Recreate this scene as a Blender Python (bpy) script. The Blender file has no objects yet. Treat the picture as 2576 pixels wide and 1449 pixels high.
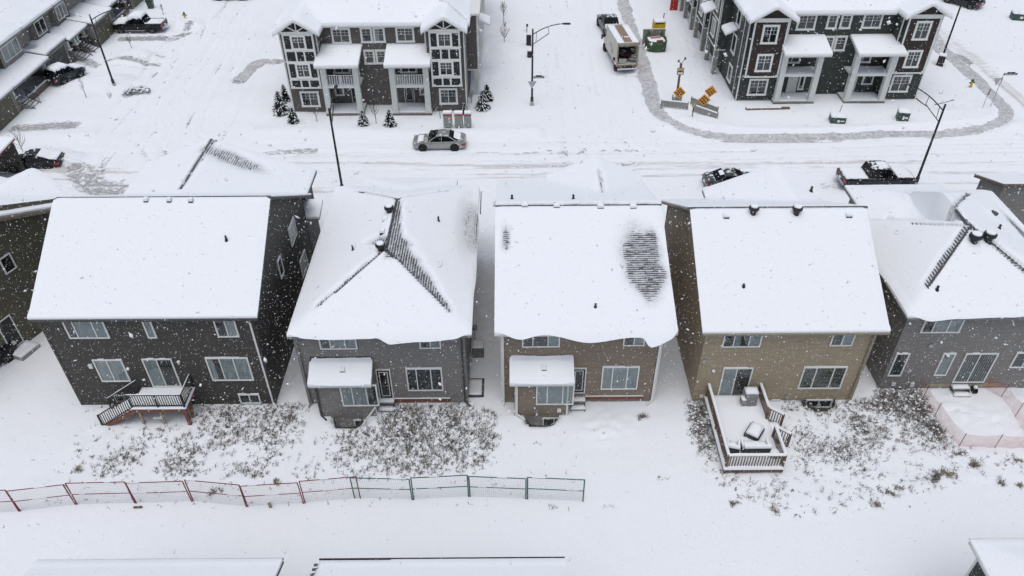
import bpy, math, random
import numpy as np
from mathutils import Vector, Matrix
R = math.radians
SC = bpy.context.scene
COL = SC.collection
random.seed(7)

# ------------------------------------------------------------ camera, sky, sun, exposure
CAM_H = 34.0
cam_d = bpy.data.cameras.new('camera'); cam = bpy.data.objects.new('camera', cam_d); COL.objects.link(cam)
cam_d.sensor_width = 36.0; cam_d.lens = 27.04; cam_d.clip_start = 0.2; cam_d.clip_end = 3000
cam.matrix_world = Matrix.Translation((0, 0, CAM_H)) @ Matrix.Rotation(R(90 - 38.95), 4, 'X') @ Matrix.Rotation(R(-0.4), 4, 'Z')
SC.camera = cam

world = bpy.data.worlds.new('World'); SC.world = world; world.use_nodes = True
wn = world.node_tree; wn.nodes.clear()
w_out = wn.nodes.new('ShaderNodeOutputWorld'); w_bg = wn.nodes.new('ShaderNodeBackground')
w_sky = wn.nodes.new('ShaderNodeTexSky'); w_hsv = wn.nodes.new('ShaderNodeHueSaturation')
SUN_EL, SUN_AZ = 76.0, 195.0      # a bright overcast noon, light from behind the camera
w_sky.sky_type = 'NISHITA'; w_sky.sun_disc = False
w_sky.sun_elevation = R(SUN_EL); w_sky.sun_rotation = R(SUN_AZ)
w_sky.air_density = 1.0; w_sky.dust_density = 3.0; w_sky.ozone_density = 1.0
w_hsv.inputs['Saturation'].default_value = 0.62
w_bg.inputs['Strength'].default_value = 0.13
wn.links.new(w_sky.outputs[0], w_hsv.inputs['Color']); wn.links.new(w_hsv.outputs[0], w_bg.inputs[0])
wn.links.new(w_bg.outputs[0], w_out.inputs[0])

sun_d = bpy.data.lights.new('sun', 'SUN'); sun_d.energy = 0.9; sun_d.angle = R(55); sun_d.color = (1.0, 0.985, 0.96)
sun = bpy.data.objects.new('sun', sun_d); COL.objects.link(sun)
az = R(SUN_AZ)
sdir = Vector((math.sin(az) * math.cos(R(SUN_EL)), math.cos(az) * math.cos(R(SUN_EL)), math.sin(R(SUN_EL))))
sun.rotation_euler = sdir.to_track_quat('Z', 'Y').to_euler(); sun.location = (0, 0, 80)

SC.view_settings.view_transform = 'Standard'; SC.view_settings.look = 'None'
SC.view_settings.gamma = 1.0; SC.view_settings.use_curve_mapping = False
SC.view_settings.exposure = 0.03
SC.render.engine = 'CYCLES'
SC.cycles.max_bounces = 6; SC.cycles.diffuse_bounces = 3; SC.cycles.glossy_bounces = 2
SC.cycles.transparent_max_bounces = 8

# ------------------------------------------------------------ a point of the picture turned into a point of a real plane
_F = 1935.0; _TH = R(38.95); _RO = R(0.4)
def _ray(px, py):
    u = (px - 1288) / _F; v = -(py - 724.5) / _F; c, s = math.cos(_RO), math.sin(_RO)
    u, v = u * c + v * s, -u * s + v * c
    return (u, math.cos(_TH) + v * math.sin(_TH), -math.sin(_TH) + v * math.cos(_TH))
def G(px, py, z=0.0):
    d = _ray(px, py); t = (z - CAM_H) / d[2]; return (d[0] * t, d[1] * t)
def W(px, py, Y):
    d = _ray(px, py); t = Y / d[1]; return (d[0] * t, CAM_H + d[2] * t)
def XW(px, py, X):
    d = _ray(px, py); t = X / d[0]; return (d[1] * t, CAM_H + d[2] * t)

# ------------------------------------------------------------ value noise on numpy arrays
def _h(i, j, seed):
    n = (i.astype(np.int64) * 374761393 + j.astype(np.int64) * 668265263 + seed * 1442695041) & 0xffffffff
    n = ((n ^ (n >> 13)) * 1274126177) & 0xffffffff
    return ((n ^ (n >> 16)) & 0xffff) / 65535.0
def vnoise(x, y, seed=0):
    xi = np.floor(x); yi = np.floor(y); fx = x - xi; fy = y - yi
    fx = fx * fx * (3 - 2 * fx); fy = fy * fy * (3 - 2 * fy)
    a = _h(xi, yi, seed); b = _h(xi + 1, yi, seed); c = _h(xi, yi + 1, seed); d = _h(xi + 1, yi + 1, seed)
    return (a * (1 - fx) + b * fx) * (1 - fy) + (c * (1 - fx) + d * fx) * fy
def fbm(x, y, seed=0, oct=4):
    s = 0; a = 0.5; f = 1.0
    for k in range(oct):
        s = s + a * (vnoise(x * f, y * f, seed + k * 17) - 0.5); a *= 0.5; f *= 2.03
    return s
def sstep(a, b, x):
    t = np.clip((x - a) / (b - a), 0, 1); return t * t * (3 - 2 * t)
def segdist(X, Y, pts):
    D = np.full(X.shape, 1e9)
    for (ax, ay), (bx, by) in zip(pts[:-1], pts[1:]):
        dx, dy = bx - ax, by - ay; L = dx * dx + dy * dy + 1e-9
        t = np.clip(((X - ax) * dx + (Y - ay) * dy) / L, 0, 1)
        D = np.minimum(D, np.hypot(X - ax - t * dx, Y - ay - t * dy))
    return D
def inpoly(X, Y, poly):
    c = np.zeros(X.shape, bool); n = len(poly)
    for i in range(n):
        x1, y1 = poly[i]; x2, y2 = poly[(i + 1) % n]
        if y1 == y2: continue
        m = ((y1 > Y) != (y2 > Y)) & (X < (x2 - x1) * (Y - y1) / (y2 - y1) + x1)
        c ^= m
    return c

# ------------------------------------------------------------ mesh builder
class MB:
    def __init__(s): s.v = []; s.f = []
    def pt(s, p): s.v.append(tuple(p)); return len(s.v) - 1
    def poly(s, pts):
        i = len(s.v); s.v += [tuple(p) for p in pts]; s.f.append(tuple(range(i, i + len(pts))))
    def hexa(s, p):      # 8 corners: bottom ring 0-3, top ring 4-7
        i = len(s.v); s.v += [tuple(q) for q in p]
        for f in ((3, 2, 1, 0), (4, 5, 6, 7), (0, 1, 5, 4), (1, 2, 6, 5), (2, 3, 7, 6), (3, 0, 4, 7)):
            s.f.append(tuple(i + k for k in f))
    def box(s, x0, y0, z0, x1, y1, z1):
        if x0 > x1: x0, x1 = x1, x0
        if y0 > y1: y0, y1 = y1, y0
        if z0 > z1: z0, z1 = z1, z0
        s.hexa([(x0, y0, z0), (x1, y0, z0), (x1, y1, z0), (x0, y1, z0), (x0, y0, z1), (x1, y0, z1), (x1, y1, z1), (x0, y1, z1)])
    def beam(s, p, q, w, h=None, up=(0, 0, 1)):
        h = w if h is None else h
        p, q = Vector(p), Vector(q); d = (q - p).normalized(); u = Vector(up)
        if abs(d.dot(u)) > 0.98: u = Vector((0, 1, 0))
        a = d.cross(u).normalized() * (w / 2); b = a.cross(d).normalized() * (h / 2)
        s.hexa([p - a - b, p + a - b, q + a - b, q - a - b, p - a + b, p + a + b, q + a + b, q - a + b])
    def tube(s, pts, r, n=8, cap=True):
        pts = [Vector(p) for p in pts]; rr = r if isinstance(r, (list, tuple)) else [r] * len(pts)
        rings = []; ref = None
        for i, p in enumerate(pts):
            d = (pts[min(i + 1, len(pts) - 1)] - pts[max(i - 1, 0)]).normalized()
            if ref is None:
                ref = Vector((0, 0, 1)) if abs(d.z) < 0.9 else Vector((1, 0, 0))
            a = d.cross(ref).normalized(); b = d.cross(a).normalized()
            ring = []
            for k in range(n):
                t = 2 * math.pi * k / n
                ring.append(s.pt(p + (a * math.cos(t) + b * math.sin(t)) * rr[i]))
            rings.append(ring)
        for A, B in zip(rings[:-1], rings[1:]):
            for k in range(n): s.f.append((A[k], B[k], B[(k + 1) % n], A[(k + 1) % n]))
        if cap:
            s.f.append(tuple(rings[0])); s.f.append(tuple(reversed(rings[-1])))
    def lathe(s, prof, n=16, c=(0, 0, 0), ax='z'):
        rings = []
        for r, z in prof:
            ring = []
            for k in range(n):
                t = 2 * math.pi * k / n; a, b = r * math.cos(t), r * math.sin(t)
                q = (a, b, z) if ax == 'z' else ((a, z, b) if ax == 'y' else (z, a, b))
                ring.append(s.pt((c[0] + q[0], c[1] + q[1], c[2] + q[2])))
            rings.append(ring)
        for A, B in zip(rings[:-1], rings[1:]):
            for k in range(n): s.f.append((A[k], A[(k + 1) % n], B[(k + 1) % n], B[k]))
        s.f.append(tuple(reversed(rings[0]))); s.f.append(tuple(rings[-1]))
    def prism(s, poly, z0, z1):
        n = len(poly); i = len(s.v)
        s.v += [(p[0], p[1], z0) for p in poly] + [(p[0], p[1], z1) for p in poly]
        s.f.append(tuple(i + k for k in reversed(range(n)))); s.f.append(tuple(i + n + k for k in range(n)))
        for k in range(n): s.f.append((i + k, i + (k + 1) % n, i + n + (k + 1) % n, i + n + k))
    def loft(s, rings, close=True, caps=True):
        ids = [[s.pt(p) for p in r] for r in rings]; n = len(ids[0])
        for A, B in zip(ids[:-1], ids[1:]):
            for k in range(n if close else n - 1): s.f.append((A[k], A[(k + 1) % n], B[(k + 1) % n], B[k]))
        if caps: s.f.append(tuple(reversed(ids[0]))); s.f.append(tuple(ids[-1]))
    def mesh(s, name, mat, smooth=False, fix=True):
        me = bpy.data.meshes.new(name); me.from_pydata(s.v, [], s.f)
        if smooth is True: me.polygons.foreach_set('use_smooth', [True] * len(me.polygons))
        if mat is not None: me.materials.append(mat)
        me.update(); return me
    def build(s, name, mat, parent=None, smooth=False, loc=None, **kw):
        me = s.mesh(name, mat, smooth)
        if smooth == 'auto':
            me.polygons.foreach_set('use_smooth', [True] * len(me.polygons))
            try: me.set_sharp_from_angle(angle=R(35))
            except Exception: pass
        o = bpy.data.objects.new(name, me); COL.objects.link(o)
        if parent: o.parent = parent
        if loc: o.location = loc
        for k, v in kw.items(): o[k] = v
        return o
def arr_obj(name, V, Fq, mat, parent=None, smooth=False, n=4, attrs=None, loc=None, **kw):
    me = bpy.data.meshes.new(name); V = np.asarray(V, np.float32); Fq = np.asarray(Fq, np.int32)
    me.vertices.add(len(V)); me.vertices.foreach_set('co', V.ravel())
    me.loops.add(Fq.size); me.loops.foreach_set('vertex_index', Fq.ravel())
    me.polygons.add(len(Fq)); me.polygons.foreach_set('loop_start', np.arange(0, Fq.size, n, dtype=np.int32))
    me.polygons.foreach_set('loop_total', np.full(len(Fq), n, np.int32))
    if smooth: me.polygons.foreach_set('use_smooth', np.ones(len(Fq), bool))
    me.update(calc_edges=True)
    for k, a in (attrs or {}).items():
        at = me.attributes.new(k, 'FLOAT', 'POINT'); at.data.foreach_set('value', np.asarray(a, np.float32).ravel())
    me.materials.append(mat)
    o = bpy.data.objects.new(name, me); COL.objects.link(o)
    if parent: o.parent = parent
    if loc: o.location = loc
    for k, v in kw.items(): o[k] = v
    return o
def thing(name, label, cat, loc=(0, 0, 0), rz=0.0, group=None):
    o = bpy.data.objects.new(name, None); COL.objects.link(o); o.empty_display_size = 0.3
    o.location = loc; o.rotation_euler = (0, 0, rz); o['label'] = label; o['category'] = cat
    if group: o['group'] = group
    return o
def tag(o, label, cat, group=None, kind=None):
    o['label'] = label; o['category'] = cat
    if group: o['group'] = group
    if kind: o['kind'] = kind
    return o
def dup(root, loc, rz=0.0, label=None, scale=None):
    def cp(o, par):
        c = o.copy(); COL.objects.link(c); c.parent = par
        for ch in kids.get(o.name, []): cp(ch, c)
        return c
    kids = {}
    for o in COL.objects:
        if o.parent: kids.setdefault(o.parent.name, []).append(o)
    r = cp(root, None); r.location = loc; r.rotation_euler = (0, 0, rz)
    if label: r['label'] = label
    if scale: r.scale = (scale,) * 3 if not isinstance(scale, tuple) else scale
    return r

# ------------------------------------------------------------ materials
def _n(nt, t, **kw):
    n = nt.nodes.new(t)
    for k, v in kw.items(): setattr(n, k, v)
    return n
def mat(name, col, rough=0.7, var=0.0, vscale=3.0, bump=0.0, bscale=20.0, metal=0.0, spec=0.3, stretch=None, snow=0.0, sscale=1.5, sramp=.07):
    """plain surface: base colour with mottled variation, optional fine relief, optional dusting of snow on upward faces"""
    m = bpy.data.materials.new(name); m.use_nodes = True; nt = m.node_tree; b = nt.nodes['Principled BSDF']
    b.inputs['Base Color'].default_value = (*col, 1); b.inputs['Roughness'].default_value = rough
    b.inputs['Metallic'].default_value = metal; b.inputs['Specular IOR Level'].default_value = spec
    tc = _n(nt, 'ShaderNodeTexCoord'); mp = _n(nt, 'ShaderNodeMapping'); nt.links.new(tc.outputs['Object'], mp.inputs[0])
    if stretch: mp.inputs['Scale'].default_value = stretch
    colout = None
    if var:
        no = _n(nt, 'ShaderNodeTexNoise'); no.inputs['Scale'].default_value = vscale; no.inputs['Detail'].default_value = 5
        nt.links.new(mp.outputs[0], no.inputs['Vector'])
        mr = _n(nt, 'ShaderNodeMapRange'); mr.inputs[1].default_value = 0.3; mr.inputs[2].default_value = 0.7
        mr.inputs[3].default_value = 1 - var; mr.inputs[4].default_value = 1 + var; nt.links.new(no.outputs[0], mr.inputs[0])
        mx = _n(nt, 'ShaderNodeVectorMath', operation='SCALE'); mx.inputs[0].default_value = col
        nt.links.new(mr.outputs[0], mx.inputs['Scale']); colout = mx.outputs[0]
        nt.links.new(colout, b.inputs['Base Color'])
    if snow:
        ge = _n(nt, 'ShaderNodeNewGeometry'); sx = _n(nt, 'ShaderNodeSeparateXYZ'); nt.links.new(ge.outputs['True Normal'], sx.inputs[0])
        n2 = _n(nt, 'ShaderNodeTexNoise'); n2.inputs['Scale'].default_value = sscale; n2.inputs['Detail'].default_value = 6
        nt.links.new(tc.outputs['Object'], n2.inputs['Vector'])
        ad = _n(nt, 'ShaderNodeMath', operation='MULTIPLY_ADD'); ad.inputs[1].default_value = 0.9
        nt.links.new(n2.outputs[0], ad.inputs[0]); nt.links.new(sx.outputs['Z'], ad.inputs[2])
        m2 = _n(nt, 'ShaderNodeMapRange'); m2.inputs[1].default_value = 1.45 - snow * 0.5; m2.inputs[2].default_value = 1.45 + sramp - snow * 0.5
        nt.links.new(ad.outputs[0], m2.inputs[0])
        mi = _n(nt, 'ShaderNodeMix', data_type='RGBA'); mi.inputs[7].default_value = (0.82, 0.83, 0.85, 1)
        nt.links.new(m2.outputs[0], mi.inputs[0])
        if colout is not None: nt.links.new(colout, mi.inputs[6])
        else: mi.inputs[6].default_value = (*col, 1)
        nt.links.new(mi.outputs[2], b.inputs['Base Color'])
    if bump:
        nb = _n(nt, 'ShaderNodeTexNoise'); nb.inputs['Scale'].default_value = bscale; nb.inputs['Detail'].default_value = 4
        nt.links.new(mp.outputs[0], nb.inputs['Vector'])
        bu = _n(nt, 'ShaderNodeBump'); bu.inputs['Strength'].default_value = bump; bu.inputs['Distance'].default_value = 0.02
        nt.links.new(nb.outputs[0], bu.inputs['Height']); nt.links.new(bu.outputs[0], b.inputs['Normal'])
    return m
def snow_mat(name, col=(0.838, 0.868, 0.90), grime=False, bump=0.5):
    m = bpy.data.materials.new(name); m.use_nodes = True; nt = m.node_tree; b = nt.nodes['Principled BSDF']
    b.inputs['Roughness'].default_value = 0.85; b.inputs['Specular IOR Level'].default_value = 0.15
    tc = _n(nt, 'ShaderNodeTexCoord')
    n1 = _n(nt, 'ShaderNodeTexNoise'); n1.inputs['Scale'].default_value = 1.3; n1.inputs['Detail'].default_value = 7; n1.inputs['Roughness'].default_value = 0.6
    n2 = _n(nt, 'ShaderNodeTexNoise'); n2.inputs['Scale'].default_value = 14; n2.inputs['Detail'].default_value = 5
    for n in (n1, n2): nt.links.new(tc.outputs['Object'], n.inputs['Vector'])
    ma = _n(nt, 'ShaderNodeMath', operation='MULTIPLY_ADD'); ma.inputs[1].default_value = 0.35
    nt.links.new(n2.outputs[0], ma.inputs[0]); nt.links.new(n1.outputs[0], ma.inputs[2])
    bu = _n(nt, 'ShaderNodeBump'); bu.inputs['Strength'].default_value = bump; bu.inputs['Distance'].default_value = 0.05
    nt.links.new(ma.outputs[0], bu.inputs['Height']); nt.links.new(bu.outputs[0], b.inputs['Normal'])
    mr = _n(nt, 'ShaderNodeMapRange'); mr.inputs[1].default_value = 0.3; mr.inputs[2].default_value = 0.7; mr.inputs[3].default_value = 0.975; mr.inputs[4].default_value = 1.02
    nt.links.new(n2.outputs[0], mr.inputs[0])
    vm = _n(nt, 'ShaderNodeVectorMath', operation='SCALE'); vm.inputs[0].default_value = col; nt.links.new(mr.outputs[0], vm.inputs['Scale'])
    out = vm.outputs[0]
    if not grime:      # roof snow so thin that the shingles grey it
        at = _n(nt, 'ShaderNodeAttribute', attribute_name='bare'); n3 = _n(nt, 'ShaderNodeTexNoise'); n3.inputs['Scale'].default_value = 4.0; n3.inputs['Detail'].default_value = 8; n3.inputs['Roughness'].default_value = .7
        nt.links.new(tc.outputs['Object'], n3.inputs['Vector'])
        m3 = _n(nt, 'ShaderNodeMapRange'); m3.inputs[1].default_value = .35; m3.inputs[2].default_value = .65; m3.inputs[3].default_value = .35; m3.inputs[4].default_value = 1.0; nt.links.new(n3.outputs[0], m3.inputs[0])
        mu = _n(nt, 'ShaderNodeMath', operation='MULTIPLY', use_clamp=True); nt.links.new(at.outputs['Fac'], mu.inputs[0]); nt.links.new(m3.outputs[0], mu.inputs[1])
        mx = _n(nt, 'ShaderNodeMix', data_type='RGBA'); mx.inputs[7].default_value = (.36, .37, .39, 1); nt.links.new(mu.outputs[0], mx.inputs[0]); nt.links.new(out, mx.inputs[6]); out = mx.outputs[2]
    if grime:
        # 'grime' packed brownish snow on the wheel tracks, 'thin' where the ground shows through a dusting
        for an, c2, sc in (('grime', (0.50, 0.475, 0.455), (0.7, 5.0, 1.0)), ('thin', (0.30, 0.305, 0.31), (2.2, 6.0, 1.0))):
            at = _n(nt, 'ShaderNodeAttribute', attribute_name=an)
            mp = _n(nt, 'ShaderNodeMapping'); mp.inputs['Scale'].default_value = sc; nt.links.new(tc.outputs['Object'], mp.inputs[0])
            nn = _n(nt, 'ShaderNodeTexNoise'); nn.inputs['Scale'].default_value = 1.0 if an == 'grime' else 0.9; nn.inputs['Detail'].default_value = 8; nn.inputs['Roughness'].default_value = 0.65
            nt.links.new(mp.outputs[0], nn.inputs['Vector'])
            a1 = _n(nt, 'ShaderNodeMath', operation='MULTIPLY_ADD'); a1.inputs[1].default_value = 1.0; nt.links.new(nn.outputs[0], a1.inputs[0]); nt.links.new(at.outputs['Fac'], a1.inputs[2])
            r1 = _n(nt, 'ShaderNodeMapRange'); r1.inputs[1].default_value = 0.95; r1.inputs[2].default_value = 1.25 if an == 'grime' else 1.12
            r1.inputs[4].default_value = 0.75 if an == 'grime' else 0.9; nt.links.new(a1.outputs[0], r1.inputs[0])
            mx = _n(nt, 'ShaderNodeMix', data_type='RGBA'); mx.inputs[7].default_value = (*c2, 1)
            nt.links.new(r1.outputs[0], mx.inputs[0]); nt.links.new(out, mx.inputs[6]); out = mx.outputs[2]
    nt.links.new(out, b.inputs['Base Color'])
    return m
def glass_mat(name, tint=(0.78, 0.82, 0.83), rough=0.03):
    m = bpy.data.materials.new(name); m.use_nodes = True; nt = m.node_tree; nt.nodes.clear()
    o = _n(nt, 'ShaderNodeOutputMaterial'); mx = _n(nt, 'ShaderNodeMixShader'); t = _n(nt, 'ShaderNodeBsdfTransparent'); g = _n(nt, 'ShaderNodeBsdfGlossy')
    lw = _n(nt, 'ShaderNodeLayerWeight'); lw.inputs[0].default_value = 0.5
    pw = _n(nt, 'ShaderNodeMath', operation='POWER'); pw.inputs[1].default_value = 4.0; nt.links.new(lw.outputs['Facing'], pw.inputs[0])
    f = _n(nt, 'ShaderNodeMath', operation='MULTIPLY_ADD'); f.inputs[1].default_value = 0.7; f.inputs[2].default_value = 0.06; nt.links.new(pw.outputs[0], f.inputs[0])
    t.inputs[0].default_value = (*tint, 1); g.inputs['Roughness'].default_value = rough
    nt.links.new(f.outputs[0], mx.inputs[0]); nt.links.new(t.outputs[0], mx.inputs[1]); nt.links.new(g.outputs[0], mx.inputs[2]); nt.links.new(mx.outputs[0], o.inputs[0])
    return m
def checker_mat(name, c1, c2, scale):
    m = bpy.data.materials.new(name); m.use_nodes = True; nt = m.node_tree; b = nt.nodes['Principled BSDF']
    tc = _n(nt, 'ShaderNodeTexCoord'); ck = _n(nt, 'ShaderNodeTexChecker'); ck.inputs['Scale'].default_value = scale
    mp = _n(nt, 'ShaderNodeMapping'); mp.inputs['Rotation'].default_value = (0, R(0), 0); nt.links.new(tc.outputs['Object'], mp.inputs[0])
    nt.links.new(mp.outputs[0], ck.inputs[0]); ck.inputs[1].default_value = (*c1, 1); ck.inputs[2].default_value = (*c2, 1)
    nt.links.new(ck.outputs[0], b.inputs['Base Color']); b.inputs['Roughness'].default_value = 0.5
    return m

M = {}
M['snow'] = snow_mat('snow', bump=0.35)
M['gsnow'] = snow_mat('ground_snow', col=(0.835, 0.866, 0.90), grime=True, bump=0.8)
M['asphalt'] = mat('asphalt', (0.09, 0.092, 0.095), 0.9, 0.3, 2.0, 0.5, 40, snow=.45, sscale=2.6, sramp=.32)
M['walk'] = mat('concrete_walk', (0.44, 0.445, 0.455), 0.9, 0.22, 1.6, 0.4, 30, snow=.16, sscale=3.5, sramp=.5)
M['concrete'] = mat('concrete', (0.30, 0.30, 0.28), 0.9, 0.15, 4.0, 0.4, 30)
M['shingle'] = mat('asphalt_shingle', (0.075, 0.077, 0.082), 0.95, 0.5, 9.0, 0.6, 60)
M['tab'] = mat('dusted_shingle', (0.10, 0.103, 0.11), 0.95, 0.5, 5.0, 0.6, 60, snow=-.12, sscale=7.0, sramp=.5)
M['sid_dark'] = mat('siding_charcoal', (0.066, 0.061, 0.054), 0.6, 0.18, 1.2, 0.2, 8, stretch=(1, 1, 6))
M['sid_grey'] = mat('siding_grey', (0.215, 0.207, 0.196), 0.6, 0.12, 1.2, 0.2, 8, stretch=(1, 1, 6))
M['sid_brown'] = mat('siding_brown', (0.235, 0.188, 0.145), 0.6, 0.12, 1.2, 0.2, 8, stretch=(1, 1, 6))
M['sid_tan'] = mat('siding_tan', (0.345, 0.285, 0.20), 0.6, 0.12, 1.2, 0.2, 8, stretch=(1, 1, 6))
M['sid_olive'] = mat('siding_olive', (0.115, 0.108, 0.075), 0.6, 0.12, 1.2, 0.2, 8, stretch=(1, 1, 6))
M['sid_town'] = mat('siding_taupe', (0.115, 0.105, 0.098), 0.6, 0.12, 1.2, 0.2, 8, stretch=(1, 1, 6))
M['sid_green'] = mat('siding_green', (0.046, 0.054, 0.050), 0.6, 0.2, 1.2, 0.2, 8, stretch=(1, 1, 6))
M['shake_brown'] = mat('shake_brown', (0.042, 0.032, 0.028), 0.7, 0.3, 5.0, 0.3, 12)
M['panel_dark'] = mat('panel_dark', (0.025, 0.027, 0.030), 0.55, 0.15, 3)
M['white'] = mat('white_trim', (0.72, 0.73, 0.70), 0.5, 0.04, 3)
M['vinyl'] = mat('white_vinyl', (0.76, 0.77, 0.74), 0.4, 0.03, 3)
M['col'] = mat('porch_column', (0.62, 0.64, 0.61), 0.55, 0.05, 2)
M['fascia_dark'] = mat('fascia_dark', (0.06, 0.06, 0.06), 0.5, 0.1)
M['fascia_grey'] = mat('fascia_grey', (0.2, 0.2, 0.19), 0.5, 0.1)
M['fascia_tan'] = mat('fascia_tan', (0.25, 0.22, 0.17), 0.5, 0.1)
M['black'] = mat('black_metal', (0.014, 0.014, 0.016), 0.4, 0.2, 4, spec=0.5)
M['rubber'] = mat('rubber', (0.02, 0.02, 0.02), 0.85, 0.2, 8)
M['steel'] = mat('steel', (0.42, 0.43, 0.44), 0.4, 0.1, 5, metal=0.6)
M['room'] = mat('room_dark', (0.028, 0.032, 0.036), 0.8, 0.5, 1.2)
M['curtain'] = mat('curtain', (0.60, 0.60, 0.58), 0.9, 0.12, 2)
M['blind'] = mat('blind', (0.50, 0.51, 0.50), 0.8, 0.08, 2)
M['glass'] = glass_mat('window_glass')
M['dkglass'] = mat('dark_glass', (0.012, 0.015, 0.017), 0.06, 0.3, 2, spec=0.6)
M['wood'] = mat('treated_wood', (0.165, 0.108, 0.07), 0.8, 0.3, 3, 0.4, 14)
M['wood_red'] = mat('red_cedar', (0.20, 0.085, 0.05), 0.8, 0.25, 4, 0.4, 14)
M['plywood'] = mat('weathered_ply', (0.33, 0.29, 0.22), 0.85, 0.2, 4)
M['tgrey'] = mat('weathered_grey_wood', (0.28, 0.275, 0.25), 0.85, 0.2, 4)
M['red_pipe'] = mat('red_pipe', (0.20, 0.025, 0.03), 0.5, 0.2, 5)
M['green_pipe'] = mat('green_pipe', (0.02, 0.12, 0.07), 0.5, 0.2, 5)
M['wire'] = mat('fence_wire', (0.45, 0.45, 0.45), 0.5, 0.1, 5)
M['wire_red'] = mat('fence_wire_red', (0.50, 0.42, 0.42), 0.5, 0.1, 5)
M['weed'] = mat('dry_stalk', (0.16, 0.142, 0.122), 0.9, 0.5, 3)
M['weed2'] = mat('dry_grass', (0.27, 0.24, 0.18), 0.9, 0.4, 3)
M['bark'] = mat('bark', (0.11, 0.085, 0.07), 0.9, 0.3, 8)
M['needle'] = mat('spruce_needles', (0.022, 0.038, 0.024), 0.85, 0.4, 6)
M['red'] = mat('red_paint', (0.35, 0.02, 0.02), 0.4)
M['lens_red'] = mat('tail_lens', (0.28, 0.012, 0.018), 0.2, spec=0.6)
M['lens'] = mat('head_lens', (0.55, 0.57, 0.55), 0.15, spec=0.6)
M['brick'] = mat('brown_stone', (0.16, 0.13, 0.10), 0.9, 0.3, 8, 0.5, 15)
M['beam_rust'] = mat('rust_trim', (0.20, 0.06, 0.035), 0.7, 0.3, 6)
# ------------------------------------------------------------ walls, windows, roofs
class Face:
    """a vertical wall plane: origin o, unit direction d along it; n looks outwards"""
    def __init__(s, o, d):
        L = math.hypot(*d); s.o = o; s.d = (d[0] / L, d[1] / L); s.n = (s.d[1], -s.d[0])
    def p(s, a, z, o=0.0):
        return (s.o[0] + s.d[0] * a + s.n[0] * o, s.o[1] + s.d[1] * a + s.n[1] * o, z)
def fbox(mb, F, a0, a1, z0, z1, o0, o1):
    mb.hexa([F.p(a0, z0, o1), F.p(a1, z0, o1), F.p(a1, z0, o0), F.p(a0, z0, o0), F.p(a0, z1, o1), F.p(a1, z1, o1), F.p(a1, z1, o0), F.p(a0, z1, o0)])
def wall(parent, F, L, top, m, z0=0.0, course=0.115, lap=0.016, name='wall', corner=None):
    """lapped siding up to a top outline [(a, z), ...]; every course is a sloping board with its own drip edge"""
    tops = [(0.0, top), (L, top)] if not isinstance(top, (list, tuple)) else list(top)
    zmax = max(p[1] for p in tops); mb = MB()
    def span(z):
        lo, hi = None, None; N = 60; a_ = None
        def t(a):
            for (x0, y0), (x1, y1) in zip(tops[:-1], tops[1:]):
                if x0 <= a <= x1: return y0 + (y1 - y0) * (a - x0) / max(1e-6, x1 - x0)
            return -1
        for (x0, y0), (x1, y1) in zip(tops[:-1], tops[1:]):
            for q in ((x0, y0), (x1, y1)):
                if q[1] >= z - 1e-6: lo = q[0] if lo is None else min(lo, q[0]); hi = q[0] if hi is None else max(hi, q[0])
            if (y0 - z) * (y1 - z) < 0:
                a = x0 + (x1 - x0) * (z - y0) / (y1 - y0); lo = a if lo is None else min(lo, a); hi = a if hi is None else max(hi, a)
        return lo, hi
    z = z0
    while z < zmax - 1e-4:
        zt = min(z + course, zmax); a0, a1 = span(z); b0, b1 = span(zt - 1e-4)
        if a0 is None or b0 is None: break
        mb.poly([F.p(a0, z, lap), F.p(a1, z, lap), F.p(b1, zt, 0.0), F.p(b0, zt, 0.0)])
        mb.poly([F.p(a0, z, 0), F.p(a1, z, 0), F.p(a1, z, lap), F.p(a0, z, lap)])
        z = zt
    o = mb.build(name, m, parent)
    if corner:
        for u0, u1, h_ in ((-0.03, 0.09, tops[0][1]), (L - 0.09, L + 0.03, tops[-1][1])):
            c = MB(); fbox(c, F, u0, u1, z0, h_ - 0.02, 0.0, 0.035); c.build('corner_trim', corner, parent)
    return o
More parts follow.
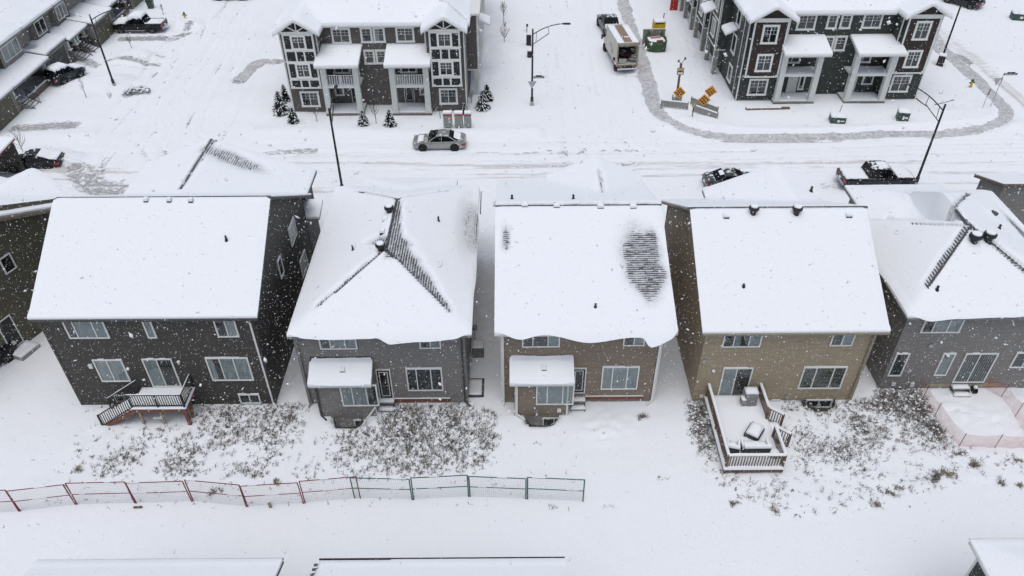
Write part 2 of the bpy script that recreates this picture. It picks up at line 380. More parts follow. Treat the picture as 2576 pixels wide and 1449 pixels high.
def window(parent, F, a0, a1, z0, z1, cols=(1,), kinds=None, frame=0.075, grid=0, trim=0.0, name='window', fm='vinyl', deep=0.07, head=False, off=0.02, snow=True):
    """frame mesh with mullions; each pane, curtain and blind is a piece of its own under it"""
    kinds = kinds or ['dark'] * len(cols)
    mb = MB()
    fbox(mb, F, a0, a1, z0, z0 + frame, off, off + deep); fbox(mb, F, a0, a1, z1 - frame, z1, off, off + deep)
    fbox(mb, F, a0, a0 + frame, z0 + frame, z1 - frame, off, off + deep - .003); fbox(mb, F, a1 - frame, a1, z0 + frame, z1 - frame, off, off + deep - .003)
    if trim:
        fbox(mb, F, a0 - trim, a1 + trim, z1, z1 + trim * 1.1, off - .015, off + deep + .02)
        fbox(mb, F, a0 - trim * 1.25, a1 + trim * 1.25, z0 - trim, z0, off - .015, off + deep + .03)
        fbox(mb, F, a0 - trim, a0, z0, z1, off - .015, off + deep - .01); fbox(mb, F, a1, a1 + trim, z0, z1, off - .015, off + deep - .01)
    w = (a1 - a0 - 2 * frame); tot = float(sum(cols)); x = a0 + frame; spans = []
    mw = 0.055
    for i, c in enumerate(cols):
        xe = x + w * c / tot
        l = x + (mw / 2 if i else 0); r = xe - (mw / 2 if i < len(cols) - 1 else 0); spans.append((l, r))
        if i < len(cols) - 1: fbox(mb, F, xe - mw / 2, xe + mw / 2, z0 + frame, z1 - frame, off, off + deep - .006)
        x = xe
    if grid:
        zc = z0 + (z1 - z0) * 0.52; g = 0.022
        for l, r in spans:
            fbox(mb, F, (l + r) / 2 - g / 2, (l + r) / 2 + g / 2, zc, z1 - frame, off + .02, off + .045)
            for zz in (zc, (zc + z1 - frame) / 2): fbox(mb, F, l, r, zz - g / 2, zz + g / 2, off + .02, off + .046)
    wn_ = mb.build(name, M[fm], parent)
    for (l, r), k in zip(spans, kinds):
        p = MB(); fbox(p, F, l, r, z0 + frame, z1 - frame, off + .028, off + .034)
        p.build('pane', M['glass'], wn_)
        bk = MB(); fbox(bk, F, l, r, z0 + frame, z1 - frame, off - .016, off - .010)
        if k in ('curtain', 'half'):
            c = MB(); n = max(6, int((r - l) / 0.045)); prev = None
            rl, rr = (l, r) if k == 'curtain' else (l, l + (r - l) * .45)
            for j in range(n + 1):
                a = rl + (rr - rl) * j / n; o = off + 0.004 + 0.010 * math.sin(j * 1.9) * (0.6 + 0.4 * math.sin(j * .7))
                cur = (F.p(a, z0 + frame, o), F.p(a, z1 - frame, o))
                if prev: c.poly([prev[0], cur[0], cur[1], prev[1]])
                prev = cur
            c.build('curtain', M['curtain'], wn_)
        elif k == 'blind':
            c = MB(); n = max(5, int((z1 - z0) / 0.075))
            for j in range(n):
                za = z0 + frame + (z1 - z0 - 2 * frame) * j / n; zb = z0 + frame + (z1 - z0 - 2 * frame) * (j + .86) / n
                c.poly([F.p(l, za, off + .012), F.p(r, za, off + .012), F.p(r, zb, off - .002), F.p(l, zb, off - .002)])
            c.build('blind', M['blind'], wn_)
        elif k == 'vert':
            c = MB(); n = max(5, int((r - l) / 0.12))
            for j in range(n):
                a = l + (r - l) * j / n; b_ = a + (r - l) / n * .42
                c.poly([F.p(a, z0 + frame, off + .012), F.p(b_, z0 + frame, off - .002), F.p(b_, z1 - frame, off - .002), F.p(a, z1 - frame, off + .012)])
            c.build('blind', M['blind'], wn_)
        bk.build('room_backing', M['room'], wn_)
    if snow and (head or random.random() < 0.6):
        s = MB(); zt = z1 + (trim * 1.1 if trim else 0) + .001; e = trim if trim else 0
        n = 5; 
        for j in range(n):
            l = a0 - e + (a1 - a0 + 2 * e) * j / n; r = a0 - e + (a1 - a0 + 2 * e) * (j + 1) / n; h = random.choice((0, .02, .03, .035))
            if h: fbox(s, F, l, r, zt, zt + h, 0.0, off + deep * .9)
        if s.v: s.build('snow_cover', M['snow'], wn_)
    return wn_
def door(parent, F, a0, a1, z0, z1, m='panel_dark', glassy=True, sm='vinyl', name='door'):
    mb = MB(); fbox(mb, F, a0 + .06, a1 - .06, z0 + .03, z1 - .06, 0.0, 0.045); d = mb.build(name, M[m], parent)
    f = MB(); fbox(f, F, a0, a0 + .06, z0, z1, 0, .08); fbox(f, F, a1 - .06, a1, z0, z1, 0, .08); fbox(f, F, a0 + .06, a1 - .06, z1 - .06, z1, 0, .08)
    fbox(f, F, a0, a1, z0, z0 + .03, 0, .10); f.build('door_frame', M[sm], d)
    if glassy:
        g = MB(); fbox(g, F, a0 + .2, a1 - .2, z0 + .25, z1 - .25, 0.046, 0.056); g.build('pane', M['dkglass'], d)
        b = MB()
        for (l, r, u, v) in ((a0 + .16, a0 + .2, z0 + .21, z1 - .21), (a1 - .2, a1 - .16, z0 + .21, z1 - .21)): fbox(b, F, l, r, u, v, .046, .062)
        for u in (z0 + .21, z1 - .25): fbox(b, F, a0 + .2, a1 - .2, u, u + .04, .046, .062)
        b.build('glazing_bead', M['vinyl'], d)
    h = MB(); fbox(h, F, a1 - .17, a1 - .13, (z0 + z1) / 2 - .1, (z0 + z1) / 2 + .03, .046, .09); h.build('handle', M['steel'], d)
    return d
def S(x0, x1, y0, y1, edges='NS', pitch=0.35, ez=6.0, pn=None):
    return dict(x0=x0, x1=x1, y0=y0, y1=y1, e=edges, p=pitch, ez=ez, pn=pn or {})
def _sec_z(s, X, Y):
    out = np.full(X.shape, 1e9); act = np.zeros(X.shape, int)
    for k, e in enumerate('SNWE'):
        if e not in s['e']: continue
        d = {'S': Y - s['y0'], 'N': s['y1'] - Y, 'W': X - s['x0'], 'E': s['x1'] - X}[e]
        pp, ez = s['pn'].get(e, (s['p'], s['ez'])); z = ez + pp * d
        act = np.where(z < out, k, act); out = np.minimum(out, z)
    return out, act
def roof_z(secs, X, Y, eps=1e-6):
    X = np.asarray(X, float); Y = np.asarray(Y, float)
    Z = np.full(X.shape, -1e9); A = np.zeros(X.shape, int)
    for s in secs:
        m = (X >= s['x0'] - eps) & (X <= s['x1'] + eps) & (Y >= s['y0'] - eps) & (Y <= s['y1'] + eps)
        z, a = _sec_z(s, X, Y); z = np.where(m, z, -1e9); A = np.where(z > Z, a, A); Z = np.maximum(Z, z)
    return Z, A
def _grid(secs, step):
    def lines(a, b, ks):
        L = set(np.round(np.arange(min(k[0] for k in ks), max(k[1] for k in ks) + 1e-6, step), 4))
        for k in ks:
            for v in k: L |= {round(v, 4), round(v - 0.003, 4), round(v + 0.003, 4)}
        lo, hi = min(k[0] for k in ks), max(k[1] for k in ks)
        L = sorted(v for v in L if lo - 1e-6 <= v <= hi + 1e-6)
        out = [L[0]]
        for v in L[1:]:
            if v - out[-1] > 0.0015: out.append(v)
        return np.array(out)
    xs = lines(0, 0, [(s['x0'], s['x1']) for s in secs]); ys = lines(0, 0, [(s['y0'], s['y1']) for s in secs])
    X, Y = np.meshgrid(xs, ys, indexing='ij')
    cx = (X[:-1, :-1] + X[1:, 1:]) / 2; cy = (Y[:-1, :-1] + Y[1:, 1:]) / 2
    zc, _ = roof_z(secs, cx, cy); keep = zc > -1e8
    return X, Y, keep
def _faces(keep, nx, ny):
    I, J = np.nonzero(keep); a = I * ny + J
    return np.stack([a, a + ny, a + ny + 1, a + 1], 1)
def _boundary(F):
    from collections import Counter
    E = np.concatenate([F[:, [0, 1]], F[:, [1, 2]], F[:, [2, 3]], F[:, [3, 0]]]); key = np.sort(E, 1)
    k = key[:, 0].astype(np.int64) * 10000000 + key[:, 1]; u, inv, c = np.unique(k, return_inverse=True, return_counts=True)
    return E[c[inv] == 1]
EDGE_N = [(0, -1), (0, 1), (-1, 0), (1, 0)]
_sh_mesh = {}
def roof(parent, secs, snow=0.2, fascia='fascia_dark', thick=0.2, patches=(), lips=(), seed=1, step=0.16, shing=True, maxsh=300, noise=1.0, edge_snow=0.5, ridge_caps=()):
    """roof deck (closed slab) + snow lying on it with real thickness; patches: (kind, geometry, strength) wind-scoured places where shingles show"""
    X, Y, keep = _grid(secs, step); nx, ny = X.shape
    Z, A = roof_z(secs, X, Y)
    # vertices on the border of the union but outside by rounding
    F = _faces(keep, nx, ny); used = np.unique(F); remap = -np.ones(nx * ny, int); remap[used] = np.arange(len(used))
    x = X.ravel()[used]; y = Y.ravel()[used]; z = Z.ravel()[used]; F2 = remap[F]; n = len(used)
    B = _boundary(F2)
    top = np.stack([x, y, z], 1); bot = np.stack([x, y, z - thick], 1)
    allF = np.concatenate([F2, F2[:, ::-1] + n, np.stack([B[:, 1], B[:, 0], B[:, 0] + n, B[:, 1] + n], 1)])
    deck = arr_obj('roof', np.concatenate([top, bot]), allF, M['shingle'], parent)
    deck.data.materials.append(M[fascia]); mi = np.ones(len(allF), np.int32); mi[:len(F2)] = 0
    deck.data.polygons.foreach_set('material_index', mi)
    # snow
    bp = (top[B[:, 0]] + top[B[:, 1]])[:, :2] / 2
    d = np.full(n, 9.0)
    for i in range(0, len(bp), 64):
        q = bp[i:i + 64]; d = np.minimum(d, np.hypot(x[:, None] - q[None, :, 0], y[:, None] - q[None, :, 1]).min(1))
    def mask(px, py):
        m = np.zeros(px.shape)
        for k, g, st in patches:
            if k == 'ell':
                cx, cy, rx, ry, an = g; c, s_ = math.cos(an), math.sin(an); u = ((px - cx) * c + (py - cy) * s_) / rx; v = (-(px - cx) * s_ + (py - cy) * c) / ry
                r = np.hypot(u, v) + 0.40 * fbm(px * 1.1, py * 1.1, seed + 5, 3); m = np.maximum(m, st * sstep(1.4, 0.45, r))
            elif k == 'line':
                p, q, w0, w1 = g; dx, dy = q[0] - p[0], q[1] - p[1]; L2 = dx * dx + dy * dy
                t = np.clip(((px - p[0]) * dx + (py - p[1]) * dy) / L2, 0, 1); w = w0 + (w1 - w0) * t
                # one-sided strips: positive width = to the left of p->q, both = abs
                sd = ((px - p[0]) * -dy + (py - p[1]) * dx) / math.sqrt(L2); dd = np.hypot(px - p[0] - t * dx, py - p[1] - t * dy)
                side = np.where(sd * np.sign(w) >= -0.05, 1.0, 0.0)
                r = dd / np.abs(w) + 0.5 * fbm(px * 1.4, py * 1.4, seed + 9, 3); m = np.maximum(m, st * side * sstep(1.1, 0.45, r))
        return m
    acc = np.zeros(n); cnt = np.zeros(n)
    for ox in (-.28, 0, .28):
        for oy in (-.28, 0, .28):
            zz, _ = roof_z(secs, x + ox, y + oy); ok = (zz > -1e8) & (np.abs(zz - z) < 0.6); acc += np.where(ok, zz, 0); cnt += ok
    zs = np.where(cnt > 0, acc / np.maximum(cnt, 1), z)
    drift = fbm(x * 0.35, y * 0.35, seed, 4); fine = fbm(x * 1.6, y * 1.6, seed + 3, 3)
    t = snow * (1 + noise * (0.9 * drift + 0.25 * fine)); e = sstep(0.0, 0.32, d); t = t * (edge_snow + (1 - edge_snow) * e)
    mk = mask(x, y); thin = 0.012 + 0.012 * fbm(x * 3.1, y * 3.1, seed + 31, 2)
    zb = zs + (z - zs) * np.clip(mk * 1.6, 0, 1)
    tt = t * (1 - mk) ** 3 + thin * (1 - (1 - mk) ** 3)
    zz = zb + tt
    xx, yy = x.copy(), y.copy()
    inset = 0.02
    lipd = np.zeros(n)
    for (edge, a0, a1, v0, amp, sd_) in lips:
        dd = (y - v0) if edge == 'S' else ((x - v0) if edge == 'W' else (v0 - x)); u = x if edge == 'S' else y
        prof = sstep(a0, a0 + (a1 - a0) * .18, u) * sstep(a1, a1 - (a1 - a0) * .18, u) * (0.55 + 1.4 * (vnoise(u * 0.42, u * 0, sd_) - .1))
        wgt = np.clip(1 - dd / 0.9, 0, 1) ** 1.6 * (dd >= -0.01) * (u >= a0) * (u <= a1); sh = amp * prof * wgt
        if edge == 'S': yy -= sh
        elif edge == 'W': xx -= sh
        else: xx += sh
        zz += 0.28 * sh - 0.9 * sh * wgt; lipd = np.maximum(lipd, sh)
    St = np.stack([xx, yy, zz], 1); Sb = np.stack([x, y, z + 0.001 - 0.03 * (lipd > 0)], 1)
    be = np.unique(B); sb_map = -np.ones(n, int); sb_map[be] = n + np.arange(len(be))
    SV = np.concatenate([St, Sb[be]]); SF = np.concatenate([F2, np.stack([B[:, 1], B[:, 0], sb_map[B[:, 0]], sb_map[B[:, 1]]], 1)])
    arr_obj('snow_cover', SV, SF, M['snow'], deck, smooth=True, attrs=dict(bare=np.concatenate([sstep(.15, .9, mk), sstep(.15, .9, mk)[be]])))
    # shingles where the snow is scoured off
    if shing and patches:
        zfun = lambda a, b: roof_z(secs, np.array([a]), np.array([b]))[0][0]
        ex, ew = 0.145, 0.305; cand = []
        xmin, xmax, ymin, ymax = x.min(), x.max(), y.min(), y.max()
        for k in range(4):
            pitch = None
            for s in secs:
                if 'SNWE'[k] in s['e']: pitch = s['pn'].get('SNWE'[k], (s['p'], 0))[0]
            if pitch is None: continue
            ch = ex * math.cos(math.atan(pitch)); nv = EDGE_N[k]
            if k < 2: U = np.arange(xmin, xmax, ew); V = np.arange(ymin, ymax, ch)
            else: U = np.arange(ymin, ymax, ew); V = np.arange(xmin, xmax, ch)
            UU, VV = np.meshgrid(U, V, indexing='ij'); UU = UU + (np.round(VV / ch).astype(int) % 2) * ew / 2
            px, py = (UU, VV) if k < 2 else (VV, UU)
            zc, ac = roof_z(secs, px, py); mm = mask(px, py); ok = (zc > -1e8) & (ac == k) & (mm > 0.35)
            for a, b, c_, w_ in zip(px[ok], py[ok], zc[ok], mm[ok]): cand.append((w_, k, a, b, c_, pitch))
        cand.sort(key=lambda q: -q[0])
        def wedge(k, pitch):
            key = (k, round(pitch, 3))
            if key in _sh_mesh: return _sh_mesh[key]
            mb = MB(); ch = ex * math.cos(math.atan(pitch)); nv = EDGE_N[k]; tx = (-nv[1], nv[0]); hw = ew / 2 - 0.004
            def P(a, v, h):   # a along, v down slope (towards the eave)
                return (tx[0] * a + nv[0] * v, tx[1] * a + nv[1] * v, -v * pitch + h)
            mb.hexa([P(-hw, -ch * .55, -.01), P(hw, -ch * .55, -.01), P(hw, ch * .5, -.01), P(-hw, ch * .5, -.01),
                     P(-hw, -ch * .55, .001), P(hw, -ch * .55, .001), P(hw, ch * .5, .026), P(-hw, ch * .5, .026)])
            _sh_mesh[key] = mb.mesh('shingle', M['tab']); _sh_mesh[key + ('mb',)] = mb; return _sh_mesh[key]
        rest = MB(); rr = random.Random(seed)
        for i, (w_, k, a, b, c_, pitch) in enumerate(cand):
            me = wedge(k, pitch); a += rr.uniform(-.006, .006); b += rr.uniform(-.004, .004); c_ += rr.gauss(0, .0035) - .018 * max(0, 1 - w_ * 1.15)
            if i < maxsh:
                o = bpy.data.objects.new('shingle', me); COL.objects.link(o); o.parent = deck; o.location = (a, b, c_)
            else:
                src = _sh_mesh[(k, round(pitch, 3), 'mb')]; j = len(rest.v)
                rest.v += [(p[0] + a, p[1] + b, p[2] + c_) for p in src.v]; rest.f += [tuple(q + j for q in f) for f in src.f]
        if rest.v: rest.build('scattered_shingles', M['tab'], deck, kind='stuff')
    for (p, q) in ridge_caps:
        mb = MB(); L = math.hypot(q[0] - p[0], q[1] - p[1]); nn = max(2, int(L / 0.2))
        for j in range(nn):
            t0, t1 = j / nn, (j + 1.15) / nn; P = [(p[0] + (q[0] - p[0]) * t_, p[1] + (q[1] - p[1]) * t_) for t_ in (t0, min(1, t1))]
            zz_, _ = roof_z(secs, np.array([P[0][0], P[1][0]]), np.array([P[0][1], P[1][1]]), eps=.01)
            mb.beam((P[0][0], P[0][1], zz_[0] + .008), (P[1][0], P[1][1], zz_[1] + .022), 0.17, 0.025)
        mb.build('ridge_cap', M['shingle'], deck)
    return deck, (lambda a, b: float(roof_z(secs, np.array([a]), np.array([b]))[0][0]))
def vent_pipe(deck, x, y, z, h=0.38, r=0.055):
    mb = MB(); mb.lathe([(r, z - .05), (r, z + h), (r * .75, z + h), (r * .75, z + h - .1)], 10, (x, y, 0)); mb.lathe([(r * 2.4, z - .02), (r * 1.3, z + .22)], 10, (x, y, 0))
    return mb.build('vent_pipe', M['black'], deck)
def roof_vent(deck, x, y, z, r=0.26, h=0.52):
    mb = MB(); mb.lathe([(r * .62, z - .1), (r * .62, z + h * .55), (r, z + h * .6), (r * 1.02, z + h * .86), (r * .92, z + h * .97), (r * .4, z + h)], 18, (x, y, 0))
    for k in range(12):
        t = k * math.pi / 6; mb.beam((x + r * 1.01 * math.cos(t), y + r * 1.01 * math.sin(t), z + h * .58), (x + r * 1.03 * math.cos(t), y + r * 1.03 * math.sin(t), z + h * .9), .03, .02)
    o = mb.build('roof_vent', M['black'], deck)
    s = MB(); s.lathe([(r * .8, z + h * .985), (r * .78, z + h + .05), (r * .5, z + h + .085), (r * .1, z + h + .09)], 16, (x, y, 0)); s.build('snow_cover', M['snow'], deck, smooth='auto')
    return o
def box_vent(deck, x, y, z, w=0.36):
    mb = MB(); mb.box(x - w / 2, y - w / 2, z - .1, x + w / 2, y + w / 2, z + .16); mb.build('box_vent', M['black'], deck)
    s = MB(); s.loft([[(x + a * w * k, y + b * w * k, z + zz) for a, b in ((-.5, -.5), (.5, -.5), (.5, .5), (-.5, .5))] for k, zz in ((1.04, .162), (1.06, .26), (.8, .32))]); s.build('snow_cover', M['snow'], deck, smooth='auto')
def gutter(parent, p, q, m='white', name='gutter'):
    mb = MB(); mb.beam(p, q, 0.10, 0.10); return mb.build(name, M[m], parent)
def downspout(parent, x, y, z1, m='vinyl', out=(0, -1), kick=(0.3, -0.35), z0=0.25, ovr=0.42):
    mb = MB(); ax, ay = out
    pts = [(x + ax * ovr, y + ay * ovr, z1), (x + ax * .1, y + ay * .1, z1 - .35), (x + ax * .1, y + ay * .1, z0 + .1), (x + ax * .1 + kick[0], y + ay * .1 + kick[1], z0 - .02)]
    for a, b in zip(pts[:-1], pts[1:]): mb.beam(a, b, 0.085, 0.07)
    return mb.build('downspout', M[m], parent)
def small_box(parent, F, a, z, w, h, d, m, name):
    mb = MB(); fbox(mb, F, a - w / 2, a + w / 2, z - h / 2, z + h / 2, 0.02, d); return mb.build(name, M[m], parent)
def wall_lamp(parent, F, a, z):
    mb = MB(); c = F.p(a, z, .1); mb.lathe([(.03, c[2] - .08), (.075, c[2] - .06), (.085, c[2] + .06), (.05, c[2] + .1)], 12, (c[0], c[1], 0)); o = mb.build('wall_lamp', M['plywood'], parent)
    s = MB(); s.lathe([(.08, c[2] + .09), (.1, c[2] + .14), (.06, c[2] + .2)], 12, (c[0], c[1], 0)); s.build('snow_cover', M['snow'], o, smooth='auto'); return o
def snow_slab(parent, x0, y0, x1, y1, z, t=0.09, seed=3, name='snow_cover', ins=0.0):
    nx = max(3, int((x1 - x0) / .15)); ny = max(3, int((y1 - y0) / .15))
    xs = np.linspace(x0 + ins, x1 - ins, nx + 1); ys = np.linspace(y0 + ins, y1 - ins, ny + 1); X, Y = np.meshgrid(xs, ys, indexing='ij')
    d = np.minimum(np.minimum(X - xs[0], xs[-1] - X), np.minimum(Y - ys[0], ys[-1] - Y))
    Z = z + t * (0.55 + 0.45 * sstep(0, .12, d)) * (1 + 0.5 * fbm(X * 1.7, Y * 1.7, seed, 3))
    F = _faces(np.ones((nx, ny), bool), nx + 1, ny + 1); n = X.size; B = _boundary(F)
    V = np.concatenate([np.stack([X.ravel(), Y.ravel(), Z.ravel()], 1), np.stack([X.ravel(), Y.ravel(), np.full(n, z)], 1)])
    return arr_obj(name, V, np.concatenate([F, np.stack([B[:, 1], B[:, 0], B[:, 0] + n, B[:, 1] + n], 1)]), M['snow'], parent, smooth=True)
# ------------------------------------------------------------ the five houses of the near row
def rect_from(px, Yp, ox, oy=None):
    xl, xr, yb, yt = px; x0, z0 = W(xl, yb, Yp); x1, _ = W(xr, yb, Yp); _, z1 = W((xl + xr) / 2, yt, Yp)
    return x0 - ox, x1 - ox, z0, z1
def shell(h, w, dep, ztop, sid, ridge=None, corner=None, sides=('S', 'E', 'W', 'N'), x0=0.0, y0=0.0, z0=0.22):
    """four siding walls round a rectangle; ridge=(distance from the rear, height) makes the side walls gables"""
    Fs = Face((x0, y0), (1, 0)); Fe = Face((x0 + w, y0), (0, 1)); Fn = Face((x0 + w, y0 + dep), (-1, 0)); Fw = Face((x0, y0 + dep), (0, -1))
    pe = [(0, ztop), (ridge[0], ridge[1]), (dep, ztop if len(ridge) < 3 else ridge[2])] if ridge else ztop
    pw = [(dep - a, z) for a, z in reversed(pe)] if ridge else ztop
    out = {}
    if 'S' in sides: out['S'] = wall(h, Fs, w, ztop, M[sid], z0, corner=corner and M[corner])
    if 'E' in sides: out['E'] = wall(h, Fe, dep, pe, M[sid], z0, corner=corner and M[corner])
    if 'N' in sides: out['N'] = wall(h, Fn, w, pe[-1][1] if ridge else ztop, M[sid], z0)
    if 'W' in sides: out['W'] = wall(h, Fw, dep, pw, M[sid], z0, corner=corner and M[corner])
    mb = MB(); mb.box(x0 + .03, y0 + .03, -0.3, x0 + w - .03, y0 + dep - .03, z0 + .02); mb.build('foundation', M['concrete'], h)
    return Fs, Fe, Fn, Fw
def gable_end(h, F, half, z0, rise, sid, a0=0.0):
    wall(h, Face(F.p(a0, 0)[:2], F.d), 2 * half, [(0, z0), (half, z0 + rise), (2 * half, z0)], M[sid], z0 - .01)

GRP_H = 'houses along the near side of the street'
# --- charcoal house
h1 = thing('house', 'charcoal sided two storey house with a plain snowy gable roof and black railed back deck', 'house', (-25.45, 31.12, 0), group=GRP_H)
ox = -25.45
Fs, Fe, Fn, Fw = shell(h1, 11.45, 12.6, 7.3, 'sid_dark', ridge=(5.63, 10.75, 6.55), corner='sid_dark')
secs = [S(-.2, 11.95, -.38, 13.3, 'NS', .61, 7.22, dict(N=(.61, 6.3))),
        S(-.4, 11.5, 9.0, 17.1, 'EW', .37, 5.98, dict(W=(.37, 6.7)))]
d1, z1f = roof(h1, secs, .13, 'fascia_dark', .2, seed=11, edge_snow=.45, ridge_caps=[((-.2, 5.87), (11.9, 5.87))], noise=.55,
    patches=[('line', ((4.6, 17.0), (4.6, 10.5), .5, .15), .95), ('ell', (6.3, 15.4, 2.6, 1.0, -.2), .72), ('line', ((-.2, 5.77), (11.9, 5.77), .3, .3), 1.0)])
wall(h1, Face((11.05, 12.5), (0, 1)), 4.2, 5.85, M['sid_dark'], .2); wall(h1, Face((11.05, 16.7), (-1, 0)), 10.5, 5.85, M['sid_dark'], .2)
wall(h1, Face((.4, 16.7), (0, -1)), 4.2, 5.85, M['sid_dark'], .2)
for px, cols, kinds in (((176, 278, 852, 803), (.22, .52, .30), ['dark', 'blind', 'blind']), ((373, 396, 851, 800), (1,), ['blind']), ((549, 603, 848.5, 797), (1, 1), ['dark', 'curtain']),
                        ((257, 330, 960.5, 905), (1, 1.15), ['curtain', 'curtain']), ((385, 458, 973.5, 903), (1, 1.1), ['blind', 'dark']), ((535, 640, 958, 900), (.9, 1, 1), ['half', 'blind', 'curtain']),
                        ((606, 658, 1015.5, 992), (1, 1), ['dark', 'dark']), ((291, 341, 1012, 994), (1, 1), ['dark', 'dark'])):
    window(h1, Fs, *rect_from(px, 31.05, ox), cols=cols, kinds=kinds, head=True)
wall_lamp(h1, Fs, W(449, 912, 31)[0] - ox, W(449, 915, 31)[1]); small_box(h1, Fs, W(227, 923, 31)[0] - ox, W(227, 923, 31)[1], .2, .3, .12, 'white', 'meter_box')
def side_rect(pts, X, oy):
    Y0, z0 = XW(*pts[0], X); Y1, z1 = XW(*pts[1], X); return Y0 - oy, Y1 - oy, min(z0, z1), max(z0, z1)
def z1a(x, y): return ((x / 1.61) / 1.19255, (400 + y / 1.61) / 1.19255)
for (bl, tr, k) in (((1408, 532), (1412, 420), ['curtain', 'dark']), ((1362, 708), (1342, 583), ['dark']), ((1462, 680), (1466, 580), ['curtain', 'dark'])):
    Ya, za = XW(*z1a(*bl), -14.0); Yb, zb = XW(*z1a(*tr), -14.0); ym = (Ya + Yb) / 2 - 31.12; zm = (za + zb) / 2
    wdt = 1.5 if len(k) > 1 else .75
    window(h1, Fe, ym - wdt / 2, ym + wdt / 2, zm - .65, zm + .65, cols=(1,) * len(k), kinds=k, head=True)
for px in ((138, 545), (562, 573)):
    for _ in range(1):
        x_, y_ = G(px[0], px[1] + 5, 9.6 if px[0] < 200 else 9.4); z_ = z1f(x_ - ox, y_ - 31.12); x_, y_ = G(px[0], px[1] + 5, z_); vent_pipe(d1, x_ - ox, y_ - 31.12, z1f(x_ - ox, y_ - 31.12), .42)
for px in (372, 430, 484): 
    x_, y_ = G(px, 516, 10.6); box_vent(d1, x_ - ox, y_ - 31.12, z1f(x_ - ox, y_ - 31.12), .24)
downspout(h1, 11.35, 0.0, 7.0, 'vinyl'); 
g = MB(); g.beam((-.2, -.42, 7.16), (11.95, -.42, 7.16), .1, .11); g.build('gutter', M['fascia_dark'], h1)
# little entry roof at the far right corner
roof(h1, [S(11.2, 12.4, 12.6, 14.2, 'S', .3, 4.9)], .12, 'white', .15, shing=False, seed=3, step=.2)

# --- grey house with the hip roof
ox = -12.0
h2 = thing('house', 'grey sided house under a snowy hip roof with dark bare shingles along its ridges', 'house', (ox, 31.12, 0), group=GRP_H)
Fs, Fe, Fn, Fw = shell(h2, 9.35, 14.1, 6.05, 'sid_grey', corner='sid_grey')
secs = [S(-.1, 9.82, -.6, 14.5, 'NSEW', .436, 6.08), S(1.6, 8.2, 12.5, 16.2, 'EWN', .40, 5.7)]
d2, z2f = roof(h2, secs, .17, 'fascia_grey', .2, seed=23, noise=.7, edge_snow=.5, ridge_caps=[((4.86, 4.3), (8.2, 1.0)), ((1.5, 1.0), (4.86, 4.3)), ((4.86, 4.3), (4.86, 9.6)), ((1.8, 12.6), (4.86, 9.6)), ((4.86, 9.6), (7.9, 12.6))],
    patches=[('line', ((4.86, 4.3), (8.4, 0.85), 2.1, .4), .97), ('line', ((1.55, 1.15), (4.86, 4.3), .42, .30), .97), ('line', ((4.86, 4.5), (4.86, 9.5), -1.15, -.35), .9),
             ('ell', (9.5, 9.4, .8, 3.4, .0), .68), ('line', ((1.8, 12.6), (4.86, 9.6), .28, .28), .85), ('line', ((4.9, 9.7), (7.8, 12.5), .28, .28), .85)],
    lips=[('S', 4.6, 9.8, -.6, .5, 3), ('S', -.1, 5.4, -.6, .42, 8), ('E', 2, 12, 9.82, .06, 4)])
for px, cols, kinds in (((806, 900, 879, 838), (.27, .43, .3), ['dark', 'curtain', 'curtain']), ((1056, 1110, 877, 838), (1, 1), ['dark', 'curtain']),
                        ((1026.7, 1116, 983.7, 927), (.27, .43, .3), ['dark', 'dark', 'dark'])):
    window(h2, Fs, *rect_from(px, 31.05, ox), cols=cols, kinds=kinds, head=True)
door(h2, Fs, *rect_from((955.6, 991, 1002.6, 930), 31.05, ox), m='black')
bumps = []
def bumpout(h, ox, x0, x1, xr0, xr1, sid, win, cols, kinds, base, fm='vinyl'):
    """one storey box on the rear wall, with its own lean-to roof, window, and window well"""
    bx0, bx1 = x0 - ox, x1 - ox; dep = 1.02
    F = Face((bx0, -dep), (1, 0)); wall(h, F, bx1 - bx0, 3.2, M[sid], .12, corner=M[sid])
    wall(h, Face((bx1, -dep), (0, 1)), dep, 3.3, M[sid], .12); wall(h, Face((bx0, 0), (0, -1)), dep, 3.3, M[sid], .12)
    mb = MB(); mb.box(bx0 + .02, -dep + .02, -1.2, bx1 - .02, 0, .14); mb.build('foundation', M['concrete'], h)
    dk, zf = roof(h, [S(xr0 - ox, xr1 - ox, -1.42, -.0, 'S', .62, 3.12)], .15, 'vinyl', .16, shing=False, seed=int(x0 * 3) + 90, step=.12, noise=.4, lips=[('S', xr0 - ox, xr1 - ox, -1.42, .08, 3)])
    xm = (bx0 + bx1) / 2; box_vent(dk, xm + .1, -.75, zf(xm + .1, -.75), .26)
    window(h, F, *rect_from(win, 30.05, ox), cols=cols, kinds=kinds)
    window(h, F, *rect_from(base, 30.05, ox), cols=(1, 1), kinds=['dark', 'dark'], snow=False)
    b = rect_from(base, 30.05, ox); c = (b[0] + b[1]) / 2; r = (b[1] - b[0]) / 2 + .20; wl = MB()
    n = 14; pr = None
    for i in range(n + 1):
        t = math.pi * i / n; k = .82 / r
        q = (c - r * math.copysign(abs(math.cos(t)) ** .6, math.cos(t)), -dep - .06 - r * k * math.sin(t) ** .7)
        if pr: wl.hexa([(pr[0], pr[1], -1.05), (q[0], q[1], -1.05), (q[0], q[1] + .03, -1.05), (pr[0], pr[1] + .03, -1.05), (pr[0], pr[1], .24), (q[0], q[1], .24), (q[0], q[1] + .03, .24), (pr[0], pr[1] + .03, .24)])
        pr = q
    wl.build('window_well', M['fascia_dark'], h)
    return F
bumpout(h2, ox, -11.13, -7.93, -11.33, -7.83, 'sid_grey', (825.2, 916.8, 1021.6, 968.6), (.3, .42, .28), ['curtain', 'curtain', 'dark'], (856, 908, 1076, 1056))
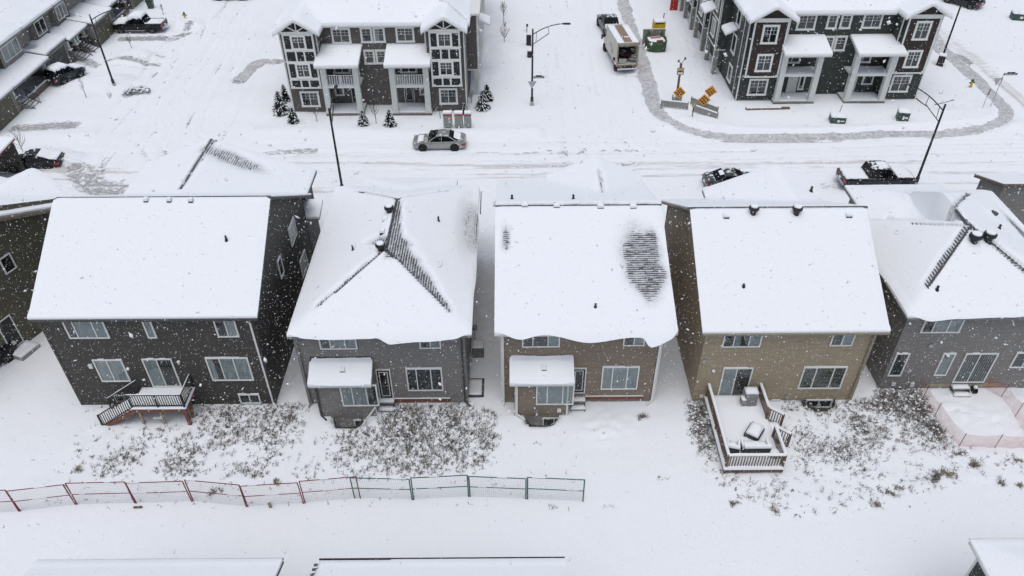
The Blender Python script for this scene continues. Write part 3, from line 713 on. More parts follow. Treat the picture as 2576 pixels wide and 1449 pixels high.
downspout(h2, 9.2, 0, 6.0, 'fascia_dark', kick=(.35, -.3)); downspout(h2, .95, -1.02, 3.1, 'fascia_dark', kick=(.3, -.25), ovr=.3)
downspout(h2, .12, 0, 6.0, 'fascia_grey', kick=(-.1, -.3))
r_ = rect_from((993.6, 1133.5, 1016, 1007.5), 31.05, ox); lb = MB(); fbox(lb, Fs, r_[0], r_[1], .32, .58, .02, .06); lb.build('ledger_board', M['wood_red'], h2)
lb = MB(); fbox(lb, Fs, r_[0] - .1, r_[1], .60, .63, .02, .09); lb.build('snow_cover', M['snow'], h2)
for px, f in (((979, 528), .55), ((957, 620), .5)):
    x_, y_ = G(*px, 8.4); roof_vent(d2, x_ - ox, y_ - 31.12, z2f(x_ - ox, y_ - 31.12) + .02, .27, f)
for px in ((1103, 552), (889, 635)):
    x_, y_ = G(*px, 7.4 if px[0] > 1000 else 7.3); vent_pipe(d2, x_ - ox, y_ - 31.12, z2f(x_ - ox, y_ - 31.12), .5, .06)
for px in ((969, 553), (962, 583)):
    x_, y_ = G(*px, 8.2); box_vent(d2, x_ - ox, y_ - 31.12, z2f(x_ - ox, y_ - 31.12), .3)
window(h2, Fe, 4.2, 5.0, 3.2, 4.4, cols=(1,), kinds=['dark']); window(h2, Fe, 8.2, 9.6, 3.3, 4.5, cols=(1, 1), kinds=['dark', 'curtain'])
small_box(h2, Fe, 2.6, 1.3, .35, .5, .2, 'steel', 'meter_box')
mb = MB(); mb.tube([(9.6, 5.3, .2), (9.6, 5.3, 1.1), (9.5, 5.3, 1.5)], .03); mb.lathe([(.09, 1.0), (.16, 1.05), (.16, 1.3), (.09, 1.36)], 12, (9.6, 5.5, 0)); mb.build('gas_meter', M['steel'], h2)
lv = MB(); lv.beam((9.92, 12.0, 5.6), (9.92, 14.3, 5.75), .06, .2); lv.build('fascia', M['fascia_grey'], h2)

# --- brown house
ox = -0.62
h3 = thing('house', 'brown sided house with a wind scoured shingle patch on its white gable roof', 'house', (ox, 31.12, 0), group=GRP_H)
Fs, Fe, Fn, Fw = shell(h3, 8.9, 14.0, 6.15, 'sid_brown', ridge=(7.3, 8.95, 6.35), corner='white')
secs = [S(-.34, 9.5, -.6, 14.6, 'NS', .366, 6.16, dict(N=(.366, 6.45))), S(3.0, 9.62, 9.5, 15.2, 'EW', .47, 6.5)]
d3, z3f = roof(h3, secs, .17, 'vinyl', .2, seed=37, noise=.5, edge_snow=.5, ridge_caps=[((-.34, 7.42), (9.5, 7.42))],
    patches=[('ell', (8.05, 3.6, 1.35, 2.6, .16), 1.0), ('ell', (8.6, 4.3, .55, 1.7, .0), 1.0), ('ell', (.30, 5.2, .28, .95, .0), .85), ('line', ((-.3, 7.42), (9.4, 7.42), .42, .42), .93), ('line', ((6.3, 13.2), (6.3, 10.6), .35, .35), .7)],
    lips=[('S', -.3, 9.5, -.6, .34, 21), ('S', 7.6, 9.5, -.6, .35, 5)], maxsh=300)
for px, cols, kinds in (((1313, 1408, 874, 836), (.27, .43, .3), ['dark', 'dark', 'curtain']), ((1566.6, 1621, 870.5, 836), (1, 1), ['dark', 'curtain']),
                        ((1510.5, 1602, 980, 923), (.27, .43, .3), ['curtain', 'curtain', 'curtain'])):
    window(h3, Fs, *rect_from(px, 31.05, ox), cols=cols, kinds=kinds, head=True)
door(h3, Fs, *rect_from((1437, 1471, 989, 926.5), 31.05, ox), m='black')
F3b = bumpout(h3, ox, 0.12, 3.17, -0.17, 3.42, 'sid_brown', (1315.5, 1409.7, 1018, 963.6), (.28, .44, .28), ['curtain', 'curtain', 'curtain'], (1333, 1390, 1072.6, 1051))
small_box(h3, F3b, 2.55, .62, .22, .22, .12, 'white', 'dryer_vent')
for a in (0.045, 2.99): 
    mb = MB(); fbox(mb, F3b, a - .045, a + .06, .12, 3.15, .02, .05); mb.build('corner_trim', M['white'], h3)
downspout(h3, 8.78, 0, 6.1, 'vinyl', kick=(-.32, -.3)); downspout(h3, .1, 0, 6.1, 'vinyl', kick=(-.05, -.2)); downspout(h3, .86, -1.02, 3.1, 'vinyl', kick=(.45, -.3), ovr=.3)
r_ = rect_from((1472, 1616, 1009, 1000), 31.05, ox); lb = MB(); fbox(lb, Fs, r_[0], r_[1], .42, .66, .02, .06); lb.build('ledger_board', M['wood_red'], h3)
lb = MB(); fbox(lb, Fs, r_[0], r_[1], .68, .71, .02, .09); lb.build('snow_cover', M['snow'], h3)
for px, z_ in (((1288, 500), 8.8), ((1442, 500), 8.8)):
    x_, y_ = G(*px, z_); vent_pipe(d3, x_ - ox, y_ - 31.12, z3f(x_ - ox, y_ - 31.12), .45, .07)
x_, y_ = G(1498, 770, 6.9); vent_pipe(d3, x_ - ox, y_ - 31.12, z3f(x_ - ox, y_ - 31.12), .4, .06)
for px in ((1320, 525), (1510, 527), (1592, 527), (1400, 526)):
    x_, y_ = G(*px, 8.95); box_vent(d3, x_ - ox, y_ - 31.12, z3f(x_ - ox, y_ - 31.12), .36)

# --- tan house
ox = 10.62
h4 = thing('house', 'tan sided house with two round black roof vents and a wooden back deck', 'house', (ox, 31.12, 0), group=GRP_H)
Fs, Fe, Fn, Fw = shell(h4, 9.35, 12.9, 5.98, 'sid_tan', ridge=(6.0, 9.45, 5.65), corner='sid_tan')
secs = [S(-.38, 9.72, -.5, 13.4, 'NS', .57, 6.0, dict(N=(.57, 5.55))), S(2.6, 9.6, 7.9, 14.55, 'EW', .41, 5.75, dict(E=(.38, 6.75)))]
d4, z4f = roof(h4, secs, .14, 'fascia_tan', .2, seed=45, noise=.4, edge_snow=.45, ridge_caps=[((-.38, 6.13), (9.7, 6.13))], patches=[('line', ((-.38, 6.0), (9.7, 6.0), .3, .3), 1.0)])
for px, cols, kinds in (((1815.5, 1911.4, 874, 836), (.27, .43, .3), ['dark', 'half', 'curtain']), ((2086, 2143, 870.8, 832), (1, 1), ['dark', 'curtain']),
                        ((1804, 1877, 997, 926), (1, 1.15), ['curtain', 'dark']), ((2005.6, 2112.8, 978.6, 923.6), (.3, .44, .28), ['dark', 'dark', 'dark'])):
    window(h4, Fs, *rect_from(px, 31.05, ox), cols=cols, kinds=kinds, head=True)
window(h4, Fs, *rect_from((1936, 1958, 1024, 1006), 31.05, ox), cols=(1,), kinds=['dark'], snow=False); window(h4, Fs, *rect_from((2022, 2088, 1026, 1006), 31.05, ox), cols=(1, 1), kinds=['dark', 'dark'], snow=False)
wl = MB(); pr = None; c = W(2055, 1020, 31)[0] - ox
for i in range(13):
    t = math.pi * i / 12; q = (c - .95 * math.copysign(abs(math.cos(t)) ** .6, math.cos(t)), -.04 - .75 * math.sin(t))
    if pr: wl.hexa([(pr[0], pr[1], -1.05), (q[0], q[1], -1.05), (q[0], q[1] + .03, -1.05), (pr[0], pr[1] + .03, -1.05), (pr[0], pr[1], .3), (q[0], q[1], .3), (q[0], q[1] + .03, .3), (pr[0], pr[1] + .03, .3)])
    pr = q
wl.build('window_well', M['fascia_dark'], h4)
wall_lamp(h4, Fs, W(1795, 935, 31)[0] - ox, W(1795, 938, 31)[1]); small_box(h4, Fs, W(1771, 911, 31)[0] - ox, W(1771, 911, 31)[1], .2, .26, .1, 'steel', 'junction_box'); small_box(h4, Fs, .45, .62, .2, .2, .1, 'white', 'dryer_vent')
x_ = W(1980, 1000, 31)[0] - ox; small_box(h4, Fs, x_, .55, .2, .22, .14, 'steel', 'hose_bib')
downspout(h4, 9.2, 0, 5.95, 'fascia_tan', kick=(-.25, -.25))
for px in ((1895, 534), (2004, 534)):
    x_, y_ = G(*px, 9.7); roof_vent(d4, x_ - ox, y_ - 31.12, z4f(x_ - ox, y_ - 31.12) + .1, .27, .5)
x_, y_ = G(1872, 714, 7.6); vent_pipe(d4, x_ - ox, y_ - 31.12, z4f(x_ - ox, y_ - 31.12), .3, .06)
x_, y_ = G(2038, 488, 6.9); vent_pipe(d4, x_ - ox, y_ - 31.12, z4f(x_ - ox, y_ - 31.12), .5, .08)
for a in (1.6, 8.6): box_vent(d4, a, 5.5, z4f(a, 5.5), .32)
g = MB(); g.beam((-.38, -.54, 5.94), (9.72, -.54, 5.94), .1, .1); g.build('gutter', M['fascia_tan'], h4)

# --- grey house on the right
ox = 21.95; oy = 32.0
h5 = thing('house', 'grey house at the right edge, hip roofed, vertical blinds in its patio door', 'house', (ox, oy, 0), group=GRP_H)
Fs, Fe, Fn, Fw = shell(h5, 10.4, 8.6, 6.1, 'sid_grey', corner='sid_grey'); shell(h5, 8.4, 5.1, 5.3, 'sid_grey', x0=1.8, y0=8.7, sides=('E', 'N', 'W'))
secs = [S(-.36, 4.35, -.42, 9.0, 'SWN', .60, 6.18), S(4.35, 10.9, -.42, 5.0, 'SE', .6, 6.18, dict(E=(.45, 6.0))), S(4.3, 10.65, 4.0, 12.6, 'EN', .6, 6.0, dict(E=(.45, 6.0))), S(1.4, 8.0, 7.5, 14.3, 'NW', .33, 5.5)]
d5, z5f = roof(h5, secs, .17, 'fascia_grey', .2, seed=58, noise=.6, edge_snow=.5, ridge_caps=[((1.2, 1.15), (4.3, 4.25)), ((4.32, 4.28), (8.0, .75)), ((4.33, 4.2), (4.33, 6.2))],
    patches=[('line', ((1.35, 1.3), (4.3, 4.25), .45, .55), .97), ('line', ((4.3, 4.4), (2.2, 6.4), .22, .16), .9), ('line', ((8.0, .6), (4.5, 4.1), .4, .3), .9), ('ell', (9.8, 7.5, .5, 2.6, 0), .8), ('line', ((4.35, 4.3), (4.4, 6.1), .12, .12), .9), ('line', ((4.4, 6.4), (2.6, 9.6), .2, .2), .85), ('line', ((4.4, 6.4), (7.6, 10.2), .26, .26), .9)],
    lips=[('S', -.3, 6.5, -.42, .25, 9), ('W', 2, 8, -.36, .12, 4)])
def rf5(px): return rect_from(px, 31.93, ox)
for px, cols, kinds in (((2314, 2412, 838, 801), (.27, .4, .33), ['dark', 'curtain', 'curtain']), ((2232, 2265.6, 946.6, 889.6), (1,), ['dark']), ((2347.8, 2379, 945.3, 889.6), (1,), ['curtain']),
                        ((2394.8, 2474, 963, 889.6), (1, 1.2), ['vert', 'vert']), ((2538, 2600, 925.5, 887), (1, 1), ['dark', 'dark']), ((2512, 2572, 996, 979), (1, 1), ['dark', 'dark'])):
    window(h5, Fs, *rf5(px), cols=cols, kinds=kinds, head=True)
wall_lamp(h5, Fs, W(2384, 897, 31.9)[0] - ox, W(2384, 899, 31.9)[1]); small_box(h5, Fs, W(2342, 871, 31.9)[0] - ox, W(2342, 871, 31.9)[1], .2, .24, .12, 'steel', 'junction_box')
small_box(h5, Fs, .75, .6, .22, .22, .1, 'white', 'dryer_vent'); small_box(h5, Fs, W(2292, 975, 31.9)[0] - ox, .55, .22, .3, .12, 'white', 'meter_box')
lb = MB(); fbox(lb, Fs, 2.75, 7.1, .34, .58, .02, .06); lb.build('ledger_board', M['plywood'], h5)
for px in ((2450, 606), (2485, 604)):
    x_, y_ = G(*px, 8.6); roof_vent(d5, x_ - ox, y_ - oy, z5f(x_ - ox, y_ - oy) + .02, .33, .62)
for px, z_ in (((2360, 722), 7.3), ((2518, 565), 8)):
    x_, y_ = G(*px, z_); vent_pipe(d5, x_ - ox, y_ - oy, z5f(x_ - ox, y_ - oy), .42, .07)
g = MB(); g.beam((-.36, -.46, 6.12), (12.6, -.46, 6.12), .1, .1); g.build('gutter', M['fascia_grey'], h5)

# --- far right house, only its grey gable end is in view
h6 = thing('house', 'dark grey house at the far right edge, only upper wall and brown fascia visible', 'house', (34.3, 45.9, 0), group=GRP_H)
shell(h6, 9, 2.6, 5.9, 'sid_grey', ridge=(.1, 5.9, 4.85), corner='sid_grey')
roof(h6, [S(-.35, 9.4, -.3, 3.0, 'N', .35, 4.9)], .06, 'brick', .25, shing=False, seed=5, step=.3)

# --- olive house at the left edge, turned towards the bulb of the street
a0 = math.atan2(2.17, .85) - math.pi / 2
h0 = thing('house', 'olive brown house at the left edge, turned to the street, with a black side door', 'house', (-31.71, 35.56, 0), a0, GRP_H)
# local frame: y runs along the visible wall, x out of it
F0 = Face((0, -6), (0, 1))
wall(h0, F0, 14.6, [(0, 6.2), (9.2, 9.35), (14.6, 6.9)], M['sid_olive'], .15, corner=M['sid_olive'])
wall(h0, Face((-12, -6), (1, 0)), 12, 6.2, M['sid_olive'], .15); wall(h0, Face((0, 8.6), (-1, 0)), 12, 6.2, M['sid_olive'], .15)
d0, z0f = roof(h0, [S(-13, .45, -6.5, 9.0, 'NS', .42, 6.35, dict(S=(.34, 6.4))), S(-7.0, -.5, 3.0, 8.95, 'EW', .5, 6.35)], .2, 'fascia_tan', .34, seed=66, shing=False, edge_snow=.6, noise=.5)
def l0(px, py, z=None):
    """where a sight line meets the visible wall, in the wall's own frame"""
    d = _ray(px, py); n = (math.cos(a0), math.sin(a0)); t = ((-31.71) * n[0] + 35.56 * n[1]) / (d[0] * n[0] + d[1] * n[1])
    X, Y, Z = d[0] * t, d[1] * t, CAM_H + d[2] * t; u = (X + 31.71, Y - 35.56)
    return (-u[0] * math.sin(a0) + u[1] * math.cos(a0), Z)
p = l0(43, 671); window(h0, F0, p[0] + 6 - .85, p[0] + 6 - .05, p[1], p[1] + 1.15, cols=(1,), kinds=['dark'])
pa = l0(31, 862); zz = pa[1]
door(h0, F0, pa[0] + 6 - .35, pa[0] + 6 + .65, .55, 2.75, m='black', glassy=False)
st = MB(); st.box(.02, pa[0] - .55, 0.0, 1.1, pa[0] + .85, .42); st.build('door_step', M['concrete'], h0); snow_slab(h0, .03, pa[0] - .53, 1.08, pa[0] + .83, .42, .09)
p = l0(72, 783); small_box(h0, F0, p[0] + 6, p[1], .2, .2, .25, 'vinyl', 'vent_hood')
# ------------------------------------------------------------ the two town house blocks across the street
def railing(parent, p, q, z, h=0.95, m='white', gap=0.12, bal=0.035, top=0.07, name='railing', posts=()):
    """rails as one part with every baluster a piece under it"""
    p, q = Vector((p[0], p[1], 0)), Vector((q[0], q[1], 0)); L = (q - p).length; d = (q - p) / L
    zz = z if isinstance(z, (list, tuple)) else (z, z)
    f = lambda t, dz: tuple(p + d * (L * t)) [:2] + (zz[0] + (zz[1] - zz[0]) * t + dz,)
    mb = MB(); mb.beam(f(0, h), f(1, h), top, top * .8); mb.beam(f(0, .1), f(1, .1), .05, .05)
    for t in posts: a = f(t, 0); mb.beam((a[0], a[1], a[2]), (a[0], a[1], a[2] + h + .03), .09, .09)
    r = mb.build(name, M[m], parent)
    b = MB(); b.box(-bal / 2, -bal / 2, .1, bal / 2, bal / 2, h - .02); me = b.mesh('baluster', M[m]); n = int(L / gap)
    for i in range(1, n):
        o = bpy.data.objects.new('baluster', me); COL.objects.link(o); o.parent = r; a = f(i / n, 0); o.location = (a[0], a[1], a[2])
    return r
def town(label, ox, yf, sid, baym, bays, recess, porches, wins, roofsecs, eave, cfg):
    t = thing('townhouse', label, 'townhouse', (ox, yf, 0), group='three storey townhouse blocks across the street')
    wr, xr0, xr1 = recess          # recess depth, from x to x
    total = cfg['w']
    def fr(x0, x1, y): return Face((x0, y), (1, 0))
    # towers
    for (a, b) in cfg['towers']:
        wall(t, fr(a, b, 0), b - a, eave, M[sid], .25, course=.16, corner=M['white'])
        wall(t, Face((b, 0), (0, 1)), wr, eave, M[sid], .25, course=.16); wall(t, Face((a, wr), (0, -1)), wr, eave, M[sid], .25, course=.16)
        m_ = MB(); m_.box(a + .03, .03, -.3, b - .03, wr, .27); m_.build('foundation', M['concrete'], t)
    wall(t, fr(xr0, xr1, wr), xr1 - xr0, eave, M[sid], .25, course=.16)
    # bays with white framing
    for (a, b, z0, z1, kind) in bays:
        F = Face((a, -.5), (1, 0)); L = b - a
        wall(t, F, L, z1, M[baym], z0 + .12, course=.2 if kind == 'shake' else 3, lap=.02 if kind == 'shake' else .002)
        wall(t, Face((b, -.5), (0, 1)), .5, z1, M[sid], z0 + .1, course=.16); wall(t, Face((a, 0), (0, -1)), .5, z1, M[sid], z0 + .1, course=.16)
        bt = MB(); fbox(bt, F, -.02, L + .02, z0, z0 + .14, -.45, .05)
        for u in (0, L - .16): fbox(bt, F, u, u + .16, z0 + .14, z1, -.002, .04)
        fbox(bt, F, .16, L - .16, z1 - .2, z1, -.002, .04)
        H = z1 - z0
        if kind == 'panel':
            r = [(0.02, .155), (.205, .46), (.51, .68), (.73, .965)]
            for zz in (.155, .46, .68): fbox(bt, F, .16, L - .16, z0 + H * zz, z0 + H * (zz + .05), .0, .04)
            for (u, v) in ((.33, .0), (.60, .0)):
                for lo, hi in ((.02, .155), (.51, .68)): fbox(bt, F, L * u, L * u + .15, z0 + H * lo, z0 + H * hi, .0, .035)
            wz = [(.22, .455), (.735, .955)]
        else: wz = [(.13, .40), (.62, .90)]
        bt.build('bay_trim', M['white'], t)
        for lo, hi in wz:
            window(t, F, L * .30, L * .70, z0 + H * lo, z0 + H * hi, cols=(1, 1), kinds=['dark', 'dark'], grid=1, trim=.13, frame=.06, snow=False)
        # gable roof over the bay: trim triangle and truss
        mid = (a + b) / 2; hw = L / 2 + .28; zt = z1 + .02; rise = cfg['grise']; G_ = Face((mid - hw, -.72), (1, 0))
        tri = MB()
        for sgn in (0, 1):
            p0 = G_.p(0 if not sgn else 2 * hw, zt, 0); p1 = G_.p(hw, zt + rise, 0); tri.beam((p0[0], p0[1] - .03, p0[2] + .1), (p1[0], p1[1] - .03, p1[2] + .1), .08, .24)
        tri.beam((mid - hw + .2, -.55, zt + .06), (mid + hw - .2, -.55, zt + .06), .1, .2)
        if kind == 'panel':
            tri.beam((mid, -.55, zt), (mid, -.55, zt + rise - .05), .09, .12, up=(0, 1, 0)); 
            for sgn in (-1, 1): tri.beam((mid, -.55, zt + .16), (mid + sgn * hw * .5, -.55, zt + rise * .52), .09, .12, up=(0, 1, 0))
        tri.build('gable_trim', M['white'], t)
        wall(t, Face((mid - hw + .1, -.5), (1, 0)), 2 * hw - .2, [(0, zt), (hw - .1, zt + rise - .1), (2 * hw - .2, zt)], M[baym], zt - .02, course=.2)
        for u in (.22, L - .3):
            s = MB(); fbox(s, F, u, u + .14, z0 + .16, z0 + .27, .04, .14); s.build('bay_lamp', M['vinyl'], t)
    # windows given as (x0, x1, z0, z1, plane, panes)
    for (x0, x1, z0, z1, yp, n, kd) in wins:
        window(t, Face((0, yp), (1, 0)), x0, x1, z0, z1, cols=(1,) * n, kinds=kd, grid=1, trim=.13, frame=.05, snow=random.random() < .4)
    # porches
    for P in porches:
        x0, x1, side = P['x0'], P['x1'], P['side']; yc = P.get('yc', -.75); w_ = .52
        pr, zf = roof(t, [S(x0 - .25, x1 + .3, yc - .95, wr, 'S', .25, 5.55)], .14, 'white', .26, shing=False, seed=int(x0 * 7) + 5, step=.18, noise=.5, edge_snow=.6)
        for c in (x0, x1 - w_):
            cb = MB(); cb.box(c, yc, .42, c + w_, yc + w_, 5.5); cb.box(c - .05, yc - .05, .4, c + w_ + .05, yc + w_ + .05, .62); cb.box(c - .04, yc - .04, 5.3, c + w_ + .04, yc + w_ + .04, 5.48)
            cb.build('column', M['col'], t)
        sl = MB(); sl.box(x0 - .05, yc - .05, .12, x1 + .05, wr + .6, .4); sl.build('porch_slab', M['concrete'], t)
        fr_ = MB(); fr_.box(x0 - .06, yc - .08, .02, x1 + .06, yc - .02, .3); fr_.build('skirt_board', M['brick'], t)
        snow_slab(t, x0 + .02, yc + .05, x1 - .02, wr - .02, .4, .05, seed=3)
        bf = MB(); bf.box(x0, yc + .04, 2.95, x1, wr, 3.12); bf.build('balcony_floor', M['white'], t); snow_slab(t, x0 + w_ * .2, yc + .1, x1 - w_ * .2, wr - .02, 3.12, .07, seed=8)
        if P['rail']:
            railing(t, (x0 + w_, yc + .25), (x1 - w_, yc + .25), 3.14, 1.0, 'white', .21, bal=.07, posts=(0, .5, 1)); xs = x1 - w_ / 2 if side == 'R' else x0 + w_ / 2
            railing(t, (xs, yc + w_), (xs, wr), 3.14, 1.0, 'white', .14)
        F = Face((0, wr), (1, 0)); xa = x0 + w_
        dx = P['door']; door(t, F, dx, dx + .98, .45, 2.55, m=P.get('dm', 'panel_dark'), glassy=P.get('dg', False), sm='white')
        window(t, F, *P['pw'], cols=(1,), kinds=['dark'], trim=.1, frame=.05, snow=False)
        window(t, F, x0 + .9, x0 + 2.3, 3.6, 5.3, cols=(1, 1), kinds=['dark', 'dark'], trim=.12, frame=.05, snow=False)
        small_box(t, F, (x0 + x1) / 2 + .3, 1.9, .16, .2, .1, 'vinyl', 'porch_lamp')
    return t
A = lambda x, y: ((780 + x / 2.587) / 1.19255, (y / 2.587) / 1.19255)
Bp = lambda x, y: ((2040 + x / 2.4961) / 1.19255, (y / 2.4961) / 1.19255)
def wrect(f, xl, xr, yb, yt, Yp, ox, tr=.13):
    (x0, z0), (x1, _) = W(*f(xl, yb), Yp), W(*f(xr, yb), Yp); _, z1 = W(*f((xl + xr) / 2, yt), Yp); return x0 - ox + tr, x1 - ox - tr, z0 + tr, z1 - tr
dk2 = ['dark', 'dark']
ox, yf = -21.25, 69.45
wA = [wrect(A, 565, 713, 338, 215, 70.95, ox) + (1.5, 2, dk2), wrect(A, 788, 880, 332, 210, 70.95, ox) + (1.5, 1, ['dark']), wrect(A, 886, 978, 330, 208, 70.95, ox) + (1.5, 1, ['half']),
      wrect(A, 1060, 1203, 328, 205, 70.95, ox) + (1.5, 2, dk2), wrect(A, 815, 900, 498, 385, 70.95, ox) + (1.5, 1, ['dark']), wrect(A, 905, 990, 496, 384, 70.95, ox) + (1.5, 1, ['dark']),
      wrect(A, 328, 473, 830, 708, 69.4, ox) + (0, 2, dk2), wrect(A, 1395, 1537, 810, 685, 69.4, ox) + (0, 2, dk2)]
tA = town('taupe three storey townhouse with white framed bays, balcony railings and braced gables', ox, yf, 'sid_town', 'panel_dark',
    [(.42, 3.28, 2.85, 8.15, 'panel'), (13.8, 16.66, 2.95, 8.3, 'panel')], (1.5, 3.45, 13.4),
    [dict(x0=3.42, x1=6.95, side='R', rail=True, door=5.6, pw=(4.1, 4.8, 1.3, 2.5)), dict(x0=9.85, x1=13.55, side='L', rail=True, door=10.8, pw=(12.4, 13.1, 1.3, 2.5), dg=True)],
    wA, None, 8.35, dict(w=17.1, towers=[(0.05, 3.45), (13.4, 17.0)], grise=1.28))
wall(tA, Face((17.0, 1.5), (0, 1)), 30, 8.35, M['sid_town'], .25, course=.16, corner=M['white']); wall(tA, Face((0.05, 31.5), (0, -1)), 30, 8.35, M['sid_town'], .25, course=.16)
wall(tA, Face((17.0, 31.5), (-1, 0)), 17, 8.35, M['sid_town'], .25, course=.3)
rA, zA = roof(tA, [S(-.45, 17.5, .95, 32, 'SEWN', .47, 8.35), S(-.25, 3.95, -1.0, 8, 'EW', .62, 8.25), S(13.15, 17.35, -1.0, 8, 'EW', .62, 8.4)], .26, 'white', .22, seed=71, noise=.45, edge_snow=.7, step=.25,
    patches=[('line', ((17.3, 1.2), (11.6, 6.8), .22, .3), .9), ('line', ((15.25, 2.4), (15.25, 4.2), .14, .1), .9)])
# east flank: projecting bays over recessed entries, white posts, small roofs
F = Face((17.0, 1.5), (0, 1))
def flank(t, F, runs, sid, cm, flip=1):
    for (a, b) in runs:
        G_ = Face(F.p(a, 0, 1.0)[:2], F.d); wall(t, G_, b - a, 8.2, M[sid], 2.9, course=.16, corner=M['white'])
        n1 = Face(F.p(a, 0, 0)[:2], F.n); wall(t, n1, 1.0, 8.2, M[sid], 2.9, course=.16)
        n2 = Face(F.p(b, 0, 1.0)[:2], (-F.n[0], -F.n[1])); wall(t, n2, 1.0, 8.2, M[sid], 2.9, course=.16)
        fl = MB(); fbox(fl, F, a, b, 2.75, 2.92, 0, 1.03); fbox(fl, F, a, b, 5.5, 5.7, 1.0, 1.05); fl.build('belt_trim', M['white'], t)
        L = b - a
        window(t, G_, L * .3, L * .62, 3.6, 5.2, cols=(1, 1), kinds=dk2, trim=.12, frame=.05, snow=False); window(t, G_, L * .3, L * .62, 6.3, 7.7, cols=(1, 1), kinds=dk2, trim=.12, frame=.05, snow=False)
        for u in (a + .02, b - .42):
            c = MB(); fbox(c, F, u, u + .4, .1, 2.75, .62, 1.0); c.build('column', M[cm], t)
            c = MB(); fbox(c, F, u + .12, u + .22, .2, 8.1, 1.07, 1.15); c.build('downspout', M['vinyl'], t)
        g = MB(); fbox(g, F, a + .5, b - .5, .1, 2.6, .02, .06); g.build('garage_door', M['panel_dark'], t)
        e = MB(); q = [F.p(a - .3, 8.3, 0), F.p(b + .3, 8.3, 0), F.p(b + .3, 8.3, 1.35), F.p(a - .3, 8.3, 1.35)]; e.hexa([q[3], q[2], q[1], q[0]] + [(p[0], p[1], p[2] + .2) for p in (q[3], q[2], q[1], q[0])]); e.build('eave', M['white'], t)
flank(tA, F, [(2.2, 6.2), (8.0, 12.2), (14.2, 18.4), (20.4, 24.6)], 'sid_town', 'col')

ox, yf = 22.4, 71.35
wB = [wrect(Bp, 863, 1005, 227, 105, 72.6, ox) + (1.3, 2, dk2), wrect(Bp, 1087, 1167, 218, 105, 72.6, ox) + (1.3, 1, ['dark']), wrect(Bp, 1187, 1270, 217, 105, 72.6, ox) + (1.3, 1, ['dark']),
      wrect(Bp, 1352, 1497, 214, 98, 72.6, ox) + (1.3, 2, dk2), wrect(Bp, 1142, 1228, 383, 268, 72.6, ox) + (1.3, 1, ['dark']), wrect(Bp, 1056, 1136, 384, 270, 72.6, ox) + (1.3, 1, ['dark']),
      wrect(Bp, 498, 640, 715, 590, 71.3, ox) + (0, 2, dk2), wrect(Bp, 1557, 1700, 692, 562, 71.3, ox) + (0, 2, dk2)]
tB = town('dark green three storey townhouse with brown shingled bays and open unrailed balconies', ox, yf, 'sid_green', 'shake_brown',
    [(.3, 3.55, 2.8, 8.4, 'shake'), (14.55, 17.6, 3.1, 8.65, 'shake')], (1.3, 3.8, 14.3),
    [dict(x0=3.6, x1=7.5, side='R', rail=False, door=5.3, pw=(6.5, 6.9, .8, 2.4), dm='col'), dict(x0=10.55, x1=14.5, side='L', rail=False, door=11.2, pw=(12.8, 13.7, 1.3, 2.4), dm='col')],
    wB, None, 8.55, dict(w=18.0, towers=[(0.0, 3.8), (14.3, 17.95)], grise=1.25))
wall(tB, Face((17.95, 1.3), (0, 1)), 34, 8.5, M['sid_green'], .25, course=.16, corner=M['white']); wall(tB, Face((0.0, 35.3), (0, -1)), 34, 8.5, M['sid_green'], .25, course=.16, corner=M['white'])
wall(tB, Face((17.95, 35.3), (-1, 0)), 17.9, 8.5, M['sid_green'], .25, course=.3)
rB, zB = roof(tB, [S(-.5, 18.5, .8, 36, 'SEWN', .47, 8.55), S(-.35, 4.2, -1.15, 8, 'EW', .6, 8.45), S(13.95, 18.2, -1.15, 8, 'EW', .6, 8.75)], .26, 'white', .22, seed=83, noise=.45, edge_snow=.7, step=.25,
    patches=[('ell', (.9, 6.2, 1.6, 2.1, -.5), .95), ('line', ((2.0, 2.3), (-.2, 6.0), .3, .3), .6)])
Fw2 = Face((0.0, 35.3), (0, -1))
flank(tB, Fw2, [(24.8, 28.9), (18.3, 22.7), (11.8, 16.2), (5.3, 9.7)], 'sid_green', 'tgrey')
for (a, z0, z1) in ((31.4, .9, 2.4), (31.0, 3.7, 5.4), (31.2, 6.5, 7.9)):
    window(tB, Fw2, a, a + 1.2, z0, z1, cols=(1,), kinds=['dark'], trim=.12, frame=.05, snow=False)
roof(tB, [S(-1.1, .0, 3.4, 5.4, 'W', .5, 5.6)], .15, 'white', .15, shing=False, seed=4, step=.25)
roof(tB, [S(-2.2, -1.0, 8.6, 10.9, 'W', .5, 5.9)], .15, 'white', .15, shing=False, seed=6, step=.25)
roof(tA, [S(18.0, 19.2, 7.6, 9.6, 'E', .5, 5.9)], .15, 'white', .15, shing=False, seed=4, step=.25)
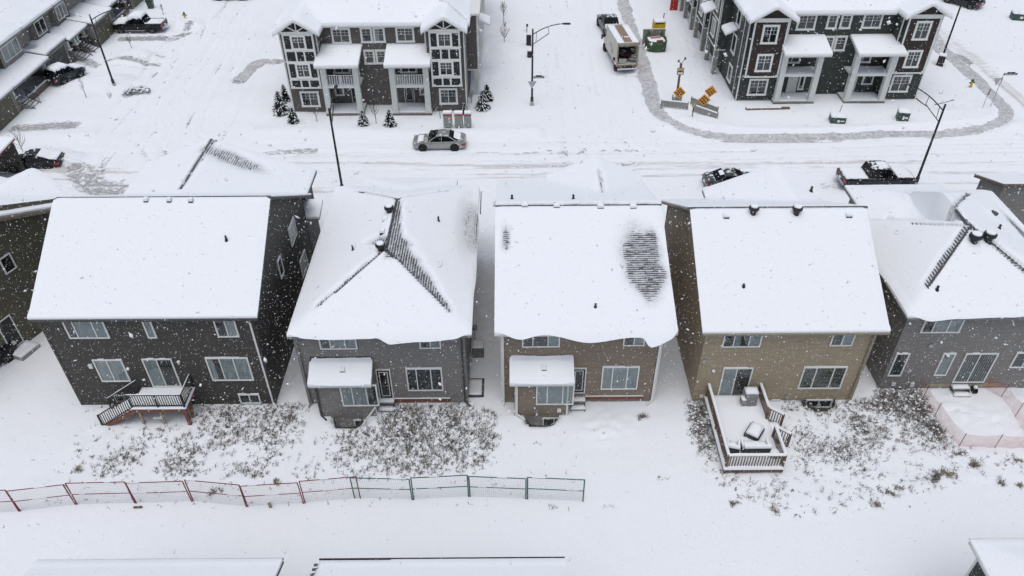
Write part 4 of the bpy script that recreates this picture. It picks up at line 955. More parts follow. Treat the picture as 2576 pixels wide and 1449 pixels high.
# ------------------------------------------------------------ the row of houses along the left street (they face +x)
def rowhouse(label, y0, y1, sid, gar, por, wup, seed, xf=-50.5, porch_stone='brick', gx=2.3, gz_=0.0):
    """gar, por: (y from, y to) of the projecting garage and of the porch"""
    t = thing('row_house', label, 'house', (xf, y0, 0), group='attached houses along the left street')
    L = y1 - y0; F = Face((0, 0), (0, 1)); ze = 5.6
    wall(t, F, L, ze, M[sid], .2, course=.16, corner=M['fascia_grey']); wall(t, Face((0, L), (-1, 0)), 9, ze, M[sid], .2, course=.3); wall(t, Face((-9, 0), (1, 0)), 9, ze, M[sid], .2, course=.3)
    # upper bay
    a, b = wup[0] - .45, wup[1] + .45
    B = Face((.55, a), (0, 1)); wall(t, B, b - a, ze, M['sid_olive' if sid != 'sid_olive' else 'sid_grey'], 2.9, course=.16); wall(t, Face((0, a), (1, 0)), .55, ze, M[sid], 2.9, course=.16)
    wall(t, Face((.55, b), (-1, 0)), .55, ze, M[sid], 2.9, course=.16)
    window(t, B, .45, b - a - .45, 3.75, 5.2, cols=(1,) * wup[2], kinds=[wup[3]] * wup[2], frame=.06, head=True)
    roof(t, [S(-9.4, .95, -.1, L + .1, 'EW', .42, 5.62)], .24, 'fascia_grey', .2, seed=seed, shing=False, step=.3, patches=[('line', ((.6, a - .2), (-2.6, a - .2), .16, .1), .9)], edge_snow=.7)
    # garage
    g0, g1 = gar
    wall(t, Face((gx, g0), (0, 1)), g1 - g0, 2.6, M[sid], .1, course=.16, corner=M['tgrey']); wall(t, Face((0, g0), (1, 0)), gx, 2.6, M[sid], .1, course=.16); wall(t, Face((gx, g1), (-1, 0)), gx, 2.6, M[sid], .1, course=.16)
    G_ = Face((gx, g0), (0, 1)); gd = MB(); fbox(gd, G_, .45, g1 - g0 - .45, .08, 2.35, .02, .07); d = gd.build('garage_door', M['fascia_dark'] if seed % 2 else M['sid_olive'], t)
    for k in range(4):
        p = MB(); fbox(p, G_, .5, g1 - g0 - .5, .12 + k * .56, .12 + k * .56 + .5, .07, .085); p.build('door_panel', M['fascia_dark'] if seed % 2 else M['sid_olive'], d)
    tr = MB()
    for u in (.3, g1 - g0 - .42): fbox(tr, G_, u, u + .14, .1, 2.4, .0, .09)
    fbox(tr, G_, .3, g1 - g0 - .28, 2.38, 2.56, 0, .09); tr.build('garage_trim', M['tgrey'], t)
    roof(t, [S(-.1, gx + .35, g0 - .1, g1 + .1, 'E', .2, 2.68 + gz_)], .2, 'fascia_grey', .18, seed=seed + 3, shing=False, step=.22, patches=[('ell', (.3, g0 + 1.0, .7, .8, 0), .9)], edge_snow=.7)
    # porch
    p0, p1 = por; px = 2.3
    roof(t, [S(-.05, px + .35, p0 - .1, p1 + .1, 'E', .2, 2.68)], .2, 'fascia_grey', .2, seed=seed + 5, shing=False, step=.22, edge_snow=.7)
    sl = MB(); sl.box(0, p0, 0, px, p1, .75); sl.build('porch_slab', M[porch_stone], t); snow_slab(t, .1, p0 + .1, px - .05, p1 - .1, .75, .06)
    for y in (p0 + .25, p1 - .25):
        c = MB(); c.box(px - .4, y - .14, 1.55, px - .12, y + .14, 2.62); c.build('column', M['col'], t)
        c = MB(); c.box(px - .5, y - .24, .7, px - .02, y + .24, 1.5); q = c.build('stone_pier', M[porch_stone], t); c = MB(); c.box(px - .54, y - .28, 1.5, px + .02, y + .28, 1.6); c.build('snow_cover', M['snow'], q)
    door(t, F, (p0 + p1) / 2 - .5, (p0 + p1) / 2 + .5, .78, 2.85, m='panel_dark', glassy=False, sm='tgrey')
    window(t, F, p0 + .3, p0 + .3 + 1.0, 1.4, 2.5, cols=(1,), kinds=['dark'], frame=.05, snow=False)
    # steps with black rails
    ys = p0 + .6
    for k in range(4):
        s = MB(); s.box(px + .28 * k, ys, 0, px + .28 * (k + 1), ys + 1.3, .62 - .17 * k); st = s.build('step', M['concrete'], t)
        s = MB(); s.box(px + .28 * k + .01, ys + .02, .62 - .17 * k, px + .28 * (k + 1) - .03, ys + 1.28, .67 - .17 * k); s.build('snow_cover', M['snow'], st)
    for y in (ys, ys + 1.3): railing(t, (px - .1, y), (px + 1.2, y), (.75, .05), .9, 'black', .13, bal=.03, top=.05)
    railing(t, (px - .25, p0 + 2.0), (px - .25, p1 - .3), .76, .9, 'black', .13, bal=.03, top=.05)
    return t
rowhouse('row house nearest the corner on the left street, blinds in its upper window', 61.5, 77.4, 'sid_olive', (.2, 8.4), (8.5, 15.6), (11.9, 15.0, 3, 'blind'), 2)
rowhouse('grey row house with the black garage door behind the tall leaning street lamp', 77.45, 84.2, 'sid_grey', (.0, 4.6), (4.7, 6.7), (2.8, 4.8, 2, 'dark'), 3, gx=2.0, gz_=.28)
rowhouse('grey row house whose pale blank garage wall faces the snow covered pickup', 84.25, 94.0, 'sid_grey', (2.4, 7.2), (.1, 2.3), (.7, 2.9, 3, 'dark'), 4, gx=3.1, gz_=.12)
rowhouse('farthest row house on the left street, white porch posts behind the pickup', 94.05, 104, 'sid_town', (5.0, 9.5), (-1.6, 3.9), (1.0, 3.4, 2, 'dark'), 6)
# corner porch roof with rust coloured beam at the left edge
pc = thing('corner_porch', 'snowy porch roof with rust red beam at the left edge, over a dark car', 'porch', (-45.6, 55.3, 0), R(-6))
pr, _ = roof(pc, [S(-4, 3.6, 0, 3.4, 'S', .12, 3.0)], .2, 'beam_rust', .14, shing=False, seed=4, step=.25, edge_snow=.8)
b = MB(); b.box(-4, -.02, 2.55, 3.3, .2, 2.86); b.build('beam', M['beam_rust'], pc)
c = MB(); c.box(2.1, .05, 0, 2.38, .33, 2.6); c.build('post', M['col'], pc); c = MB(); c.box(-2.9, .05, 0, -2.62, .33, 2.6); c.build('post', M['col'], pc)
wl_ = wall(pc, Face((-4, 3.3), (1, 0)), 7.4, 3.0, M['sid_dark'], .1)
# ------------------------------------------------------------ ground: bare street surface, walks, and the snow on top
base = MB(); base.poly([(-400, -60, -1.1), (400, -60, -1.1), (400, 500, -1.1), (-400, 500, -1.1)])
tag(base.build('ground', M['gsnow']), 'open snow covered land beyond the houses', 'ground', kind='structure')
rd = MB(); rd.poly([(-74, 40, 0), (74, 40, 0), (74, 124, 0), (-74, 124, 0)])
o = rd.build('road', M['asphalt']); o['kind'] = 'structure'
walk_px = [(1560, -40), (1568, 5), (1583, 60), (1604, 120), (1622, 180), (1634, 225), (1645, 268), (1678, 303), (1735, 331), (1830, 345), (1960, 347), (2100, 345), (2230, 339), (2340, 338), (2430, 332), (2500, 316), (2528, 294), (2520, 268), (2486, 232), (2446, 190), (2400, 150), (2365, 118), (2340, 80)]
walk_pts = [G(*p) for p in walk_px]
def strip(pts, w, z, name, m):
    # smooth ribbon
    P = []
    for i in range(len(pts) - 1):
        p0, p1, p2, p3 = pts[max(0, i - 1)], pts[i], pts[i + 1], pts[min(len(pts) - 1, i + 2)]
        for k in range(6):
            t = k / 6; P.append(tuple(.5 * (2 * b + (c - a) * t + (2 * a - 5 * b + 4 * c - d) * t * t + (-a + 3 * b - 3 * c + d) * t ** 3) for a, b, c, d in zip(p0, p1, p2, p3)))
    P.append(pts[-1]); L, Rr = [], []
    for i, p in enumerate(P):
        a, b = P[max(0, i - 1)], P[min(len(P) - 1, i + 1)]; dx, dy = b[0] - a[0], b[1] - a[1]; n = math.hypot(dx, dy) + 1e-9
        L.append((p[0] - dy / n * w / 2, p[1] + dx / n * w / 2, z)); Rr.append((p[0] + dy / n * w / 2, p[1] - dx / n * w / 2, z))
    mb = MB()
    for i in range(len(P) - 1): mb.poly([Rr[i], Rr[i + 1], L[i + 1], L[i]])
    for A_ in (L, Rr):
        for i in range(len(P) - 1): mb.poly([A_[i], A_[i + 1], (A_[i + 1][0], A_[i + 1][1], z - .12), (A_[i][0], A_[i][1], z - .12)])
    o = mb.build(name, M[m]); o['kind'] = 'structure'; return P
walkP = strip(walk_pts, 2.3, .10, 'sidewalk', 'walk')
walk2 = [G(*p) for p in ((700, 156), (655, 158), (630, 176), (600, 205))]
strip(walk2, 1.6, .08, 'path', 'walk')

yn = np.concatenate([np.arange(8, 34, .2), np.arange(34, 64, .25), np.arange(64, 124.1, .36)]); xn = np.arange(-74, 74.01, .26)
X, Y = np.meshgrid(xn, yn, indexing='ij')
H_ = .16 + .10 * fbm(X * .08, Y * .08, 3, 3) + .10 * fbm(X * .35, Y * .35, 5, 4) + .02 * fbm(X * 1.7, Y * 1.7, 6, 2)
grime = np.zeros(X.shape); thin = np.zeros(X.shape)
# driven surfaces
road_main = ((Y > 48.6) & (Y < 64.2)); mk_main = sstep(47.4, 49.2, Y) * sstep(65.0, 63.0, Y - .0 * X)
def along(pts, w, soft=.8): return sstep(w + soft, w - .1, segdist(X, Y, pts))
st_mid = along([(8.5, 60), (8.2, 80), (7.5, 125)], 5.2); st_left = along([(-30, 56), (-34, 80), (-33, 125)], 6.5)
st_diag = along([G(2330, 20), G(2450, 120), G(2600, 250)], 5.5, 1.5)
road = np.maximum.reduce([mk_main, st_mid, st_left, st_diag])
H_ = H_ * (1 - .62 * road) + .055 * road
rut = lambda u, f, sd: vnoise(u * f, u * 0 + 3.3, sd)
wob = fbm(X * .05, Y * .05, 14, 2) * 2.0
tr = (fbm(X * .05, (Y + wob) * 1.9, 21, 4)); H_ -= mk_main * .065 * sstep(-.02, .22, tr); H_ += mk_main * .03 * fbm(X * .1, (Y + wob) * 3.5, 24, 3)
wob2 = fbm(X * .05, Y * .04, 15, 2) * 2.0
tr2 = (fbm((X + wob2) * 1.9, Y * .05, 22, 4)); H_ -= np.maximum(st_mid, st_left) * .075 * sstep(-.02, .22, tr2)
grime = np.maximum(grime, mk_main * (.26 + .5 * sstep(.0, .25, tr)) * sstep(52.0, 56.0, Y + wob) * sstep(63, 60, Y)); grime = np.maximum(grime, .30 * mk_main)
grime = np.maximum(grime, st_mid * (.12 + .35 * sstep(.02, .25, tr2))); grime = np.maximum(grime, st_left * (.2 + .35 * sstep(.02, .25, tr2)))
d1_, d2_ = G(2330, 60), G(2600, 285)
dx, dy = d2_[0] - d1_[0], d2_[1] - d1_[1]; Ld = math.hypot(dx, dy); cross = ((X - d1_[0]) * -dy + (Y - d1_[1]) * dx) / Ld; alongd = ((X - d1_[0]) * dx + (Y - d1_[1]) * dy) / Ld
trd = fbm(cross * 2.2 + .02 * alongd, alongd * .05, 28, 4); band = np.exp(-((cross) / 1.9) ** 2)
grime = np.maximum(grime, np.clip(band * (.62 + .9 * trd), 0, .85)); H_ -= st_diag * .04 * sstep(0, .2, trd)
# wheel ruts: two parallel grooves along given sight lines
def ruts(pts, gauge=1.55, depth=.075, g=.5, w=.17):
    global H_, grime
    P = [G(*p) for p in pts]
    for s_ in (-1, 1):
        Q = []
        for i, p in enumerate(P):
            a, b = P[max(0, i - 1)], P[min(len(P) - 1, i + 1)]; dx, dy = b[0] - a[0], b[1] - a[1]; n = math.hypot(dx, dy) + 1e-9
            Q.append((p[0] - dy / n * s_ * gauge / 2, p[1] + dx / n * s_ * gauge / 2))
        d = segdist(X, Y, Q); H_ -= depth * np.exp(-(d / w) ** 2); H_ += depth * .35 * np.exp(-((d - .36) / .14) ** 2); grime = np.maximum(grime, g * np.exp(-(d / (w * 1.6)) ** 2))
ruts([(1200, 395), (1600, 400), (2100, 385), (2576, 372)], g=.55); ruts([(1170, 372), (1500, 368), (2000, 372), (2576, 360)], g=.4)
ruts([(300, 470), (430, 420), (620, 385), (1030, 384)], g=.5); ruts([(760, 445), (1100, 440), (1400, 430), (1800, 425), (2100, 420)], g=.45)
ruts([(1440, -10), (1455, 150), (1480, 300), (1600, 400)], g=.35); ruts([(1500, 200), (1510, 320), (1440, 380), (1300, 400)], g=.35); ruts([(1560, 200), (1570, 300), (1640, 370), (1760, 392)], g=.3)
ruts([(560, -10), (520, 100), (440, 230), (330, 360), (260, 450)], g=.4); ruts([(620, -10), (600, 120), (520, 250), (480, 350), (560, 400)], g=.35); ruts([(380, 260), (350, 330), (400, 400), (500, 440)], g=.35)
ruts([(480, -10), (440, 120), (390, 220), (250, 300), (180, 320)], g=.4); ruts([(540, 30), (500, 180), (330, 250), (240, 380), (230, 460)], g=.45); ruts([(600, 40), (560, 200), (480, 330), (640, 372), (1000, 376)], g=.45); ruts([(420, 300), (380, 380), (480, 460)], g=.5); ruts([(270, 158), (330, 162), (400, 168)], g=.6, depth=.12)
# windswept banks between lawn and street, mounds beside the driveways
yb = 47.6 + .5 * np.sin(X * .21) ; H_ += .16 * np.exp(-((Y - yb) / .8) ** 2) * (1 + fbm(X * .5, Y * .5, 31, 2))
yb2 = 65.2 + .4 * np.sin(X * .17); H_ += .20 * np.exp(-((Y - yb2) / .9) ** 2) * (1 + fbm(X * .5, Y * .5, 32, 2)) * (1 - np.maximum(st_mid, st_left))
def mound(px, py, r, h, ax=1.0):
    global H_
    x, y = G(px, py); d = np.hypot((X - x) / ax, Y - y) / r; H_ += h * sstep(1.1, .25, d + .45 * fbm(X * .5, Y * .5, int(px), 3))
for m_ in ((125, 408, 2.2, .7, 1.6), (345, 150, 2.2, .65, 1.5), (470, 62, 1.8, .5, 1.3), (245, 215, 2.4, .4, 1.4), (95, 395, 1.6, .3, 1.4), (305, 205, 1.4, .4, 1.8), (1245, 110, 2.6, .3, 1.0), (1225, 190, 1.8, .35, 1.2), (1290, 130, 2.4, .3, 1), (1750, 315, 2.6, .25, 2), (2420, 300, 2.5, .2, 2), (610, 100, 3, .2, 1.5), (640, 260, 4, .25, 1.8),
           (520, 470, 3.5, .3, 1.5), (1215, 600, 1.2, .2, 1), (860, 345, 4, .15, 2), (2480, 160, 3, .25, 1.4), (2330, 300, 3, .2, 2)): mound(*m_)
# fence line drift and the gentle hollow of the open ground in front
H_ += .10 * np.exp(-((Y - 25.2) / .7) ** 2) * (X > -26) * (X < 4); H_ += .12 * fbm(X * .12, Y * .12, 41, 2) * (Y < 30)
# bare and thin places
for pts, w, a in (([(48, 326), (180, 318)], 1.2, .62), ([(200, 430), (235, 470), (290, 480)], 1.6, .62), ([(680, 386), (790, 380)], .55, .6), ([(310, 100), (440, 98)], 1.0, .66), ([(420, 100), (470, 86)], .8, .66), ([(480, 66), (470, 76)], .7, .62),
                  ([(268, 156), (330, 160), (400, 166)], .45, .62), ([(186, 140), (240, 168)], .9, .6), ([(395, 148), (412, 145)], .4, .6), ([(395, 185), (385, 195)], .3, .6), ([(290, 305), (300, 298)], .3, .6), ([(2350, 120), (2440, 190)], .8, .5),
                  ([(2405, 140), (2440, 165)], .5, .64), ([(2080, 470), (2120, 474)], .9, .5), ([(1555, 190), (1615, 196)], .5, .45), ([(560, 440), (440, 470)], .5, .5), ([(270, 395), (250, 430)], .5, .45), ([(10, 910), (30, 900)], .7, .0)):
    P = [G(*p) for p in pts]; d = segdist(X, Y, P) + .35 * fbm(X * .9, Y * .9, 51, 3); thin = np.maximum(thin, a * sstep(w * 1.5, w * .4, d)); H_ -= .07 * sstep(w * 1.3, w * .5, d)
# cleared walks
dw = segdist(X, Y, walkP) * 1.25 + .75 * fbm(X * .9, Y * .9, 61, 4)
fade = sstep(0, 1, np.clip(1.25 - (X - 33) / 14, .45, 1))
H_ = H_ * (1 - sstep(1.15, .75, dw)) + (.135 - .11 * fade) * sstep(1.15, .75, dw); H_ += .07 * np.exp(-((dw - 1.5) / .35) ** 2); thin = np.maximum(thin, .56 * sstep(1.05, .7, dw) * (1 - fade * .0))
dw2 = segdist(X, Y, walk2) + .9 * fbm(X * 1.2, Y * 1.2, 62, 3); H_ = np.where(dw2 < .8, .02, H_); thin = np.maximum(thin, .6 * sstep(1, .6, dw2))
# footprints beside the green town house and trampled yards
rg = random.Random(5)
def prints(pts, n=60, r=.16, dpt=.12, j=.25):
    global H_
    P = [G(*p) for p in pts]; seg = [math.hypot(b[0] - a[0], b[1] - a[1]) for a, b in zip(P[:-1], P[1:])]; T = sum(seg)
    for k in range(n):
        u = T * k / n; i = 0
        while i < len(seg) - 1 and u > seg[i]: u -= seg[i]; i += 1
        f = u / seg[i]; x = P[i][0] + (P[i + 1][0] - P[i][0]) * f + rg.uniform(-j, j); y = P[i][1] + (P[i + 1][1] - P[i][1]) * f + rg.uniform(-j, j)
        ix = int((x + 74) / .26)
        iy = int(np.searchsorted(yn, y)); sl = (slice(max(0, ix - 3), ix + 4), slice(max(0, iy - 4), iy + 5))
        d = np.hypot(X[sl] - x, Y[sl] - y); H_[sl] += -dpt * np.exp(-(d / r) ** 2) + dpt * .5 * np.exp(-((d - .35) / .15) ** 2)
prints([(1715, 60), (1745, 130), (1775, 190), (1800, 240), (1830, 270)], 90, .22, .12, .5); prints([(1690, 30), (1740, 140), (1790, 230)], 60, .2, .1, .3)
prints([(1500, 1045), (1560, 1080), (1480, 1098), (1600, 1040)], 60, .2, .045, .5); prints([(1450, 1075), (1530, 1100), (1590, 1085)], 30, .2, .04, .4)
prints([(2360, 1000), (2420, 1040), (2500, 1080), (2560, 1100)], 70, .25, .06, .9); prints([(2400, 1060), (2530, 1040), (2560, 1000)], 60, .25, .06, .8); prints([(1215, 640), (1222, 760), (1222, 900)], 70, .2, .1, .4)
prints([(120, 260), (200, 230), (260, 160)], 60, .3, .1, .8); prints([(1270, 190), (1240, 200), (1300, 110)], 40, .3, .12, .7)
# rough, plant filled yards
lotA = [G(*p) for p in ((215, 1030), (705, 1022), (745, 975), (775, 1030), (1160, 1025), (1248, 1040), (1246, 1120), (1238, 1175), (1150, 1200), (900, 1215), (560, 1215), (340, 1205), (150, 1232), (175, 1150), (205, 1085))]
lotB = [G(*p) for p in ((1722, 1010), (1790, 1018), (1840, 1190), (1985, 1195), (1990, 1130), (1960, 1015), (2150, 1015), (2190, 975), (2310, 990), (2340, 1060), (2405, 1130), (2576, 1140), (2576, 1200), (2350, 1230), (2200, 1275), (2050, 1310), (1900, 1275), (1790, 1225), (1750, 1130))]
ma_ = inpoly(X, Y, lotA); mb__ = inpoly(X, Y, lotB); rough = (ma_ | mb__).astype(float)
H_ += rough * (.20 * fbm(X * 1.3, Y * 1.3, 71, 4) + .05)
for wx, wy, wr, wd_ in ((-9.5, 30.12, 1.0, .86), (1.62, 30.12, 1.0, .86), (18.0, 31.12, .98, .78)):
    dd_ = np.hypot((X - wx) / wr, (Y - wy) / wd_); H_ = np.where(dd_ < 1.0, -.95, H_)
# keep snow below building floors
nx_, ny_ = X.shape
Fg = _faces(np.ones((nx_ - 1, ny_ - 1), bool), nx_, ny_)
arr_obj('snow_ground', np.stack([X.ravel(), Y.ravel(), H_.ravel()], 1), Fg, M['gsnow'], smooth=True, attrs=dict(grime=grime, thin=thin), kind='structure')
def gz(x, y):
    i = min(max((x + 74) / .26, 0), nx_ - 2); j = min(max(np.searchsorted(yn, y) - 1, 0), ny_ - 2); i = int(i)
    return float(H_[i, j])
# ------------------------------------------------------------ vehicles (front towards +x)
def paint(name, col, rough=.3, metal=.3, snow=0): return mat(name, col, rough, .06, 2, 0, 20, metal, .5, snow=snow, sscale=3.0)
def wheel(parent, x, y, r=.34, w=.23, snowy=True, rimm='steel'):
    s = 1 if y > 0 else -1
    t = MB(); t.lathe([(r * .62, -w / 2), (r * .94, -w / 2), (r, -w * .32), (r, w * .32), (r * .94, w / 2), (r * .62, w / 2)], 24, (x, y, r), 'y'); o = t.build('wheel', M['rubber'], parent, smooth='auto')
    rm = MB(); rm.lathe([(r * .6, -.02 * s), (r * .62, s * w * .42), (r * .55, s * w * .40), (r * .5, s * w * .2), (r * .12, s * w * .25), (r * .1, s * w * .4)], 20, (x, y, r), 'y')
    for k in range(5):
        a = k * math.tau / 5 + .3; rm.beam((x + .05 * math.cos(a), y + s * w * .38, r + .05 * math.sin(a)), (x + r * .58 * math.cos(a), y + s * w * .40, r + r * .58 * math.sin(a)), .06, .04)
    rm.build('rim', M[rimm], o)
    return o
def ring(x, w, z0, z1, top=None, nt=.82, tuck=.06):
    """a closed body cross-section at x: rocker, bulging side, shoulder, crown"""
    c = z1 if top is None else top
    R_ = [(w * .80, z0), (w - tuck * .6, z0 + .06), (w, z0 + (z1 - z0) * .45), (w - .015, z0 + (z1 - z0) * .78), (w - .07, z1 - .02), (w * nt - .04, z1 + (c - z1) * .6 + .012), (w * .4, c + .02)]
    return [(x, y, z) for y, z in R_] + [(x, -y, z) for y, z in reversed(R_)]
def car(name, label, cat, loc, rz, kind='sedan', pm=None, snow=0, group=None, taill=True, L=4.8, rimm='steel'):
    t = thing(name, label, cat, loc, R(rz), group); h = L / 2; W2 = .91 if kind != 'pickup' else 1.0
    k = {'sedan': 0, 'suv': .22, 'pickup': .32}[kind]; zr = {'sedan': 1.43, 'suv': 1.72, 'pickup': 1.92}[kind]; zb = .22 + k * .7; sh = .88 + k * .75; hood = sh + .02
    wr = .33 if kind == 'sedan' else .39; fx, rx = h - .92, -h + .98 if kind != 'pickup' else -h + 1.25
    b = MB(); st = []
    if kind == 'pickup':
        prof = [(h, .80, zb + .12, hood - .18), (h - .10, .93, zb + .05, hood - .06), (h - .5, .98, zb, hood + .05), (h - 1.25, 1.0, zb, hood + .1), (h - 1.9, 1.0, zb, sh + .05), (-h + 1.95, 1.0, zb, sh + .05), (-h + .3, 1.0, zb + .05, sh + .05), (-h + .05, .97, zb + .1, sh + .03), (-h, .95, zb + .16, sh)]
    else:
        dk = sh + (.12 if kind == 'sedan' else .06)
        prof = [(h, .62, zb + .16, hood - .30), (h - .10, .80, zb + .05, hood - .17), (h - .45, .89, zb, hood - .06), (h - 1.2, W2, zb, hood + .03), (h - 1.5, W2, zb, sh + .05), (0, W2, zb, sh + .06), (-h + 1.1, W2, zb, dk - .02), (-h + .35, W2 - .03, zb, dk + .02), (-h + .08, .82, zb + .08, dk - .06), (-h, .72, zb + .16, dk - .22)]
    b.loft([ring(*p) for p in prof]); body = b.build('body', pm, t, smooth='auto')
    # dark wheel arches, sills
    for x in (fx, rx):
        for s in (-1, 1):
            a = MB(); n = 12; w_ = prof[4][1]
            pr = None
            for i in range(n + 1):
                tt = math.pi * i / n; q = (x + (wr + .09) * math.cos(tt), wr + .02 + (wr + .09) * math.sin(tt)); 
                if pr: a.hexa([(pr[0], s * (w_ - .06), pr[1] - .0), (q[0], s * (w_ - .06), q[1]), (q[0], s * (w_ + .012), q[1]), (pr[0], s * (w_ + .012), pr[1]), (x + (pr[0] - x) * .86, s * (w_ - .06), wr + (pr[1] - wr) * .86), (x + (q[0] - x) * .86, s * (w_ - .06), wr + (q[1] - wr) * .86), (x + (q[0] - x) * .86, s * (w_ + .012), wr + (q[1] - wr) * .86), (x + (pr[0] - x) * .86, s * (w_ + .012), wr + (pr[1] - wr) * .86)])
                pr = q
            a.build('wheel_arch', M['rubber'], t)
            d = MB(); d.lathe([(wr + .05, -.002), (wr + .05, .012)], 22, (x, s * (w_ - .004), wr + .02), 'y'); d.build('wheel_well', M['rubber'], t); wheel(t, x, s * (w_ - .10), wr, .24, rimm=rimm)
    # cabin
    if kind == 'sedan': cb = [(h - 1.35, sh + .04), (h - 2.15, zr - .04), (h - 2.45, zr), (-h + 1.75, zr - .01), (-h + 1.45, zr - .07), (-h + .68, sh + .13)]
    elif kind == 'suv': cb = [(h - 1.2, sh + .04), (h - 1.9, zr - .05), (h - 2.2, zr), (-h + .75, zr - .02), (-h + .45, zr - .10), (-h + .12, sh + .08)]
    else: cb = [(h - 1.55, sh + .1), (h - 2.3, zr - .05), (h - 2.6, zr), (-h + 2.35, zr - .01), (-h + 2.15, zr - .06), (-h + 1.95, sh + .04)]
    wb, wt = W2 - .06, W2 - .24
    x0, x1, x2, x3, x4, x5 = [c[0] for c in cb]; z0 = sh - .02
    roof_ = MB(); R3 = []
    for (x, z, w) in ((x1, cb[1][1], wt - .03), (x2, cb[2][1], wt), ((x2 + x3) / 2, zr + .015, wt), (x3, cb[3][1], wt), (x4, cb[4][1], wt - .03)):
        R3.append([(x, w, z - .05), (x, w - .03, z), (x, w * .5, z + .025), (x, -w * .5, z + .025), (x, -w + .03, z), (x, -w, z - .05)])
    roof_.loft(R3); roof_.build('cabin_roof', pm, t, smooth='auto')
    gl = lambda nm, P: (lambda m_: (m_.poly(P), m_.poly([(p[0], p[1], p[2]) for p in reversed(P)]), m_.build(nm, M['dkglass'], t)))(MB())
    gl('windshield', [(x0, wb - .04, cb[0][1]), (x0, -wb + .04, cb[0][1]), (x1, -wt + .03, cb[1][1] - .02), (x1, wt - .03, cb[1][1] - .02)])
    gl('rear_window', [(x5, -wb + .06, cb[5][1]), (x5, wb - .06, cb[5][1]), (x4, wt - .03, cb[4][1] - .02), (x4, -wt + .03, cb[4][1] - .02)])
    xm = (x2 + x3) / 2 + .1
    for s in (-1, 1):
        f = lambda x, z: (x, s * (wb + (wt - wb) * (z - z0) / (zr - .05 - z0)), z)
        core = MB(); core.poly([f(x0 - .02, z0), f(x1, zr - .06), f(x4, zr - .08), f(x5 + .03, z0)]); core.poly([f(x5 + .03, z0), f(x4, zr - .08), f(x1, zr - .06), f(x0 - .02, z0)]); core.build('side_glass', M['dkglass'], t)
        p = MB(); o_ = .012 * s
        def pil(a, b_, w=.07):
            A_, B_ = f(*a), f(*b_); p.beam((A_[0], A_[1] + o_, A_[2]), (B_[0], B_[1] + o_, B_[2]), w, .03, up=(0, 1, 0))
        pil((x0 - .02, z0 + .05), (x1, zr - .06)); pil((x5 + .02, z0 + .05), (x4, zr - .08), .09); pil((xm, z0), (xm, zr - .06), .06); pil((x0, z0 + .03), (x5, z0 + .03), .05)
        if kind == 'suv': pil((x4 + .55, z0), (x4 + .55, zr - .06), .07)
        p.build('pillar', pm, t)
        mi = MB(); mi.box(x0 - .28, s * (wb + .02), z0 + .02, x0 - .08, s * (wb + .2), z0 + .18); mi.build('mirror', M['black'] if kind == 'pickup' else pm, t)
        hl = MB(); hl.hexa([(h - .30, s * .88, hood - .22), (h - .03, s * .60, hood - .26), (h - .06, s * .55, hood - .26), (h - .3, s * .70, hood - .22), (h - .34, s * .88, hood - .09), (h - .08, s * .62, hood - .13), (h - .10, s * .55, hood - .13), (h - .34, s * .70, hood - .09)]) if s > 0 else hl.box(h - .26, -.87, hood - .24, h - .03, -.58, hood - .12)
        hl.build('headlight', M['lens'], t)
        tl = MB(); zt_ = prof[-1][3]; wt_ = prof[-2][1]
        tl.box(-h + .0, s * (wt_ - .28), zt_ - .24, -h + .34, s * (prof[-3][1] + .012), zt_ - .03) if kind != 'pickup' else tl.box(-h - .01, s * .82, sh - .42, -h + .12, s * 1.005, sh - .04)
        tl.build('tail_light', M['lens_red'], t)
    bp = MB(); bp.box(-h - .08, -.85, zb + .08, -h + .1, .85, zb + .3) if kind == 'pickup' else bp.box(-h - .03, -.7, zb + .1, -h + .06, .7, zb + .3)
    bp.build('bumper', M['steel'] if kind == 'pickup' else pm, t); pl = MB(); pl.box(-h - .09, -.16, zb + .32, -h - .0, .16, zb + .46); pl.build('number_plate', M['vinyl'], t)
    gr = MB(); gr.box(h - .12, -.5, zb + .22, h + .012, .5, hood - .28); gr.build('grille', M['black'], t)
    if kind == 'pickup' and snow != 'tonneau':
        bd = MB()   # open box
        bd.box(-h + .1, -.8, sh - .3, -h + 1.85, .8, sh + .062); bd.build('load_bed', M['black'], t)
        for a in (-1, 1):
            r_ = MB(); r_.box(-h + .05, a * .84, sh + .02, -h + 1.9, a * .99, sh + .12); r_.build('bed_rail', pm, t)
        r_ = MB(); r_.box(-h, -.99, sh, -h + .1, .99, sh + .12); r_.build('tailgate', pm, t)
    return t, dict(h=h, sh=sh, zr=zr, cb=cb, wb=wb, wt=wt, hood=hood)
def cover(t, xs, prof, hw, th=.08, seed=1, drop=0.0, name='snow_cover', trimn=0.03):
    """snow lying over a run of stations: prof(x) height, hw(x) half width"""
    n = max(4, int(abs(xs[1] - xs[0]) / .12)); ny = 12; P = []; 
    xx = np.linspace(xs[0], xs[1], n + 1); V = []; 
    for i, x in enumerate(xx):
        for j in range(ny + 1):
            v = -1 + 2 * j / ny; w = hw(x); jag = .03 * math.sin(x * 9 + seed) + .03 * math.sin(x * 23 + seed * 2)
            edge = max(0, abs(v) - .86) / .14; z = prof(x) + th * (1 - edge ** 2 * .6) * (1 if 0 < i < n else .55) - edge * (drop + jag * (drop > 0) * 2) 
            V.append((x, v * (w + jag * .4), z))
    nv = len(V); V = V + [(a, b * .98, c - th * .5 - .02 if abs(b) > 0 else c - th) for a, b, c in V]
    F = _faces(np.ones((n, ny), bool), n + 1, ny + 1); B = _boundary(F)
    return arr_obj(name, V, np.concatenate([F, np.stack([B[:, 1], B[:, 0], B[:, 0] + nv, B[:, 1] + nv], 1)]), M['snow'], t, smooth=True)
